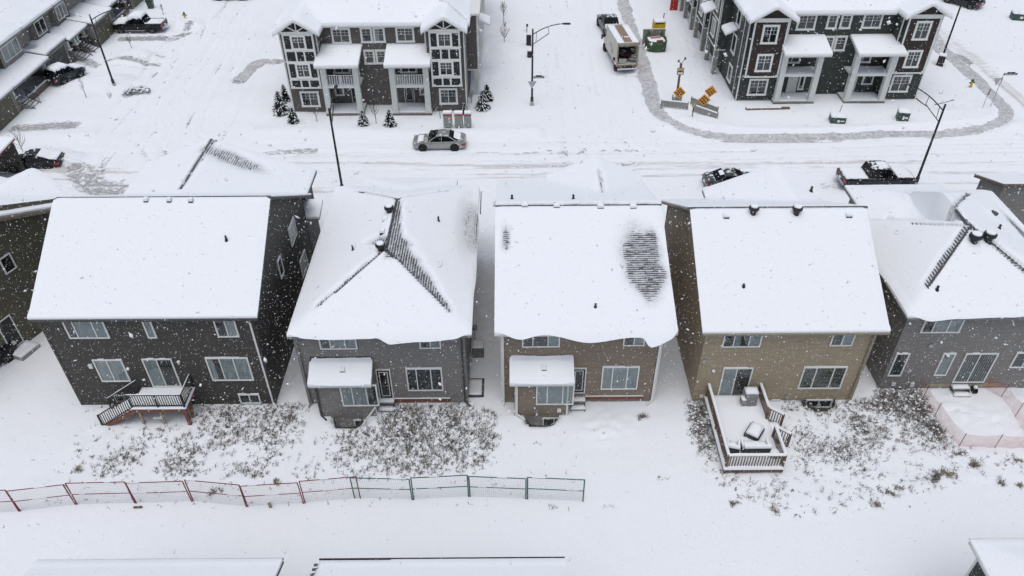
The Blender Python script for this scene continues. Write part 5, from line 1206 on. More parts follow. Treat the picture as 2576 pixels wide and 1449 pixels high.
def lerp(P, x):
    P = sorted(P)
    if x <= P[0][0]: return P[0][1]
    for (a, b), (c, d) in zip(P[:-1], P[1:]):
        if x <= c: return b + (d - b) * (x - a) / (c - a)
    return P[-1][1]
P_silver = paint('silver_paint', (.34, .35, .34), .3, .5, snow=-.05); P_black = paint('black_paint', (.012, .012, .014), .25, .0, snow=.05); P_green = paint('dark_green_grey_paint', (.05, .062, .058), .3, .2, snow=0.02)
P_blackc = paint('clean_black_paint', (.012, .012, .014), .25, .0); P_char = paint('charcoal_paint', (.06, .063, .062), .3, .2)
# silver sedan
p0, p1 = G(1042, 384), G(1168, 382)
cx_, cy_ = (p0[0] + p1[0]) / 2, p0[1] + .95
t, q = car('sedan', 'silver sedan with a sunroof, lightly snowed, driving past the mailboxes', 'car', (cx_, cy_, .07), 180, 'sedan', P_silver, L=4.75, rimm='rubber')
sr = MB(); sr.box(.12, -.40, q['zr'] + .012, .78, .40, q['zr'] + .04); sr.build('sunroof', M['dkglass'], t)
cover(t, (-1.35, -1.95), lambda x: lerp([(-2.4, 1.02), (-1.7, 1.06), (-1.3, 1.3), (-.9, 1.42)], x), lambda x: .62, .03, 3)
cover(t, (1.0, 2.0), lambda x: lerp([(1.0, .94), (1.9, .86), (2.1, .76)], x), lambda x: .62, .018, 5)
# dark pickup in the street on the right
p0 = G(2108, 464); t, q = car('pickup_truck', 'dark pickup with white snow on its covered bed, parked behind the right houses', 'pickup truck', (*G(2196, 467), .06), 0, 'pickup', P_black, L=5.9, snow='tonneau')
cover(t, (-2.85, -1.05), lambda x: q['sh'] + .05, lambda x: .93, .10, 2); cover(t, (1.35, 2.8), lambda x: lerp([(1.3, 1.24), (2.4, 1.2), (2.8, 1.08), (2.95, .95)], x), lambda x: lerp([(1.3, .9), (2.5, .84), (2.9, .7)], x), .07, 4)
cover(t, (-.25, .55), lambda x: q['zr'] + .01, lambda x: .55, .05, 6); cover(t, (.1, .6), lambda x: q['zr'] + .02, lambda x: .42, .07, 7)
# black sedan half hidden by the tan house roof
t, q = car('sedan', 'black sedan half hidden behind the snowy roof peak of the tan house', 'car', (*G(1838, 470), .06), 3, 'sedan', P_green, L=4.6)
cover(t, (-1.2, -.85), lambda x: lerp([(-1.7, 1.06), (-1.3, 1.28), (-.9, 1.40)], x), lambda x: .35, .03, 3)
# pickup under thick snow on the left street
t, q = car('pickup_truck', 'black pickup with thick snow over cab and hood, parked at a garage on the left', 'pickup truck', (-44.3, 91.6, .1), 180, 'pickup', P_blackc, L=5.9)
cbp = [(2.9, 1.0), (2.5, 1.2), (1.4, 1.3), (.65, 1.95), (.3, 2.0), (-.6, 2.0), (-.85, 1.9)]
cover(t, (-.8, 2.9), lambda x: lerp(cbp, x), lambda x: lerp([(-.8, .80), (.5, .80), (1.3, .92), (2.5, .95), (2.9, .8)], x), .22, 9, drop=.22); cover(t, (-2.75, -1.15), lambda x: q['sh'] + .02, lambda x: .76, .13, 2)
for a in (-1, 1):
    s = MB(); s.box(-2.9, a * .83, q['sh'] + .121, -1.05, a * 1.0, q['sh'] + .19); s.build('snow_cover', M['snow'], t)
s = MB(); s.box(-2.95, -.99, q['sh'] + .121, -2.84, .99, q['sh'] + .19); s.build('snow_cover', M['snow'], t)
for a in (-1, 1): s = MB(); s.box(-.9, a * 1.0, .42, 1.5, a * 1.14, .49); s.build('running_board', M['steel'], t)
# the two at the very top left
t, q = car('sedan', 'black car at the top edge, only its wheels and sill in the picture', 'car', (-36.6, 103.1, .1), 180, 'suv', P_blackc, L=5.0)
# small covered car between row houses
t, q = car('sedan', 'dark teal car topped by a snow ridge, parked against the left row house', 'car', (-47.0, 77.6, .1), 62, 'suv', paint('teal_paint', (.018, .03, .035), .3, .1), L=3.9)
cover(t, (-1.5, 1.9), lambda x: lerp([(1.9, .9), (1.3, 1.08), (.9, 1.1), (.1, 1.7), (-1.2, 1.72), (-1.5, 1.6)], x), lambda x: .72, .16, 4, drop=.08)
# car under the corner porch
t, q = car('sedan', 'dark car with red tail lamp nosed under the rust beamed porch', 'car', (-41.6, 59.3, .1), 186, 'sedan', P_blackc, L=4.7)
cover(t, (-2.25, -.75), lambda x: lerp([(-2.3, .98), (-1.7, 1.06), (-1.0, 1.38), (-.75, 1.42)], x), lambda x: .74, .07, 4)
# dark pickup ahead of the box truck, street in the middle
t, q = car('pickup_truck', 'dark green grey pickup parked nose away in front of the box truck', 'pickup truck', (11.75, 90.6, .08), 97, 'pickup', P_green, L=5.6, snow='tonneau')
cover(t, (-1.75, -1.05), lambda x: q['sh'] + .06, lambda x: .80, .09, 2)
# suv at the upper right
t, q = car('suv', 'black suv with a snowy back window at the upper right corner', 'suv', (57.6, 98.8, .08), 128, 'suv', P_black, L=4.8)
cover(t, (-2.2, -1.75), lambda x: lerp([(-2.3, 1.2), (-1.9, 1.55), (-1.7, 1.68)], x), lambda x: .68, .05, 4)
# sliver of a dark car at the left edge beside the street
t, q = car('sedan', 'dark car nose just entering the left edge below the row houses', 'car', (-50.9, 65.0, .1), 10, 'sedan', P_blackc, L=4.6)
# ---- box truck, seen from behind, door up
bt = thing('box_truck', 'white box truck with a brown roof strip, its rear door open on rubbish', 'truck', (12.35, 78.3, .06), R(96.5))
wm = mat('truck_panel', (.60, .585, .52), .5, .06, 1.5); bx = MB()
L_, wd, zf_, zt_ = 5.4, 2.3, 1.05, 3.35
for s in (-1, 1): bx.box(0, s * wd / 2 - .03 * s - .03, zf_, L_, s * wd / 2 - .03 * s + .03, zt_)
bx.box(L_ - .06, -wd / 2, zf_, L_, wd / 2, zt_); bx.box(0, -wd / 2, zf_ - .14, L_, wd / 2, zf_); bx.box(0, -wd / 2, zt_ - .04, L_, wd / 2, zt_); bx.build('cargo_box', wm, bt)
r_ = MB(); r_.box(.3, -.42, zt_ + .004, L_ - .3, .38, zt_ + .03); r_.build('roof_strip', mat('rusty_roof', (.27, .20, .145), .8, .2, 3, snow=-.35), bt)
for a, b in ((.42, 1.15), (-1.15, -.46)): snow_slab(bt, .15, a, L_ - .1, b, zt_ + .002, .03)
s = MB(); s.box(1.5, -.35, zt_ + .032, 1.75, .1, zt_ + .06); s.build('snow_cover', M['snow'], bt)
f = MB()
for s in (-1, 1): f.box(-.05, s * wd / 2 - .05 * s - .06, zf_ - .1, .04, s * wd / 2 - .05 * s + .06, zt_)
f.box(-.05, -wd / 2, zt_ - .22, .04, wd / 2, zt_ + .01); f.box(-.05, -wd / 2, zf_ - .2, .05, wd / 2, zf_ - .02); f.build('door_frame', M['plywood'], bt)
f = MB(); f.box(.05, -wd / 2 + .12, zt_ - .4, .12, wd / 2 - .12, zt_ - .22); f.build('rolled_door', M['tgrey'], bt)
cl = random.Random(3)
jm = [mat('junk_dark', (.03, .025, .025), .8), mat('junk_maroon', (.07, .02, .025), .8), M['tgrey'], M['steel']]
for k in range(26):
    j = MB(); x = cl.uniform(.15, 2.2); y = cl.uniform(-.9, .9); z = zf_ + cl.uniform(.02, 1.3) * (x / 2.4 + .3); a = cl.uniform(.1, .5)
    j.beam((x, y - a, z + cl.uniform(-.1, .2)), (x + cl.uniform(-.1, .4), y + a, z + cl.uniform(-.1, .3)), cl.uniform(.06, .35), cl.uniform(.05, .3)); j.build('rubbish', jm[k % 4 if k % 3 else 0], bt)
for k in range(4): j = MB(); j.beam((.12 + k * .03, .05, zf_ + .5 - k * .13), (.2, .85, zf_ + .52 - k * .13), .05, .06); j.build('board', M['col'], bt)
c = MB(); c.loft([ring(x, w, .55, z1, z2) for x, w, z1, z2 in ((L_ + .15, 1.0, 1.5, 2.25), (L_ + .9, 1.02, 1.45, 2.3), (L_ + 1.15, 1.0, 1.4, 1.75), (L_ + 1.8, .95, 1.35, 1.45), (L_ + 2.1, .85, 1.0, 1.15))]); c.build('cab', wm, bt, smooth='auto')
for s in (-1, 1):
    m_ = MB(); m_.tube([(L_ + .9, s * 1.0, 1.6), (L_ + .95, s * 1.38, 1.7)], .025); m_.box(L_ + .9, s * 1.3, 1.45, L_ + 1.0, s * 1.46, 1.95); m_.build('mirror', M['black'], bt)
    for x in (.9, 1.15 - .0, L_ + 1.0):
        if x == 1.15: continue
        wheel(bt, x, s * (wd / 2 - .2), .46, .3)
ch = MB(); ch.box(-.1, -.5, .7, L_, .5, .92); ch.box(.2, -wd / 2 + .1, .82, .5, wd / 2 - .1, .9); ch.build('chassis', M['black'], bt)
b = MB(); b.box(-.28, -1.05, .52, -.16, 1.05, .64); b.box(-.2, -.7, .52, 0, -.6, .8); b.box(-.2, .6, .52, 0, .7, .8); o = b.build('bumper', M['steel'], bt); snow_slab(bt, -.28, -1.05, -.15, 1.05, .64, .03)
for s in (-1, 1): b = MB(); b.box(-.08, s * .95 - .12, .78, -.03, s * .95 + .12, .9); b.build('tail_light', M['lens_red'], bt)
sw = MB(); sw.poly([(2.9, wd / 2 + .034, 1.6), (2.2, wd / 2 + .034, 1.4), (1.7, wd / 2 + .034, 1.75), (2.2, wd / 2 + .034, 2.05)]); sw.build('side_marking', mat('faded_gold', (.5, .42, .26), .6), bt)
sw = MB()
for k in range(5): sw.beam((3.2 - k * .2, wd / 2 + .034, 2.35), (3.05 - k * .2, wd / 2 + .034, 2.0), .05, .006, up=(0, 1, 0))
sw.build('side_lettering', M['tgrey'], bt)
# ------------------------------------------------------------ street lamps, signs, posts, boxes
def lamp(label, x, y, adir, hgt=7.7, box=False, base_z=.1, arm=2.9, rise=1.0):
    t = thing('street_lamp', label, 'street lamp', (x, y, base_z), adir, 'black street lamps with curved arms')
    p = MB(); p.tube([(0, 0, 0), (0, 0, .9), (0, 0, .95), (0, 0, hgt)], [.15, .15, .105, .075], 12); p.build('pole', M['black'], t, smooth='auto')
    b = MB(); b.lathe([(.24, 0), (.24, .06), (.19, .14), (.16, .5)], 12); b.build('base', M['steel'], t)
    a = MB(); pts = []
    for i in range(9):
        s = i / 8; pts.append((arm * s, 0, hgt - .55 + rise * (1 - (1 - s) ** 2)))
    a.tube(pts, .045, 8); a.build('arm', M['black'], t, smooth='auto')
    a = MB(); q = []
    for i in range(6):
        s = i / 5; q.append((arm * .52 * s, 0, hgt - 1.5 + rise * 1.05 * s))
    a.tube(q, .035, 8)
    for s in (.2, .42):
        i = int(s * 8); top = pts[i + (1 if s > .3 else 0)]; low = q[min(5, int(round(top[0] / (arm * .52) * 5)))]; a.tube([low, top], .025, 6)
    a.build('brace', M['black'], t)
    h = MB(); e = pts[-1]; h.loft([[(e[0] + dx, w * sx, e[2] + dz) for sx, dz in ((-1, -.05), (1, -.05), (.8, .06), (-.8, .06))] for dx, w in ((-.15, .06), (.05, .13), (.45, .14), (.58, .09))]); h.build('lamp_head', M['black'], t)
    if box:
        b = MB(); b.box(-1.15, -.35, 0.0, -.35, .35, 1.15); bo = b.build('cabinet', M['black'], t); b = MB(); b.box(-1.17, -.37, 1.15, -.33, .37, 1.22); b.build('snow_cover', M['snow'], bo)
    return t
lamp('tall lamp at the middle crossing, carrying the street name and yield signs', 2.1, 70.7, 0, 7.7)
lamp('lamp standing behind the gap between the dark house and the grey hip roofed house', -13.9, 54.4, R(88), 7.7, arm=2.6)
lamp('lamp rising behind the right grey house, its arm bending over the far yard', 33.6, 55.0, R(118), 7.4, arm=3.0, rise=.8)
lamp('lamp in front of the left row houses, leaning up across the snowed pickup street', -41.2, 75.6, R(5), 7.6, arm=3.4)
lamp('lamp at the upper right with a black cabinet at its foot', 46.9, 80.5, R(60), 8.3, box=True)
def name_blade(parent, z, x0, L, m='panel_dark'):
    b = MB(); b.box(x0, -.02, z, x0 + L, .02, z + .2); b.box(x0 + L * .2, -.02, z + .2, x0 + L * .8, .02, z + .3); o = b.build('name_blade', M[m], parent)
    s = MB(); s.box(x0, -.03, z + .001 + .2, x0 + L * .2, .03, z + .23); s.build('snow_cover', M['snow'], parent)
    r = random.Random(int(z * 10)); l = MB(); x = x0 + .08     # worn lettering too small to read
    while x < x0 + L - .1:
        w = r.uniform(.03, .06); l.box(x, -.026, z + .05, x + w, -.021, z + .05 + r.uniform(.07, .1)); x += w + .03
    l.build('lettering', M['vinyl'], parent, kind='stuff')
sg = thing('street_sign', 'dark street name blade over a yield sign, fixed to the middle lamp', 'sign', (2.1, 70.7, 0))
name_blade(sg, 2.95, .12, 1.05)
tri = MB(); tri.prism([(-.45, .12), (.45, .12), (0, .15)], 0, .01); tri = MB(); tri.hexa([(-.02, -.13, 1.95), (.02, -.13, 1.95), (.02, -.11, 1.95), (-.02, -.11, 1.95), (-.45, -.13, 2.7), (.45, -.13, 2.7), (.45, -.11, 2.7), (-.45, -.11, 2.7)]); tri.build('yield_plate', M['steel'], sg)
# meter pedestals left of the middle lamp
def pedestal(label, px, h, w, post=False):
    x, y = G(*px); t = thing('utility_pedestal', label, 'utility box', (x, y, gz(x, y) - .05))
    b = MB(); b.box(-w / 2, -w / 2, 0, w / 2, w / 2, h); b.build('cabinet', M['black'], t); s = MB(); s.box(-w / 2, -w / 2, h, w / 2, w / 2, h + .1); s.build('snow_cover', M['snow'], t)
    if post: p = MB(); p.tube([(-w * .4, .1, 0), (-w * .4, .1, h + .9)], .04); p.box(-w * .4 - .08, 0, h + .85, -w * .4 + .14, .16, h + 1.1); p.build('meter_post', M['black'], t)
pedestal('taller black service pedestal with a snowy cap left of the middle lamp', (1330, 118), 1.3, .55, True); pedestal('small black pedestal half behind the middle lamp pole', (1332, 146), .8, .5)
# corner signs on the right
x, y = G(2490, 272); t = thing('street_sign', 'leaning grey post with a dark name blade and yield plate at the far right corner', 'sign', (x, y, .05))
p = MB(); p.tube([(0, 0, 0), (0, 0, 3.6)], .035); p.build('post', M['steel'], t); name_blade(t, 3.35, .03, 1.25)
q = MB(); q.hexa([(-.35, .02, 2.3), (-.3, .02, 2.3), (-.3, .04, 2.3), (-.35, .04, 2.3), (-.75, .02, 3.05), (.0, .02, 3.05), (.0, .04, 3.05), (-.75, .04, 3.05)]); q.build('yield_plate', M['steel'], t)
q = MB(); q.prism([(.08 + .02 * k, .0) for k in (0,)] + [(.12, .1), (.3, .35), (.25, .4), (.05, .1)], 2.5, 3.0); q.build('stop_plate', M['panel_dark'], t)
x, y = G(2470, 275); t = thing('marker_post', 'short grey post with a slim dark marker plate, left of the corner sign', 'post', (x, y, .05)); p = MB(); p.tube([(0, 0, 0), (0, 0, 2.0)], .03); p.build('post', M['steel'], t); p = MB(); p.hexa([(-.1, -.03, 1.45), (.1, -.03, 1.45), (.1, -.01, 1.45), (-.1, -.01, 1.45), (-.05, -.03, 2.1), (.12, -.03, 2.1), (.12, -.01, 2.1), (-.05, -.01, 2.1)]); p.build('marker_plate', M['tgrey'], t)
x, y = G(2365, 150); t = thing('marker_post', 'thin stake with an orange top at the corner of the green town house', 'post', (42.6, 79.6, .1)); p = MB(); p.tube([(0, 0, 0), (.05, 0, 2.2)], .04); p.build('stake', M['plywood'], t); p = MB(); p.box(-.05, -.07, 2.2, .13, .07, 2.45); p.build('stake_top', M['beam_rust'], t)
# wooden post with a notice and two spot lamps
x, y = G(1701, 252); wp = thing('wooden_post', 'brown timber post carrying a yellow and grey notice and small spotlights', 'post', (x, y, .1))
p = MB(); p.beam((0, 0, 0), (0, 0, 3.75), .2, .2); p.build('post', M['wood'], wp)
p = MB(); p.box(-.34, -.16, 2.65, .34, -.12, 3.35); p.build('notice_board', M['fascia_grey'], wp); p = MB(); p.box(-.31, -.175, 3.02, .31, -.165, 3.32); p.build('notice_sheet', mat('notice_yellow', (.5, .42, .2), .6), wp); p = MB(); p.box(-.2, -.186, 2.95, .2, -.178, 3.08); p.build('notice_band', M['lens_red'], wp)
p = MB(); p.box(-.25, -.175, 2.72, .25, -.165, 2.9); p.build('notice_sheet', M['vinyl'], wp)
for a in (-1, 1): p = MB(); p.beam((a * .08, 0, 3.8), (a * .3, -.1, 4.0 + .25 * (a > 0)), .05); p.lathe([(.04, 3.9), (.09, 3.95), (.1, 4.1), (.05, 4.15)], 8, (a * .3, -.1, .25 * (a > 0))); p.build('spot_lamp', M['black'], wp)
x, y = G(1740, 302); t = thing('sign_post', 'short dark post with a small grey notice in front of the barricades', 'sign', (x, y, .1)); p = MB(); p.tube([(0, 0, 0), (0, 0, 1.75)], .045); p.build('post', M['black'], t); p = MB(); p.box(-.2, -.08, 1.3, .2, -.04, 1.8); p.build('notice_board', M['tgrey'], t); p = MB(); p.box(-.14, -.09, 1.42, .14, -.082, 1.66); p.build('notice_sheet', mat('notice_ochre', (.45, .36, .15), .6), t)
# checkerboard turn markers
def checker_sign(label, px, hb, tilt=0, r=.64, yaw=0):
    x, y = G(*px); t = thing('checkerboard_sign', label, 'road sign', (x, y, .1), R(yaw), 'orange and black checkerboard road signs')
    p = MB(); p.tube([(0, 0, 0), (0, 0, hb + r)], .03); p.build('post', M['black'], t)
    n = 18; pl = MB(); pts = []
    for k in range(4):       # diamond with rounded corners
        a = k * math.pi / 2 + math.pi / 2; 
        for d in (-.14, 0, .14): rr = r * (1 - abs(d) * .75); pts.append((rr * math.cos(a + d) if d else r * .97 * math.cos(a), rr * math.sin(a + d) if d else r * .97 * math.sin(a)))
    c = hb + r; i0 = len(pl.v)
    fr = [(u, -.05, c + v) for u, v in pts]; bk = [(u, -.035, c + v) for u, v in pts]
    pl.loft([[(u, y_, z) for u, y_, z in bk], [(u, y_, z) for u, y_, z in fr]]); o = pl.build('sign_plate', mat('sign_orange', (.80, .36, .05), .5) if 'so' not in M else M['so'], t); M.setdefault('so', o.data.materials[0])
    # black squares of the checker, each laid proud of the plate
    ck = MB(); s = .17; m_ = int(r / s) + 1
    for i in range(-m_, m_ + 1):
        for j in range(-m_, m_ + 1):
            if (i + j) % 2: continue
            u, v = (i - j) * 0 + i * s, j * s
            if abs(u) + abs(v) > r - s * .3: continue
            h_ = s * .46; ck.box(u - h_, -.062, c + v - h_, u + h_, -.052, c + v + h_)
    ck.build('checker_square', M['panel_dark'], t, kind='stuff'); t.rotation_euler = (0, R(tilt), R(yaw)); return t
checker_sign('single checkerboard sign in front of the timber post', (1704, 263), .55, 2); checker_sign('lower left of the paired checkerboard signs, leaning, by the right barricade', (1767, 282), .55, -2); checker_sign('upper right of the paired checkerboard signs, behind the other', (1778, 266), .8, 6)
# barricades
def barricade(label, a, b, h=.62):
    A_, B_ = G(*a), G(*b); t = thing('barricade', label, 'barrier', (A_[0], A_[1], 0), group='grey timber barricade rails at the corner'); dx, dy = B_[0] - A_[0], B_[1] - A_[1]
    q = MB(); q.beam((0, 0, .62), (dx, dy, .58), .08, h); q.build('rail', M['tgrey'], t)
    s = MB(); s.beam((0, 0, .62 + h / 2 + .035), (dx, dy, .58 + h / 2 + .035), .14, .07); s.build('snow_cover', M['snow'], t)
    for f in (0.0, 1.0): p = MB(); p.beam((dx * f, dy * f, -.1), (dx * f, dy * f, 1.0), .1, .1); p.build('post', M['tgrey'], t)
barricade('left grey barricade rail nearest the cleared walk', (1662, 274), (1728, 280)); barricade('short back barricade rail behind the left one', (1690, 262), (1712, 262), .4); barricade('upper right barricade rail behind the checkerboard pair', (1737, 266), (1803, 292)); barricade('lower right barricade rail half buried in a drift', (1742, 286), (1802, 307))
# mailboxes
for i, (a, b) in enumerate(((1116, 1139), (1144, 1166), (1169, 1187))):
    x0, y0 = G(a, 330); x1, _ = G(b, 330); w = x1 - x0; lab = ('left mailbox cabinet with a small notice on its door', 'middle mailbox cabinet of the three', 'right mailbox cabinet of the three')[i]
    t = thing('mailbox_cabinet', 'grey community mailbox, ' + lab, 'mailbox', (x0 + w / 2, y0 + .3, .08), group='community mailboxes by the taupe town house'); hw = w / 2 - .03
    b_ = MB(); b_.box(-hw, -.25, .28, hw, .25, 1.6); b_.build('cabinet', mat('mail_grey', (.30, .32, .29), .5, .08, 3) if 'mg' not in M else M['mg'], t); M.setdefault('mg', COL.objects[-1].data.materials[0])
    r_ = MB(); r_.box(-hw - .01, -.262, 1.48, hw + .01, .26, 1.62); r_.build('red_band', M['red'], t); s = MB(); s.box(-hw, -.25, 1.622, hw, .25, 1.78); s.build('snow_cover', M['snow'], t)
    for u in (-hw * .5, hw * .5):
        for k in range(4): d = MB(); d.box(u - hw * .44, -.262, .62 + k * .21, u + hw * .44, -.252, .62 + k * .21 + .19); d.build('door', M['mg'], t)
        d = MB(); d.box(u - .08, -.262, .52, u + .08, -.255, .56); d.build('slot', M['black'], t)
    d = MB(); d.box(-hw * .6, -.2, 0, hw * .6, .2, .28); d.build('pedestal', M['black'], t)
    if i == 0: d = MB(); d.box(.08, -.272, 1.1, .36, -.264, 1.26); d.build('notice', M['vinyl'], t); d = MB(); d.box(.24, -.279, 1.1, .36, -.273, 1.2); d.build('notice', M['lens_red'], t)
x, y = G(1169, 322); t = thing('marker_post', 'thin black post between the two right mailboxes', 'post', (x, y + .3, .1)); p = MB(); p.beam((0, 0, 0), (0, 0, 2.0), .06); p.beam((0, -.04, 1.55), (0, -.04, 2.05), .12, .02); p.build('post', M['black'], t)
x, y = G(1108, 302); t = thing('marker_post', 'bare thin black stake left of the mailboxes', 'post', (x, y, .05)); p = MB(); p.tube([(0, 0, 0), (-.02, 0, 1.15)], .03); p.build('stake', M['black'], t)
# transformers
def transformer(label, px, w, d, h, rz):
    x, y = G(*px); t = thing('transformer_box', label, 'utility box', (x, y + d / 2, .0), R(rz)); m_ = M.setdefault('tfg', mat('transformer_green', (.045, .088, .065), .5, .1, 3))
    b = MB(); b.box(-w / 2, -d / 2, .1, w / 2, d / 2, h); b.build('cabinet', m_, t); l = MB(); l.box(-w / 2 - .03, -d / 2 - .03, h, w / 2 + .03, d / 2 + .03, h + .06); l.build('lid', m_, t); snow_slab(t, -w / 2 - .03, -d / 2 - .03, w / 2 + .03, d / 2 + .03, h + .06, .14)
    s = MB(); s.box(-w * .08, -d / 2 - .012, h * .45, w * .1, -d / 2 - .002, h * .75); s.build('warning_label', M['vinyl'], t); s = MB(); s.box(w * .15, -d / 2 - .012, h * .55, w * .4, -d / 2 - .002, h * .7); s.build('warning_label', M['vinyl'], t)
    s = MB(); s.box(-.012, -d / 2 - .006, .15, .012, -d / 2, h - .02); s.build('door_seam', M['black'], t)
transformer('low wide green transformer box with snow on top, before the green town house', (2108, 316), 1.35, 1.0, .75, -8); transformer('taller green transformer box to the right, snow capped', (2270, 314), 1.0, .9, 1.15, -14); transformer('green utility box cut by the upper right edge of the picture', (2568, 56), 1.9, 1.2, .9, -12)
# dumpster and portable toilet
x, y = 16.45, 84.9; db = thing('waste_bin', 'green curved waste skip heaped with snowy rubbish, beside the box truck', 'skip', (x, y, .08), R(2)); gm = mat('skip_green', (.055, .10, .045), .6, .25, 3)
o_ = [(-1.1, -.7), (-.8, -1.15), (0, -1.3), (.8, -1.15), (1.1, -.7), (1.1, .9), (-1.1, .9)]; k = MB(); n = len(o_)
k.loft([[(a * .94, b * .94, .1) for a, b in o_], [(a, b, 1.3) for a, b in o_], [(a * .93, b * .93, 1.3) for a, b in o_], [(a * .9, b * .9, .3) for a, b in o_]], caps=True); k.build('skip_body', gm, db)
for a, b in ((-1.1, .2), (1.1, .2), (-.82, -1.12), (.82, -1.12)): r_ = MB(); r_.beam((a, b, .15), (a * 1.02, b * 1.02, 1.34), .12, .1); r_.build('rib', gm, db)
for a in (-.75, .75): r_ = MB(); r_.hexa([(a - .3, .85, 1.2), (a + .3, .85, 1.2), (a + .3, .6, 1.2), (a - .3, .6, 1.2), (a - .05, .8, 1.85), (a + .05, .8, 1.85), (a + .05, .75, 1.85), (a - .05, .75, 1.85)]); r_.build('skip_ear', gm, db)
sn = arr = snow_slab(db, -.95, -1.05, .95, .8, 1.0, .22, name='snow_heap'); r_ = MB(); r_.beam((-.6, .2, 1.3), (.5, .4, 1.32), .35, .15); r_.build('rubbish', mat('pink_sheet', (.45, .27, .28), .8), db); r_ = MB(); r_.beam((-.1, -.8, 1.25), (.6, -.75, 1.27), .3, .12); r_.build('rubbish', M['beam_rust'], db)
b2 = thing('board_stack', 'grey upright sheet board standing behind the green skip', 'board', (x - .05, y + 1.45, .1)); r_ = MB(); r_.box(-1.25, 0, 0, 1.25, .08, 1.75); r_.build('board', M['tgrey'], b2); r_ = MB(); r_.box(-1.3, -.02, 1.6, 1.3, 0, 1.75); r_.build('board_rail', M['plywood'], b2); s = MB(); s.box(-1.25, 0, 1.752, 1.25, .08, 1.8); s.build('snow_cover', M['snow'], b2)
ym = mat('toilet_yellow', (.62, .42, .02), .5, .1, 3); tl = thing('portable_toilet', 'yellow portable toilet with a snowy roof behind the green skip', 'portable toilet', (17.25, 88.6, .05), R(2))
b = MB(); b.box(-.62, -.6, 0, .62, .6, 1.95); b.build('cabin', ym, tl)
for a in (-.62, .62): b = MB(); b.beam((a, -.6, 0), (a, -.6, 2.05), .08, .08); b.build('corner_post', ym, tl)
b = MB(); b.box(-.48, -.63, .1, .48, -.6, 1.75); b.build('door', ym, tl); b = MB(); b.box(-.5, -.64, 1.8, .5, -.6, 1.9); b.build('vent_grille', M['black'], tl); snow_slab(tl, -.62, -.6, .62, .6, 1.96, .22, name='snow_cover'); b = MB(); b.tube([(.55, .4, 1.9), (.6, .4, 2.7)], .05); b.build('vent_pipe', M['black'], tl)
# hydrants
def hydrant(label, px):
    x, y = G(*px); t = thing('fire_hydrant', label, 'hydrant', (x, y, .1)); m1 = M.setdefault('hy', mat('hydrant_yellow', (.6, .36, .03), .5)); m2 = M.setdefault('hg', mat('hydrant_green', (.03, .09, .04), .5))
    b = MB(); b.lathe([(.17, 0), (.17, .06), (.12, .08), (.12, .62), (.15, .64)], 12); b.build('barrel', m1, t); b = MB(); b.lathe([(.15, .64), (.15, .7), (.1, .82), (.04, .86), (.04, .92)], 12); b.build('bonnet', m2, t)
    for a in (-1, 1): b = MB(); b.lathe([(.06, 0), (.06, .14), (.075, .14), (.075, .18)], 8, (a * .1 if a > 0 else -.28, 0, .5), 'x'); b.build('outlet', m2, t)
hydrant('yellow hydrant with green cap near the snowed pickup, upper left', (467, 50)); hydrant('yellow and green hydrant beside the right corner walk', (2440, 222))
# lumber and leavings round the green town house
for lab, a, b, w, h in (('long snowy lumber stack before the left bay of the green town house', (1875, 279), (1985, 277), .35, .18), ('thin loose board on the snow at the right corner yard', (2290, 284), (2395, 290), .14, .08), ('two part curved board line on the snow near the right hydrant', (2350, 268), (2398, 256), .12, .05), ('snow covered rail beside the right end of the green town house', (2285, 238), (2355, 292), .16, .12), ('dark offcut lying just in front of the long rail, right yard', (2325, 300), (2350, 296), .12, .06)):
    A_, B_ = G(*a), G(*b); t = thing('lumber', lab, 'lumber', (A_[0], A_[1], 0)); dx, dy = B_[0] - A_[0], B_[1] - A_[1]; q = MB(); q.beam((0, 0, .2), (dx, dy, .2), w, h); q.build('plank', M['wood'], t); q = MB(); q.beam((.05, .05, .2 + h / 2 + .03), (dx * .8, dy * .8 + .03, .2 + h / 2 + .03), w * .9, .05); q.build('snow_cover', M['snow'], t)
A_ = G(2105, 300); t = thing('wooden_stake', 'thin orange brown stake leaning behind the low transformer', 'stake', (A_[0], A_[1], .1)); q = MB(); q.beam((0, 0, 0), (.35, .4, 1.2), .05); q.build('stake', M['beam_rust'], t)
A_ = G(683, 1280); t = thing('wooden_stake', 'short weathered wooden stub standing in front of the red fence', 'stake', (A_[0], A_[1], .05)); q = MB(); q.beam((0, 0, 0), (-.05, .02, .55), .13, .1); q.build('stake', M['plywood'], t); s = MB(); s.box(-.1, -.04, .55, .02, .06, .59); s.build('snow_cover', M['snow'], t)
A_ = G(350, 1283); t = thing('wood_scrap', 'flat scrap of wood on the open snow below the red fence', 'wood', (A_[0], A_[1], .24)); q = MB(); q.beam((-.22, 0, 0), (.22, .02, 0), .1, .05); q.build('plank', M['wood'], t)
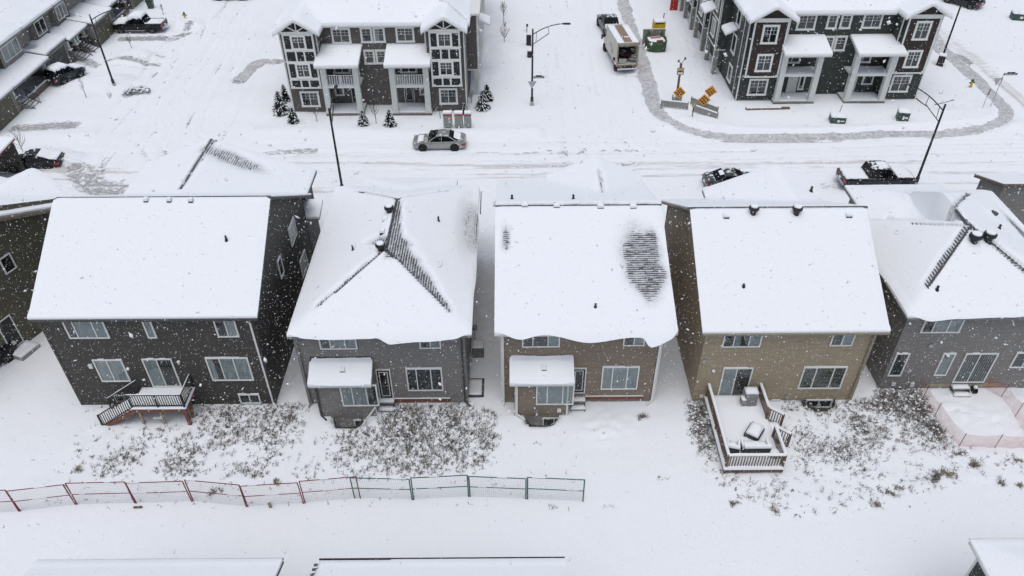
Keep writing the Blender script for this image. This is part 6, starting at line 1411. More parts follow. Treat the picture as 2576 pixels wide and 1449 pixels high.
# snowed shrub and bins on the left street
A_ = G(383, 33); t = thing('wheelie_bin', 'dark green wheelie bin beside the white porch posts, upper left', 'bin', (-46.0, 99.5, .1)); b = MB(); b.loft([[(-.28, -.3, 0), (.28, -.3, 0), (.28, .3, 0), (-.28, .3, 0)], [(-.36, -.38, 1.0), (.36, -.38, 1.0), (.36, .38, 1.0), (-.36, .38, 1.0)]]); b.build('bin_body', M['tfg'], t); b = MB(); b.box(-.4, -.42, 1.0, .4, .42, 1.1); b.build('lid', M['panel_dark'], t)
A_ = G(1738, 0); t = thing('red_tarp', 'red sheet hanging at the far left end of the green town house', 'tarpaulin', (20.6, 97.2, 0)); b = MB()
for k in range(8): b.hexa([(-.5 + k * .12, .03 * (-1) ** k, .2), (-.38 + k * .12, -.03 * (-1) ** k, .2), (-.38 + k * .12, .05 - .03 * (-1) ** k, .2), (-.5 + k * .12, .05 + .03 * (-1) ** k, .2), (-.5 + k * .12, .03 * (-1) ** k, 3.2), (-.38 + k * .12, -.03 * (-1) ** k, 3.2), (-.38 + k * .12, .05 - .03 * (-1) ** k, 3.2), (-.5 + k * .12, .05 + .03 * (-1) ** k, 3.2)])
b.build('sheet', mat('red_sheet', (.42, .045, .035), .7), t)
# ------------------------------------------------------------ back yards: decks, steps, fences
def snow_beam(parent, p, q, w, h, z=0):
    s = MB(); n = max(2, int((Vector(q) - Vector(p)).length / .5)); P, Q = Vector(p), Vector(q)
    d = (Q - P).normalized(); a = d.cross(Vector((0, 0, 1))).normalized(); rings = []
    for i in range(n + 1):
        c = P.lerp(Q, i / n); k = h * random.uniform(.8, 1.15); rings.append([tuple(c + a * w * u + Vector((0, 0, k * v))) for u, v in ((-.5, 0), (.5, 0), (.52, .55), (.3, 1), (-.3, 1), (-.52, .55))])
    s.loft(rings); return s.build('snow_cover', M['snow'], parent, smooth='auto')
# black railed deck of the charcoal house
D1 = (-21.43, 29.46); zd = 1.62
dk = thing('deck', 'small raised red cedar deck with black picket rails and stairs, charcoal house', 'deck', (D1[0], D1[1], 0))
w_, d_ = 3.02, 1.64
for nm, b in (('rim_board', (0, 0, zd - .3, w_, .05, zd - .03)), ('rim_board', (w_ - .05, .05, zd - .3, w_, d_, zd - .03)), ('rim_board', (0, .05, zd - .3, .05, d_, zd - .03))): m = MB(); m.box(*b); m.build(nm, M['wood_red'], dk)
for k in range(11): m = MB(); m.box(-.02, .0 + k * .15, zd - .03, w_ + .02, .0 + k * .15 + .135, zd); m.build('deck_board', M['wood'], dk)
snow_slab(dk, -.03, -.04, w_ + .04, d_, zd + .002, .12)
for x, y in ((w_ - .14, .12), (.25, .12), (w_ * .48, .12)): m = MB(); m.beam((x, y, -.1), (x, y, zd - .3), .19 if x > 2 else .12); m.build('post', M['wood_red'] if x > 2 else M['plywood'], dk)
m = MB(); m.beam((w_ - .14, .5, -.1), (w_ - .14, .9, zd - .3), .14); m.build('brace', M['wood_red'], dk)
m = MB(); m.beam((w_ * .3, .1, .75), (w_ * .48, .1, .75), .09); m.build('cross_brace', M['col'], dk)
railing(dk, (.02, .06), (w_ - .05, .06), zd + .1, .95, 'black', .13, bal=.035, top=.07, posts=(0, .5, 1)); railing(dk, (w_ - .05, .06), (w_ - .05, d_ - .02), zd + .1, .95, 'black', .13, bal=.035, top=.07, posts=(1,))
for p, q in (((0, .06, zd + 1.09), (w_ - .05, .06, zd + 1.09)), ((w_ - .05, .06, zd + 1.09), (w_ - .05, d_, zd + 1.09))): snow_beam(dk, p, q, .05, .03)
ns = 8; sx = .265
for k in range(ns):
    z = zd - (k + 1) * zd / (ns + 1); x1 = -k * sx; m = MB(); m.box(x1 - sx - .03, .05, z - .045, x1, 1.3, z); st = m.build('step', M['wood_red'], dk); s = MB(); s.box(x1 - sx - .02, .06, z + .001, x1 - .05, 1.29, z + .07); s.build('snow_cover', M['snow'], st)
for y in (.03, 1.32): m = MB(); m.beam((.02, y, zd - .25), (-ns * sx - .05, y, .05), .045, .24); m.build('stringer', M['wood_red'], dk)
for y in (.03, 1.32): railing(dk, (0, y), (-ns * sx, y), (zd - .02, .12), .95, 'black', .14, bal=.035, top=.06, posts=(1,)); 
snow_beam(dk, (0, 1.32, zd + .96), (-ns * sx, 1.32, 1.1), .05, .03)
# brown wooden deck of the tan house
D4 = (11.36, 25.9); zd = .60; w_, d_ = 3.0, 5.2
dk = thing('deck', 'long brown wooden deck with picket railings and snowy floor, tan house', 'deck', (D4[0], D4[1], 0))
for b in ((-.08, -.1, zd - .28, w_ + .08, -.04, zd - .02), (-.08, -.04, zd - .28, -.02, d_, zd - .02), (w_ + .02, -.04, zd - .28, w_ + .08, d_, zd - .02)): m = MB(); m.box(*b); m.build('rim_board', M['wood'], dk)
m = MB()
for k in range(37): 
    m = MB(); m.box(-.06, -.08 + k * .143, zd - .03, w_ + .06, -.08 + k * .143 + .13, zd); m.build('deck_board', M['wood'], dk)
snow_slab(dk, -.14, -.16, w_ + .12, d_ - .02, zd + .002, .16); snow_slab(dk, w_ + .0, 2.0, w_ + .75, 3.3, zd - .22, .22)
for x, y in ((0, 0), (w_, 0), (0, 2.6), (w_, 1.95), (w_, 3.3), (0, d_ - .1), (w_, d_ - .1), (w_ / 2, 0)): m = MB(); m.beam((x, y, -.2), (x, y, zd + 1.02 if x != w_ / 2 else zd - .1), .12); m.build('post', M['wood'], dk)
RA = [((0, 0), (w_, 0), zd), ((0, 0), (0, d_ - .05), zd), ((w_, 0), (w_, 1.95), zd), ((w_, 3.35), (w_, d_ - .05), zd), ((w_, 1.95), (w_ + .85, 1.75), (zd, zd - .38)), ((w_, 3.35), (w_ + .85, 3.15), (zd, zd - .38))]
for p, q, z in RA:
    railing(dk, p, q, z, 1.0, 'wood', .145, bal=.042, top=.10); za = z if isinstance(z, tuple) else (z, z)
    snow_beam(dk, (p[0], p[1], za[0] + 1.03), (q[0], q[1], za[1] + 1.03), .15, .11)
for y in (1.75, 3.15): m = MB(); m.beam((w_ + .85, y, -.1), (w_ + .85, y, zd + .66), .11); m.build('post', M['wood'], dk)
for k in range(2): m = MB(); m.box(w_ + .1 + k * .3, 1.95, .35 - .17 * k, w_ + .4 + k * .3, 3.2, .4 - .17 * k); m.build('step', M['wood'], dk)
# furniture on that deck
zf = zd + .16
def seat(label, cx, cy, rz, w, d, cat='chair', back=True, arms=True):
    t = thing('outdoor_sofa' if w > 1 else 'outdoor_chair', label, cat, (D4[0] + cx, D4[1] + cy, zd + .03), R(rz), 'snow covered furniture on the tan house deck'); hw, hd = w / 2, d / 2
    m = MB(); m.box(-hw, -hd, .22, hw, hd, .42); m.build('seat', M['black'], t)
    for x in (-hw + .04, hw - .04):
        for y in (-hd + .04, hd - .04): m = MB(); m.beam((x, y, 0), (x, y, .6 if arms else .4), .06); m.build('leg', M['black'], t)
        if arms: m = MB(); m.box(x - .05, -hd, .58, x + .05, hd, .64); m.build('armrest', M['black'], t); snow_beam(t, (x, -hd, .64), (x, hd, .64), .14, .12)
    if back: m = MB(); m.box(-hw, -hd - .03, .3, hw, -hd + .08, .82); m.build('backrest', M['black'], t); snow_beam(t, (-hw, -hd + .02, .82), (hw, -hd + .02, .82), .2, .15)
    snow_slab(t, -hw + .06, -hd + .05, hw - .06, hd - .0, .42, .24); return t
seat('wide low sofa under snow along the front rail of the wooden deck', 1.72, 1.0, 0, 1.45, .68, 'sofa'); seat('snow covered armchair in the left front corner of the wooden deck', .52, 1.0, -14, .66, .66); 
t = seat('square table with a thick snow slab, turned askew on the wooden deck', 2.0, 2.15, -36, .82, .95, 'table', back=False, arms=False)
t = thing('side_table', 'round low side table with snow in the right front corner of the deck', 'table', (D4[0] + 2.68, D4[1] + .62, zd + .1), group='snow covered furniture on the tan house deck'); m = MB(); m.lathe([(.2, 0), (.2, .3), (.27, .32), (.27, .37)], 16); m.build('table_top', M['tgrey'], t); s = MB(); s.lathe([(.26, .371), (.25, .45), (.18, .5), (.02, .51)], 16); s.build('snow_cover', M['snow'], t, smooth='auto')
t = thing('covered_grill', 'grey cloth covered grill with a snow cap by the patio door of the tan house', 'grill', (D4[0] + 2.3, D4[1] + 4.55, zd + .1)); m = MB()
m.loft([[(x * k, y * k2, z) for x, y in ((-.38, -.3), (0, -.34), (.38, -.3), (.4, .3), (-.4, .3))] for z, k, k2 in ((.0, 1.02, 1.05), (.5, .9, .95), (.85, 1.0, 1.0), (1.0, .9, .8))]); m.build('cloth_cover', mat('grill_cloth', (.24, .24, .24), .8, .15, 6), t, smooth='auto'); snow_slab(t, -.36, -.26, .36, .26, .99, .16)
m = MB(); m.box(-.55, -.4, .3, -.32, .0, .62); m.build('side_shelf', M['tgrey'], t); snow_slab(t, -.56, -.4, -.32, 0, .62, .08)
t = thing('plant_hook', 'thin bent black garden hook beside the deck stair of the tan house', 'hook', (D4[0] + w_ + 1.0, D4[1] + 2.2, .1)); m = MB(); m.tube([(0, 0, 0), (.05, 0, .8), (.3, .1, 1.15), (.42, .1, .6)], .022); m.build('rod', M['black'], t)
# precast steps at the back doors
def steps(label, x0, x1, y, n, z, m_='fascia_dark'):
    t = thing('door_steps', label, 'steps', (x0, y, 0)); w = x1 - x0
    for k in range(n):
        zz = z * (n - k) / n; b = MB(); b.box(0, -.36 * (k + 1), zz - .1, w, -.36 * k, zz); st = b.build('step', M['plywood'], t); snow_slab(st, .0, -.36 * (k + 1), w, -.36 * k - .02, zz + .002, .08)
    for a in (.04, w - .04): b = MB(); b.beam((a, -.05, z * .9), (a, -.36 * n, 0), .05, .3); b.build('stringer', M[m_], t)
steps('snowy steps below the back door of the grey hip roofed house', W(953, 1010, 31)[0], W(993, 1010, 31)[0], 31.1, 2, .62); steps('snowy steps below the back door of the brown house', W(1434, 1000, 31)[0], W(1472, 1000, 31)[0], 31.1, 2, .62); steps('two snowy steps below the patio door at the right grey house', W(2390, 980, 31.8)[0], W(2432, 980, 31.8)[0], 31.95, 2, .55)
# side clutter in the gap between the two middle houses
t = thing('air_conditioner', 'dark air conditioner unit in the gap beside the grey hip roofed house', 'air conditioner', (-2.15, 35.3, .1)); b = MB(); b.box(-.35, -.38, 0, .35, .38, .85); b.build('casing', M['fascia_grey'], t); b = MB(); b.lathe([(.28, .851), (.28, .88)], 18); b.build('fan_grille', M['black'], t); snow_slab(t, -.35, -.38, .35, .38, .86, .08)
b = MB(); b.lathe([(.33, .0), (.33, .01)], 4); 
t = thing('window_well', 'dark window well with a cover in the gap beside the grey house', 'window well', (-2.35, 32.3, .1)); b = MB(); b.box(-.35, -.75, 0, .62, .75, .12); b.box(-.3, -.7, .12, .57, .7, .16); b.build('well_cover', M['fascia_dark'], t); snow_slab(t, -.28, -.66, .5, .62, .161, .06)
t = thing('plastic_sheet_frame', 'loose white snowy pole leaning over the basement window of the grey house', 'pole', (-8.6, 29.6, .1)); b = MB(); b.beam((0, -.3, .2), (.75, .35, 1.0), .08); b.build('pole', M['col'], t); b = MB(); b.beam((.75, .35, 1.0), (.85, .1, .2), .05); b.build('pole', M['col'], t)
# ---- temporary fence panels
def Zf(x, y, o): return ((o + x / 2.342) / 1.19255, (1200 + y / 2.342) / 1.19255)
bases = [Zf(x, y, 0) for x, y in ((-258, 820), (147, 795), (545, 748), (960, 738), (1358, 724), (1740, 760), (2141, 735))] + [Zf(x, y, 900) for x, y in ((432, 702), (795, 711), (1191, 691), (1592, 707), (1992, 725))]
tops = [Zf(x, y, 0) for x, y in ((-360, 668), (47, 657), (475, 632), (893, 603), (1303, 588), (1693, 620), (2108, 600))] + [Zf(x, y, 900) for x, y in ((407, 572), (775, 575), (1185, 556), (1590, 577), (2003, 590))]
ordn = ['first', 'second', 'third', 'fourth', 'fifth', 'sixth', 'last']
wl_m = {}
for i in range(11):
    red = i < 7; a, b = G(*bases[i]), G(*bases[i + 1]); a = Vector((*a, 0)); b = Vector((*b, 0))
    ha = W(*tops[i], a.y)[1]; hb = W(*tops[i + 1], b.y)[1]; h = 1.78; d = (b - a).normalized()
    if i == 7: a = a - d * .38
    colr = 'red' if red else 'green'; nm = ordn[i] if red else ['first', 'second', 'third', 'last'][i - 7]
    extra = 'cut by the left edge of the picture' if i == 0 else ('overlapping the first green one' if i == 6 else ('overlapping the last red one' if i == 7 else ('standing free at its right end' if i == 10 else 'in the zigzag line across the snow')))
    t = thing('fence_panel', f'{nm} {colr} fence panel from the left, {extra}', 'fence', (a.x, a.y, .12), math.atan2(d.y, d.x), f'{colr} temporary fence panels across the open snow'); L = (b - a).length; lean = .04 * (-1) ** i
    pm = M['red_pipe'] if red else M['green_pipe']; r = .024 if red else .027
    for x in (.04, L - .04): p = MB(); p.tube([(x, 0, -.05), (x, lean, h)], r * 1.25, 8); p.build('upright', pm, t)
    p = MB(); p.tube([(.04, lean, h), (L - .04, lean, h)], r, 8); p.build('top_rail', pm, t); p = MB(); p.tube([(.04, lean * .4, h * .50), (L - .04, lean * .4, h * .50)], r * .9, 8); p.build('middle_rail', pm, t)
    mb = MB(); n = int(L / .105)
    for k in range(1, n): x = L * k / n; mb.beam((x, 0, .0), (x, lean, h), .005, .005, up=(1, 0, 0))
    for k in range(1, 14): z = h * k / 14; mb.beam((.05, lean * z / h, z), (L - .05, lean * z / h, z), .005, .005)
    mb.build('wire_mesh', M['wire_red'] if red else M['wire'], t, kind='stuff')
    for fz in (1.0, .5):
        s0 = random.uniform(0, L - .8); s = MB(); s.beam((s0, lean * fz, h * fz + r + .008), (s0 + random.uniform(.3, .8), lean * fz, h * fz + r + .008), .05, .022); s.build('snow_cover', M['snow'], t)
# ---- orange mesh barrier round the right back yard
def net_mat():
    m = bpy.data.materials.new('orange_netting'); m.use_nodes = True; nt = m.node_tree; nt.nodes.clear(); o = _n(nt, 'ShaderNodeOutputMaterial'); mx = _n(nt, 'ShaderNodeMixShader'); t = _n(nt, 'ShaderNodeBsdfTransparent'); g = _n(nt, 'ShaderNodeBsdfDiffuse'); g.inputs[0].default_value = (.62, .17, .12, 1)
    tc = _n(nt, 'ShaderNodeTexCoord'); nn = _n(nt, 'ShaderNodeTexNoise'); nn.inputs['Scale'].default_value = 2.5; nn.inputs['Detail'].default_value = 6; nt.links.new(tc.outputs['Object'], nn.inputs['Vector']); mr = _n(nt, 'ShaderNodeMapRange'); mr.inputs[3].default_value = .10; mr.inputs[4].default_value = .42; nt.links.new(nn.outputs[0], mr.inputs[0]); nt.links.new(mr.outputs[0], mx.inputs[0]); nt.links.new(t.outputs[0], mx.inputs[1]); nt.links.new(g.outputs[0], mx.inputs[2]); nt.links.new(mx.outputs[0], o.inputs[0]); return m
nm_ = net_mat(); zc = lambda x, y: ((2480 + x / 1.61) / 1.19255, (500 + y / 1.61) / 1.19255)
left = [G(*zc(*p)) for p in ((435, 1078), (458, 1130), (515, 1215), (632, 1362))]; front = [left[-1], G(*zc(805, 1367)), G(*zc(953, 1370)), (30.5, 27.35)]; right = [G(*zc(*p)) for p in ((752, 1078), (835, 1125), (905, 1215), (960, 1320))]
net = thing('safety_netting', 'sagging faded orange netting on thin posts fencing the right back yard', 'netting', (left[-1][0], left[-1][1], .1)); o0 = Vector((left[-1][0], left[-1][1], 0))
for run in (left, front, right):
    P = []; 
    for (ax, ay), (bx, by) in zip(run[:-1], run[1:]):
        L = math.hypot(bx - ax, by - ay); n = max(2, int(L / .25))
        for k in range(n): P.append((ax + (bx - ax) * k / n - o0.x, ay + (by - ay) * k / n - o0.y, 1.15 - .14 * math.sin(math.pi * k / n)))
    P.append((run[-1][0] - o0.x, run[-1][1] - o0.y, 1.15)); mb = MB()
    for i_, (p, q) in enumerate(zip(P[:-1], P[1:])):
        wv = .04 * math.sin(i_ * 1.7); mb.poly([(p[0], p[1] + .04 * math.sin(i_ * 1.7), 0), (q[0], q[1] + .04 * math.sin(i_ * 1.7 + 1.7), 0), (q[0], q[1], q[2]), (p[0], p[1], p[2])])
    mb.build('netting', nm_, net)
for (x, y) in left[1:] + front[1:3] + right[1:3]: mb = MB(); mb.tube([(x - o0.x, y - o0.y, -.1), (x - o0.x + .03, y - o0.y, 1.2)], .018, 6); mb.build('stake', M['panel_dark'], net)
t = thing('garden_hose_reel', 'small black hose reel with snow on it against the right grey house wall', 'hose reel', (27.45, 31.65, .12)); mb = MB(); mb.lathe([(.05, -.1), (.24, -.09), (.24, -.06), (.12, -.05), (.12, .05), (.24, .06), (.24, .09), (.05, .1)], 14, (0, 0, .26), 'x'); mb.build('reel', M['black'], t); s = MB(); s.lathe([(.12, .46), (.1, .56), (.02, .6)], 10); s.build('snow_cover', M['snow'], t, smooth='auto')
# ---- roofs of the row at the bottom edge
for lab, x0, x1, y1, m_, hip in (('house at the bottom left edge, only its snowy far roof slope showing', -19.2, -9.3, 17.25, 'sid_grey', 0), ('house at the bottom middle edge, only its snowy far roof slope showing', -7.85, 2.05, 17.22, 'sid_brown', 0), ('house at the bottom right corner, snowy roof over a grey green wall', 18.7, 28.5, 17.95, 'sid_green', 1)):
    h = thing('house', lab, 'house', (x0, y1 - 11, 0), group='houses along the bottom edge'); w = x1 - x0
    shell(h, w - .8, 10.2, 5.8, m_, x0=.4, y0=.4, corner=m_ if not hip else 'white')
    sc = [S(0, w, 0, 11, 'NS', .4, 6.0)] if not hip else [S(0, w, 0, 11, 'NSW', .42, 6.0)]
    roof(h, sc, .10 if x0 > -10 else .2, 'fascia_dark' if not hip else 'white', .16, seed=int(x0 + 50), edge_snow=.35 if x0 > -10 else .6, noise=.3, shing=x0 > -10 and not hip, patches=[('line', ((.02, 10.8), (.02, 6.0), .14, .2), .8), ('line', ((0, 10.99), (2.8, 10.99), .1, .05), .9)] if x0 > -10 and not hip else (() if not hip else ()), step=.14, maxsh=120)
    g = MB(); g.beam((0, 11.06, 6.03), (w, 11.06, 6.03), .05, .07); g.build('gutter', M['white'] if hip else M['black'], h)
h = thing('shed', 'low grey green lean to below the roof at the bottom right corner', 'shed', (17.4, 13.0, 0)); wall(h, Face((0, 3.2), (0, -1)), 3.2, 3.0, M['sid_green'], .1); wall(h, Face((1.3, 3.2), (-1, 0)), 1.3, 3.0, M['sid_green'], .1)
b = MB(); b.hexa([(-.2, -.2, 3.0), (1.3, -.2, 3.4), (1.3, 3.4, 3.4), (-.2, 3.4, 3.0), (-.2, -.2, 3.1), (1.3, -.2, 3.5), (1.3, 3.4, 3.5), (-.2, 3.4, 3.1)]); b.build('roof', M['fascia_dark'], h)
# dark parked thing at the far left yard
t, q = car('sedan', 'corner of a dark car beside the olive house step at the left edge', 'car', (*G(-28, 925), .1), 66, 'suv', P_blackc, L=3.6)
# ------------------------------------------------------------ plants
def spruce(label, base, top, wf=.36, seed=1, snowy=.6):
    x, y = G(*base); h = max(1.0, W(*top, y)[1]); rg = random.Random(seed); t = thing('spruce_tree', label, 'spruce', (x, y, .08), rg.uniform(0, 6), 'small spruces planted round the taupe town house')
    tr = MB(); tr.tube([(0, 0, 0), (0, 0, h * .55), (0, 0, h)], [.05, .03, .008], 6); tr.build('trunk', M['bark'], t)
    nd = MB(); sn = MB(); lv = max(9, int(h / .17))
    for k in range(lv):
        f = k / lv; z = .12 + (h - .2) * f; r = h * wf * (1 - f) ** .85 * rg.uniform(.85, 1.1) + .05; nb = max(5, int(11 * (1 - f) + 5)); a0_ = rg.uniform(0, 6)
        for b in range(nb):
            a = a0_ + b * math.tau / nb + rg.uniform(-.2, .2); rr = r * rg.uniform(.75, 1.1); c, s = math.cos(a), math.sin(a); dz = -.12 * rr + rg.uniform(-.03, .05); w = .11 * rr + .05
            P = [(c * rr * u, s * rr * u, z + .10 * rr * math.sin(u * 2.2) + dz * u * u * 2) for u in (.05, .45, .8, 1.0)]
            for (p, q, w0, w1) in ((P[0], P[1], w * .5, w), (P[1], P[2], w, w * .8), (P[2], P[3], w * .8, .01)):
                for tl in (0, .05):
                    nd.poly([(p[0] - s * w0, p[1] + c * w0, p[2] - tl), (p[0] + s * w0, p[1] - c * w0, p[2] - .03 - tl), (q[0] + s * w1, q[1] - c * w1, q[2] - .03 - tl), (q[0] - s * w1, q[1] + c * w1, q[2] - tl)])
            for u in (.3, .5, .7, .9):     # side twigs
                for sg_ in (-1, 1):
                    i = min(2, int(u * 3)); p = [P[i][j] + (P[i + 1][j] - P[i][j]) * .5 for j in range(3)]; L_ = w * rg.uniform(1.2, 2.0)
                    nd.poly([(p[0], p[1], p[2] - .01), (p[0] + c * .04, p[1] + s * .04, p[2]), (p[0] - s * sg_ * L_ + c * L_ * .7, p[1] + c * sg_ * L_ + s * L_ * .7, p[2] - .05)])
            if rg.random() < snowy:
                u0, u1 = rg.choice(((.35, .9), (.5, 1.0), (.2, .7))); A_ = [P[1][j] * (1 - u0) + P[2][j] * u0 for j in range(3)]; B_ = [P[2][j] * (1 - u1) + P[3][j] * u1 for j in range(3)]
                sn.loft([[(q[0] - s * ww + 0, q[1] + c * ww, q[2] + .0) for ww in (w * .62 * kk,)] + [(q[0] + s * w * .62 * kk, q[1] - c * w * .62 * kk, q[2] - .01), (q[0] + s * w * .2 * kk, q[1] - c * w * .2 * kk, q[2] + .07 * kk), (q[0] - s * w * .25 * kk, q[1] + c * w * .25 * kk, q[2] + .075 * kk)] for q, kk in ((A_, .7), ([(A_[j] + B_[j]) / 2 for j in range(3)], 1.0), (B_, .5))])
    nd.build('crown', M['needle'], t); sn.build('snow_cover', M['snow'], t, kind='stuff')
for i, (b, tp, lab) in enumerate((((709, 290), (695, 227), 'left spruce of the three beside the taupe town house'), ((721, 262.7), (710.6, 211.6), 'dark slim spruce behind the other two left of the taupe town house'), ((739.7, 312.5), (728, 268), 'squat snow loaded spruce nearest the left corner of the taupe town house'),
    ((916, 321), (909, 276), 'spruce before the left porch of the taupe town house'), ((982.4, 321), (980, 275), 'spruce before the recessed wall of the taupe town house, left of the right porch'), ((1168.8, 290), (1167, 258), 'small spruce behind the right mailbox cabinet'),
    ((1214, 277), (1213, 226), 'front one of the two spruces right of the taupe town house'), ((1225, 254.5), (1226, 210), 'rear one of the two spruces right of the taupe town house'))): spruce(lab, b, tp, .34 if i != 1 else .26, 40 + i, .62 if i not in (1,) else .3)
def sapling(label, base, top, seed, spread=.35, dense=1.0, thick=.035, kind='young bare trees'):
    x, y = G(*base); h = max(1.2, W(*top, y)[1]); rg = random.Random(seed); t = thing('bare_tree', label, 'tree', (x, y, .08), 0, kind); tr = MB(); tr.tube([(0, 0, 0), (.02, 0, h * .35), (-.02, .02, h * .7), (0, 0, h * .98)], [thick, thick * .8, thick * .5, .008], 7); tr.build('trunk', M['bark'], t); cr = MB()
    for k in range(int(16 * dense)):
        f = rg.uniform(.28, .9); a = rg.uniform(0, math.tau); L = h * spread * (1.15 - f) * rg.uniform(.7, 1.2); z = h * f; up = rg.uniform(.8, 1.6); c, s = math.cos(a), math.sin(a)
        P = [(0, 0, z), (c * L * .35, s * L * .35, z + L * .35 * up), (c * L * .65, s * L * .65, z + L * .9 * up), (c * L * .75, s * L * .75, z + L * 1.35 * up)]
        cr.tube(P, [.016, .012, .009, .004], 4, False)
        for q in range(3):
            u = rg.choice((1, 2)); a2 = a + rg.uniform(-1, 1); l2 = L * rg.uniform(.25, .5); cr.tube([P[u], (P[u][0] + math.cos(a2) * l2 * .5, P[u][1] + math.sin(a2) * l2 * .5, P[u][2] + l2 * .6), (P[u][0] + math.cos(a2) * l2 * .7, P[u][1] + math.sin(a2) * l2 * .7, P[u][2] + l2 * 1.2)], [.009, .007, .003], 3, False)
    cr.build('crown', M['bark'], t)
for i, (b, tp, lab, sp, dn) in enumerate((((947, 316), (941, 262), 'bare sapling between the two spruces before the taupe town house', .45, 1), ((798, 309.6), (793, 268), 'thin bare sapling before the left bay of the taupe town house', .3, .6), ((1268.4, 115), (1264, 58), 'bushy bare tree, lower of two in line right of the taupe town house', .30, 1.8), ((1267, 60), (1266, 4), 'bushy bare tree, upper of two in line at the top edge', .30, 1.8),
    ((218.7, 249.5), (204, 196), 'slender bare tree in front of the dark teal car, left street', .25, .7), ((332, 124.8), (325, 88), 'small bare tree just below the snowed pickup', .35, .8), ((64.8, 398), (40, 332), 'spreading bare tree above the rust beamed porch, left edge', .42, .9), ((412, 40.5), (409, 12), 'small bare tree above the snowed pickup box', .3, .9), ((1186, 262), (1183, 236), 'low bare shrub at the right corner of the taupe town house', .5, 1.0))):
    sapling(lab, b, tp, 70 + i, sp, dn)
# buried shrub
x, y = G(346, 238); t = thing('shrub', 'snow covered evergreen shrub on the bank by the left street', 'shrub', (x, y, .2)); nd = MB(); sn = MB(); rg = random.Random(9)
for k in range(240):
    u = rg.uniform(-1, 1); c = (u * 1.15, rg.uniform(-.45, .45) + u * .3, rg.uniform(.0, .55) * (1 - u * u * .6)); a = rg.uniform(0, 6.3); L = rg.uniform(.12, .3); nd.poly([c, (c[0] + math.cos(a) * L, c[1] + math.sin(a) * L, c[2] + rg.uniform(-.08, .15)), (c[0] + math.cos(a + .5) * L * .8, c[1] + math.sin(a + .5) * L * .8, c[2] + .02)])
    if k % 5 == 0: r = rg.uniform(.07, .16); sn.lathe([(r * .3, c[2] + .1), (r, c[2] + .14), (r * .8, c[2] + .22), (.02, c[2] + .26)], 7, (c[0], c[1], 0))
nd.build('foliage', M['needle'], t); sn.build('snow_cover', M['snow'], t, smooth='auto', kind='stuff')
# ---- dry weeds: clumps of bent stalks and curled leaves
def weeds(pts, rs, hscale=1.0, nb=(4, 9), width=.022, lean=(0.5, 0.2)):
    V = []; Fq = []; r = np.random.RandomState(rs)
    for (x, y, s) in pts:
        z0 = gz(x, y) - .03; n = r.randint(*nb); s *= hscale
        for k in range(n):
            a = r.uniform(0, 6.283); L = s * r.uniform(.35, 1.0); out = r.uniform(.15, .9); w = width * r.uniform(.6, 1.7); c, q = math.cos(a), math.sin(a); dx, dy = c * out * L + lean[0] * L * .35, q * out * L + lean[1] * L * .3
            bx, by = x + r.uniform(-.06, .06), y + r.uniform(-.06, .06); P = []
            for u in (0, .45, .8, 1.0):
                P.append((bx + dx * u ** 1.5, by + dy * u ** 1.5, z0 + L * (u - .42 * u * u * u * out * 1.4)))
            i = len(V)
            wx, wy = (1.0, 0.25) if r.rand() < .5 else (-q, c)
            for j, p in enumerate(P):
                ww = w * (1, .9, .8, .25)[j] * .5; V.append((p[0] - wx * ww, p[1] - wy * ww, p[2])); V.append((p[0] + wx * ww, p[1] + wy * ww, p[2] + ww * .6))
            for j in range(3): Fq.append((i + 2 * j, i + 2 * j + 1, i + 2 * j + 3, i + 2 * j + 2))
            if r.rand() < .38:      # curled leaf or seed head
                p = P[r.randint(1, 4)]; l = r.uniform(.03, .075); b = r.uniform(0, 6.28); ww = l * .35; cb, sb = math.cos(b) * l, math.sin(b) * l; i = len(V)
                V += [(p[0], p[1], p[2]), (p[0] + cb * .5 - sb * .4, p[1] + sb * .5 + cb * .4, p[2] + .02), (p[0] + cb, p[1] + sb, p[2] - .03), (p[0] + cb * .5 + sb * .4, p[1] + sb * .5 - cb * .4, p[2] - .015)]; Fq.append((i, i + 1, i + 2, i + 3))
    return V, Fq
def scatter(poly, n, rs, dens):
    r = np.random.RandomState(rs); P = np.array(poly); out = []; x0, y0 = P.min(0); x1, y1 = P.max(0)
    while len(out) < n:
        X_ = r.uniform(x0, x1, 4000); Y_ = r.uniform(y0, y1, 4000); ok = inpoly(X_, Y_, poly) & (r.rand(4000) < dens(X_, Y_))
        for a, b in zip(X_[ok], Y_[ok]): out.append((a + r.normal(0, .18), b + r.normal(0, .15), r.uniform(.12, .5)))
    return out[:n]
def blocked(x, y):
    """places kept free of plants: under decks, steps, house bumps, paths"""
    return ((x > 11.2) & (x < 15.2) & (y > 25.7)) | ((x > -21.5) & (x < -18.3) & (y > 29.3)) | ((x > -11.3) & (x < -7.8) & (y > 29.1)) | ((x > -24) & (x < -21.4) & (y > 29.4) & (y < 30.9)) | ((x > 24.3) & (y > 27.4)) | (y > 31.0) & (x < 21.5) | (y > 31.9)
def dA(x, y):
    f = fbm(x * .45, y * .45, 81, 4); g = fbm(x * .16, y * .16, 84, 2); d = .24 + 2.3 * f + 1.3 * g - .30 * sstep(26.8, 25.4, y) * (x < -9) - .5 * sstep(-21, -25.5, x) + .10 * sstep(-4.6, -2.4, x); d = np.clip(d, .035, 1) ; return d * ~blocked(x, y)
def dB(x, y):
    f = fbm(x * .45, y * .45, 91, 4); near = sstep(26.0, 29.5, y); d = .05 + .42 * near + 1.9 * f * (near + .25) - .25 * sstep(20, 27, x) * (1 - near); d = np.clip(d, .03, 1); return d * ~blocked(x, y)
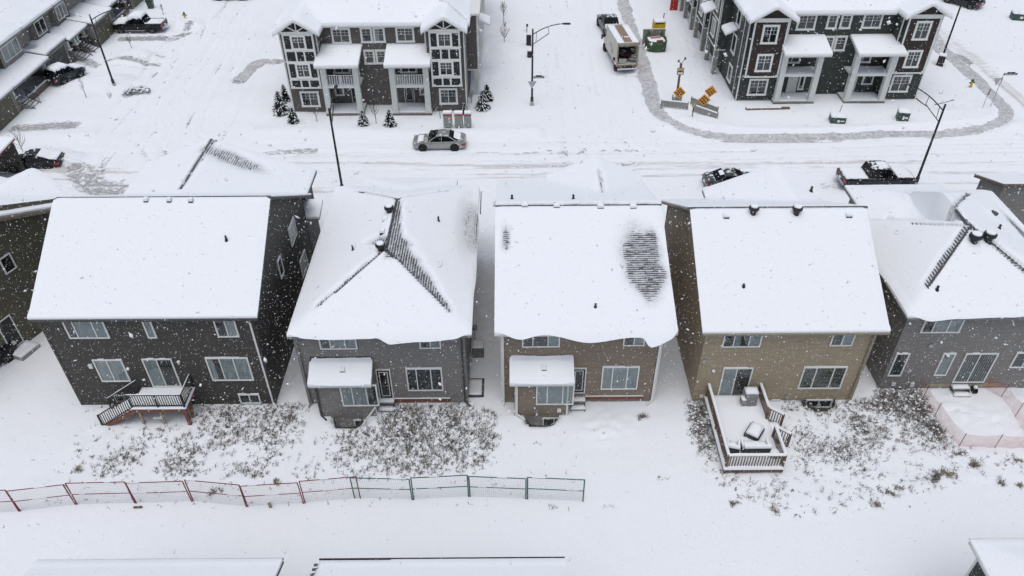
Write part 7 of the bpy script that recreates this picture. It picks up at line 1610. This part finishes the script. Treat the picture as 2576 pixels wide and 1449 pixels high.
for poly, n, rs, df, lab in ((lotA, 3100, 3, dA, 'dense dry weeds poking through snow behind the charcoal and grey houses'), (lotB, 2700, 4, dB, 'dry grass and weeds in the snow round the wooden deck, right back yards')):
    V, Fq = weeds(scatter(poly, n, rs, df), rs, 1.0 if rs == 3 else .95, lean=(.55, .25) if rs == 3 else (.8, -.15), width=.013 if rs == 3 else .0115, nb=(4, 9))
    o = arr_obj('dry_weeds', V, Fq, M['weed']); tag(o, lab, 'weeds', kind='stuff')
# far scattered stems on the open snow and by the fence
rg = random.Random(12); pts = []
for k in range(110): pts.append((rg.uniform(-24.5, 0), rg.uniform(23.9, 25.6), rg.uniform(.1, .3)))
for k in range(60): x, y = G(rg.choice((1500, 1340, 1400, 1900, 2300, 770, 2060, 1200, 1290)) + rg.uniform(-60, 60), rg.uniform(1090, 1290)); pts.append((x, y, rg.uniform(.1, .28)))
for cx_, cy_ in ((1390, 1280), (1530, 1280), (1665, 1210), (1857, 1215), (1820, 1195)):
    for k in range(6): x, y = G(cx_ + rg.uniform(-14, 14), cy_ + rg.uniform(-4, 4)); pts.append((x, y, rg.uniform(.2, .4)))
V, Fq = weeds(pts, 8, 1.0, nb=(2, 5), width=.014, lean=(.1, .1)); o = arr_obj('dry_weeds', V, Fq, M['weed']); tag(o, 'few thin stems scattered over the open snow near the fence', 'weeds', kind='stuff')
# single tufts
tu = [((2345, 1215), .5, 'largest dark grass tuft of the lower right snow, long and ragged'), ((2372, 1200), .5, 'grass tuft joined to the right of the largest one, lower right'), ((2395, 1205), .35, 'small grass tuft right of the largest one, lower right'), ((2512, 1222), .45, 'round tan grass tuft near the right edge of the picture'), ((2562, 1228), .4, 'grass tuft cut by the right edge of the picture'),
      ((2200, 1278), .5, 'dark grass tuft at the lowest point of the weedy patch, right yards'), ((2232, 1248), .35, 'small grass tuft right above the lowest one, right yards'), ((2260, 1238), .4, 'grass tuft between the lowest and the largest ones, right yards'), ((1945, 1292), .45, 'pale grass tuft below the wooden deck, lower centre right'), ((1845, 1275), .4, 'tan grass tuft below the deck corner, left of the pale one'), ((2560, 1165), .3, 'tiny dark tuft under the netting, right edge'), ((2450, 1175), .5, 'bushy brown tuft just below the orange netting'), ((2410, 1150), .45, 'brown tuft at the front left corner of the orange netting'),
      ((700, 1220), .45, 'tan tuft just above the red fence, centre left'), ((650, 1200), .3, 'small tuft above the red fence, left of the larger tan one'), ((545, 1245), .5, 'straw coloured tuft behind the red fence at its fourth panel'), ((200, 1190), .45, 'dark tuft at the lower left corner of the weedy yard'), ((760, 520), .5, 'thin dry plants at the far corner between the charcoal and grey houses'), ((1615, 1058), .5, 'small brown bush on the snow behind the brown house')]
for i, (px, s, lab) in enumerate(tu):
    x, y = G(*px); r = random.Random(i + 200); base = (x, y)
    pts = [(x + r.gauss(0, .16 + .1 * (i in (0, 1))), y + r.gauss(0, .10), s * r.uniform(.6, 1)) for k in range(9 if i not in (0, 1, 11) else 16)]
    V, Fq = weeds(pts, 300 + i, 1.0, nb=(7, 13), width=.016, lean=(.15, .1)); V = [(a - x, b - y, c) for a, b, c in V]
    o = arr_obj('grass_tuft', V, Fq, M['weed2'] if i % 3 else M['weed'], loc=(x, y, 0)); tag(o, lab, 'grass tuft', 'dry grass tufts standing in the snow')
# ---- falling snow
r = np.random.RandomState(77); N = 130000
Cx = r.uniform(-19, 19, N); Cy = r.uniform(1.5, 24, N); Cz = r.uniform(13, 34.5, N); dist = np.sqrt(Cx ** 2 + Cy ** 2 + (Cz - CAM_H) ** 2)
keep_ = (dist > 3.0) & ~((Cz < 12) ); Cx, Cy, Cz, dist = Cx[keep_], Cy[keep_], Cz[keep_], dist[keep_]; N = len(Cx)
rad = r.uniform(.0042, .0105, N); A = r.normal(size=(N, 3)); A /= np.linalg.norm(A, axis=1)[:, None]; B_ = np.cross(A, r.normal(size=(N, 3))); B_ /= np.linalg.norm(B_, axis=1)[:, None]; C_ = np.cross(A, B_)
ctr = np.stack([Cx, Cy, Cz], 1)[:, None, :]; el = r.uniform(.8, 1.9, N)
dirs = np.stack([A * el[:, None], B_, -A * el[:, None], -B_, C_ * .5, -C_ * .5], 1) * rad[:, None, None]
V = (ctr + dirs).reshape(-1, 3); tri = np.array([(0, 1, 4), (1, 2, 4), (2, 3, 4), (3, 0, 4), (1, 0, 5), (2, 1, 5), (3, 2, 5), (0, 3, 5)]); Ft = (np.arange(N)[:, None, None] * 6 + tri[None]).reshape(-1, 3)
fl = arr_obj('falling_snow', V, Ft, mat('snowflake', (.88, .89, .91), .9), n=3); tag(fl, 'snowflakes drifting through the air in front of the houses', 'snowfall', kind='stuff')
# snow caught on the weeds
r = random.Random(31); sc = MB()
for poly, n, df, sd in ((lotA, 420, dA, 33), (lotB, 380, dB, 34)):
    for (x, y, s) in scatter(poly, n, sd, df):
        z = gz(x, y) + r.uniform(.0, .16); a = r.uniform(.03, .10); q = r.uniform(.5, 1.0); sc.lathe([(a * .4, z - .04), (a, z), (a * .8, z + a * .5), (a * .2, z + a * .72)], 6, (x, y, 0))
tag(sc.build('weed_snow', M['snow'], smooth='auto'), 'small lumps of snow caught on the dry weeds of the back yards', 'snow', kind='stuff')
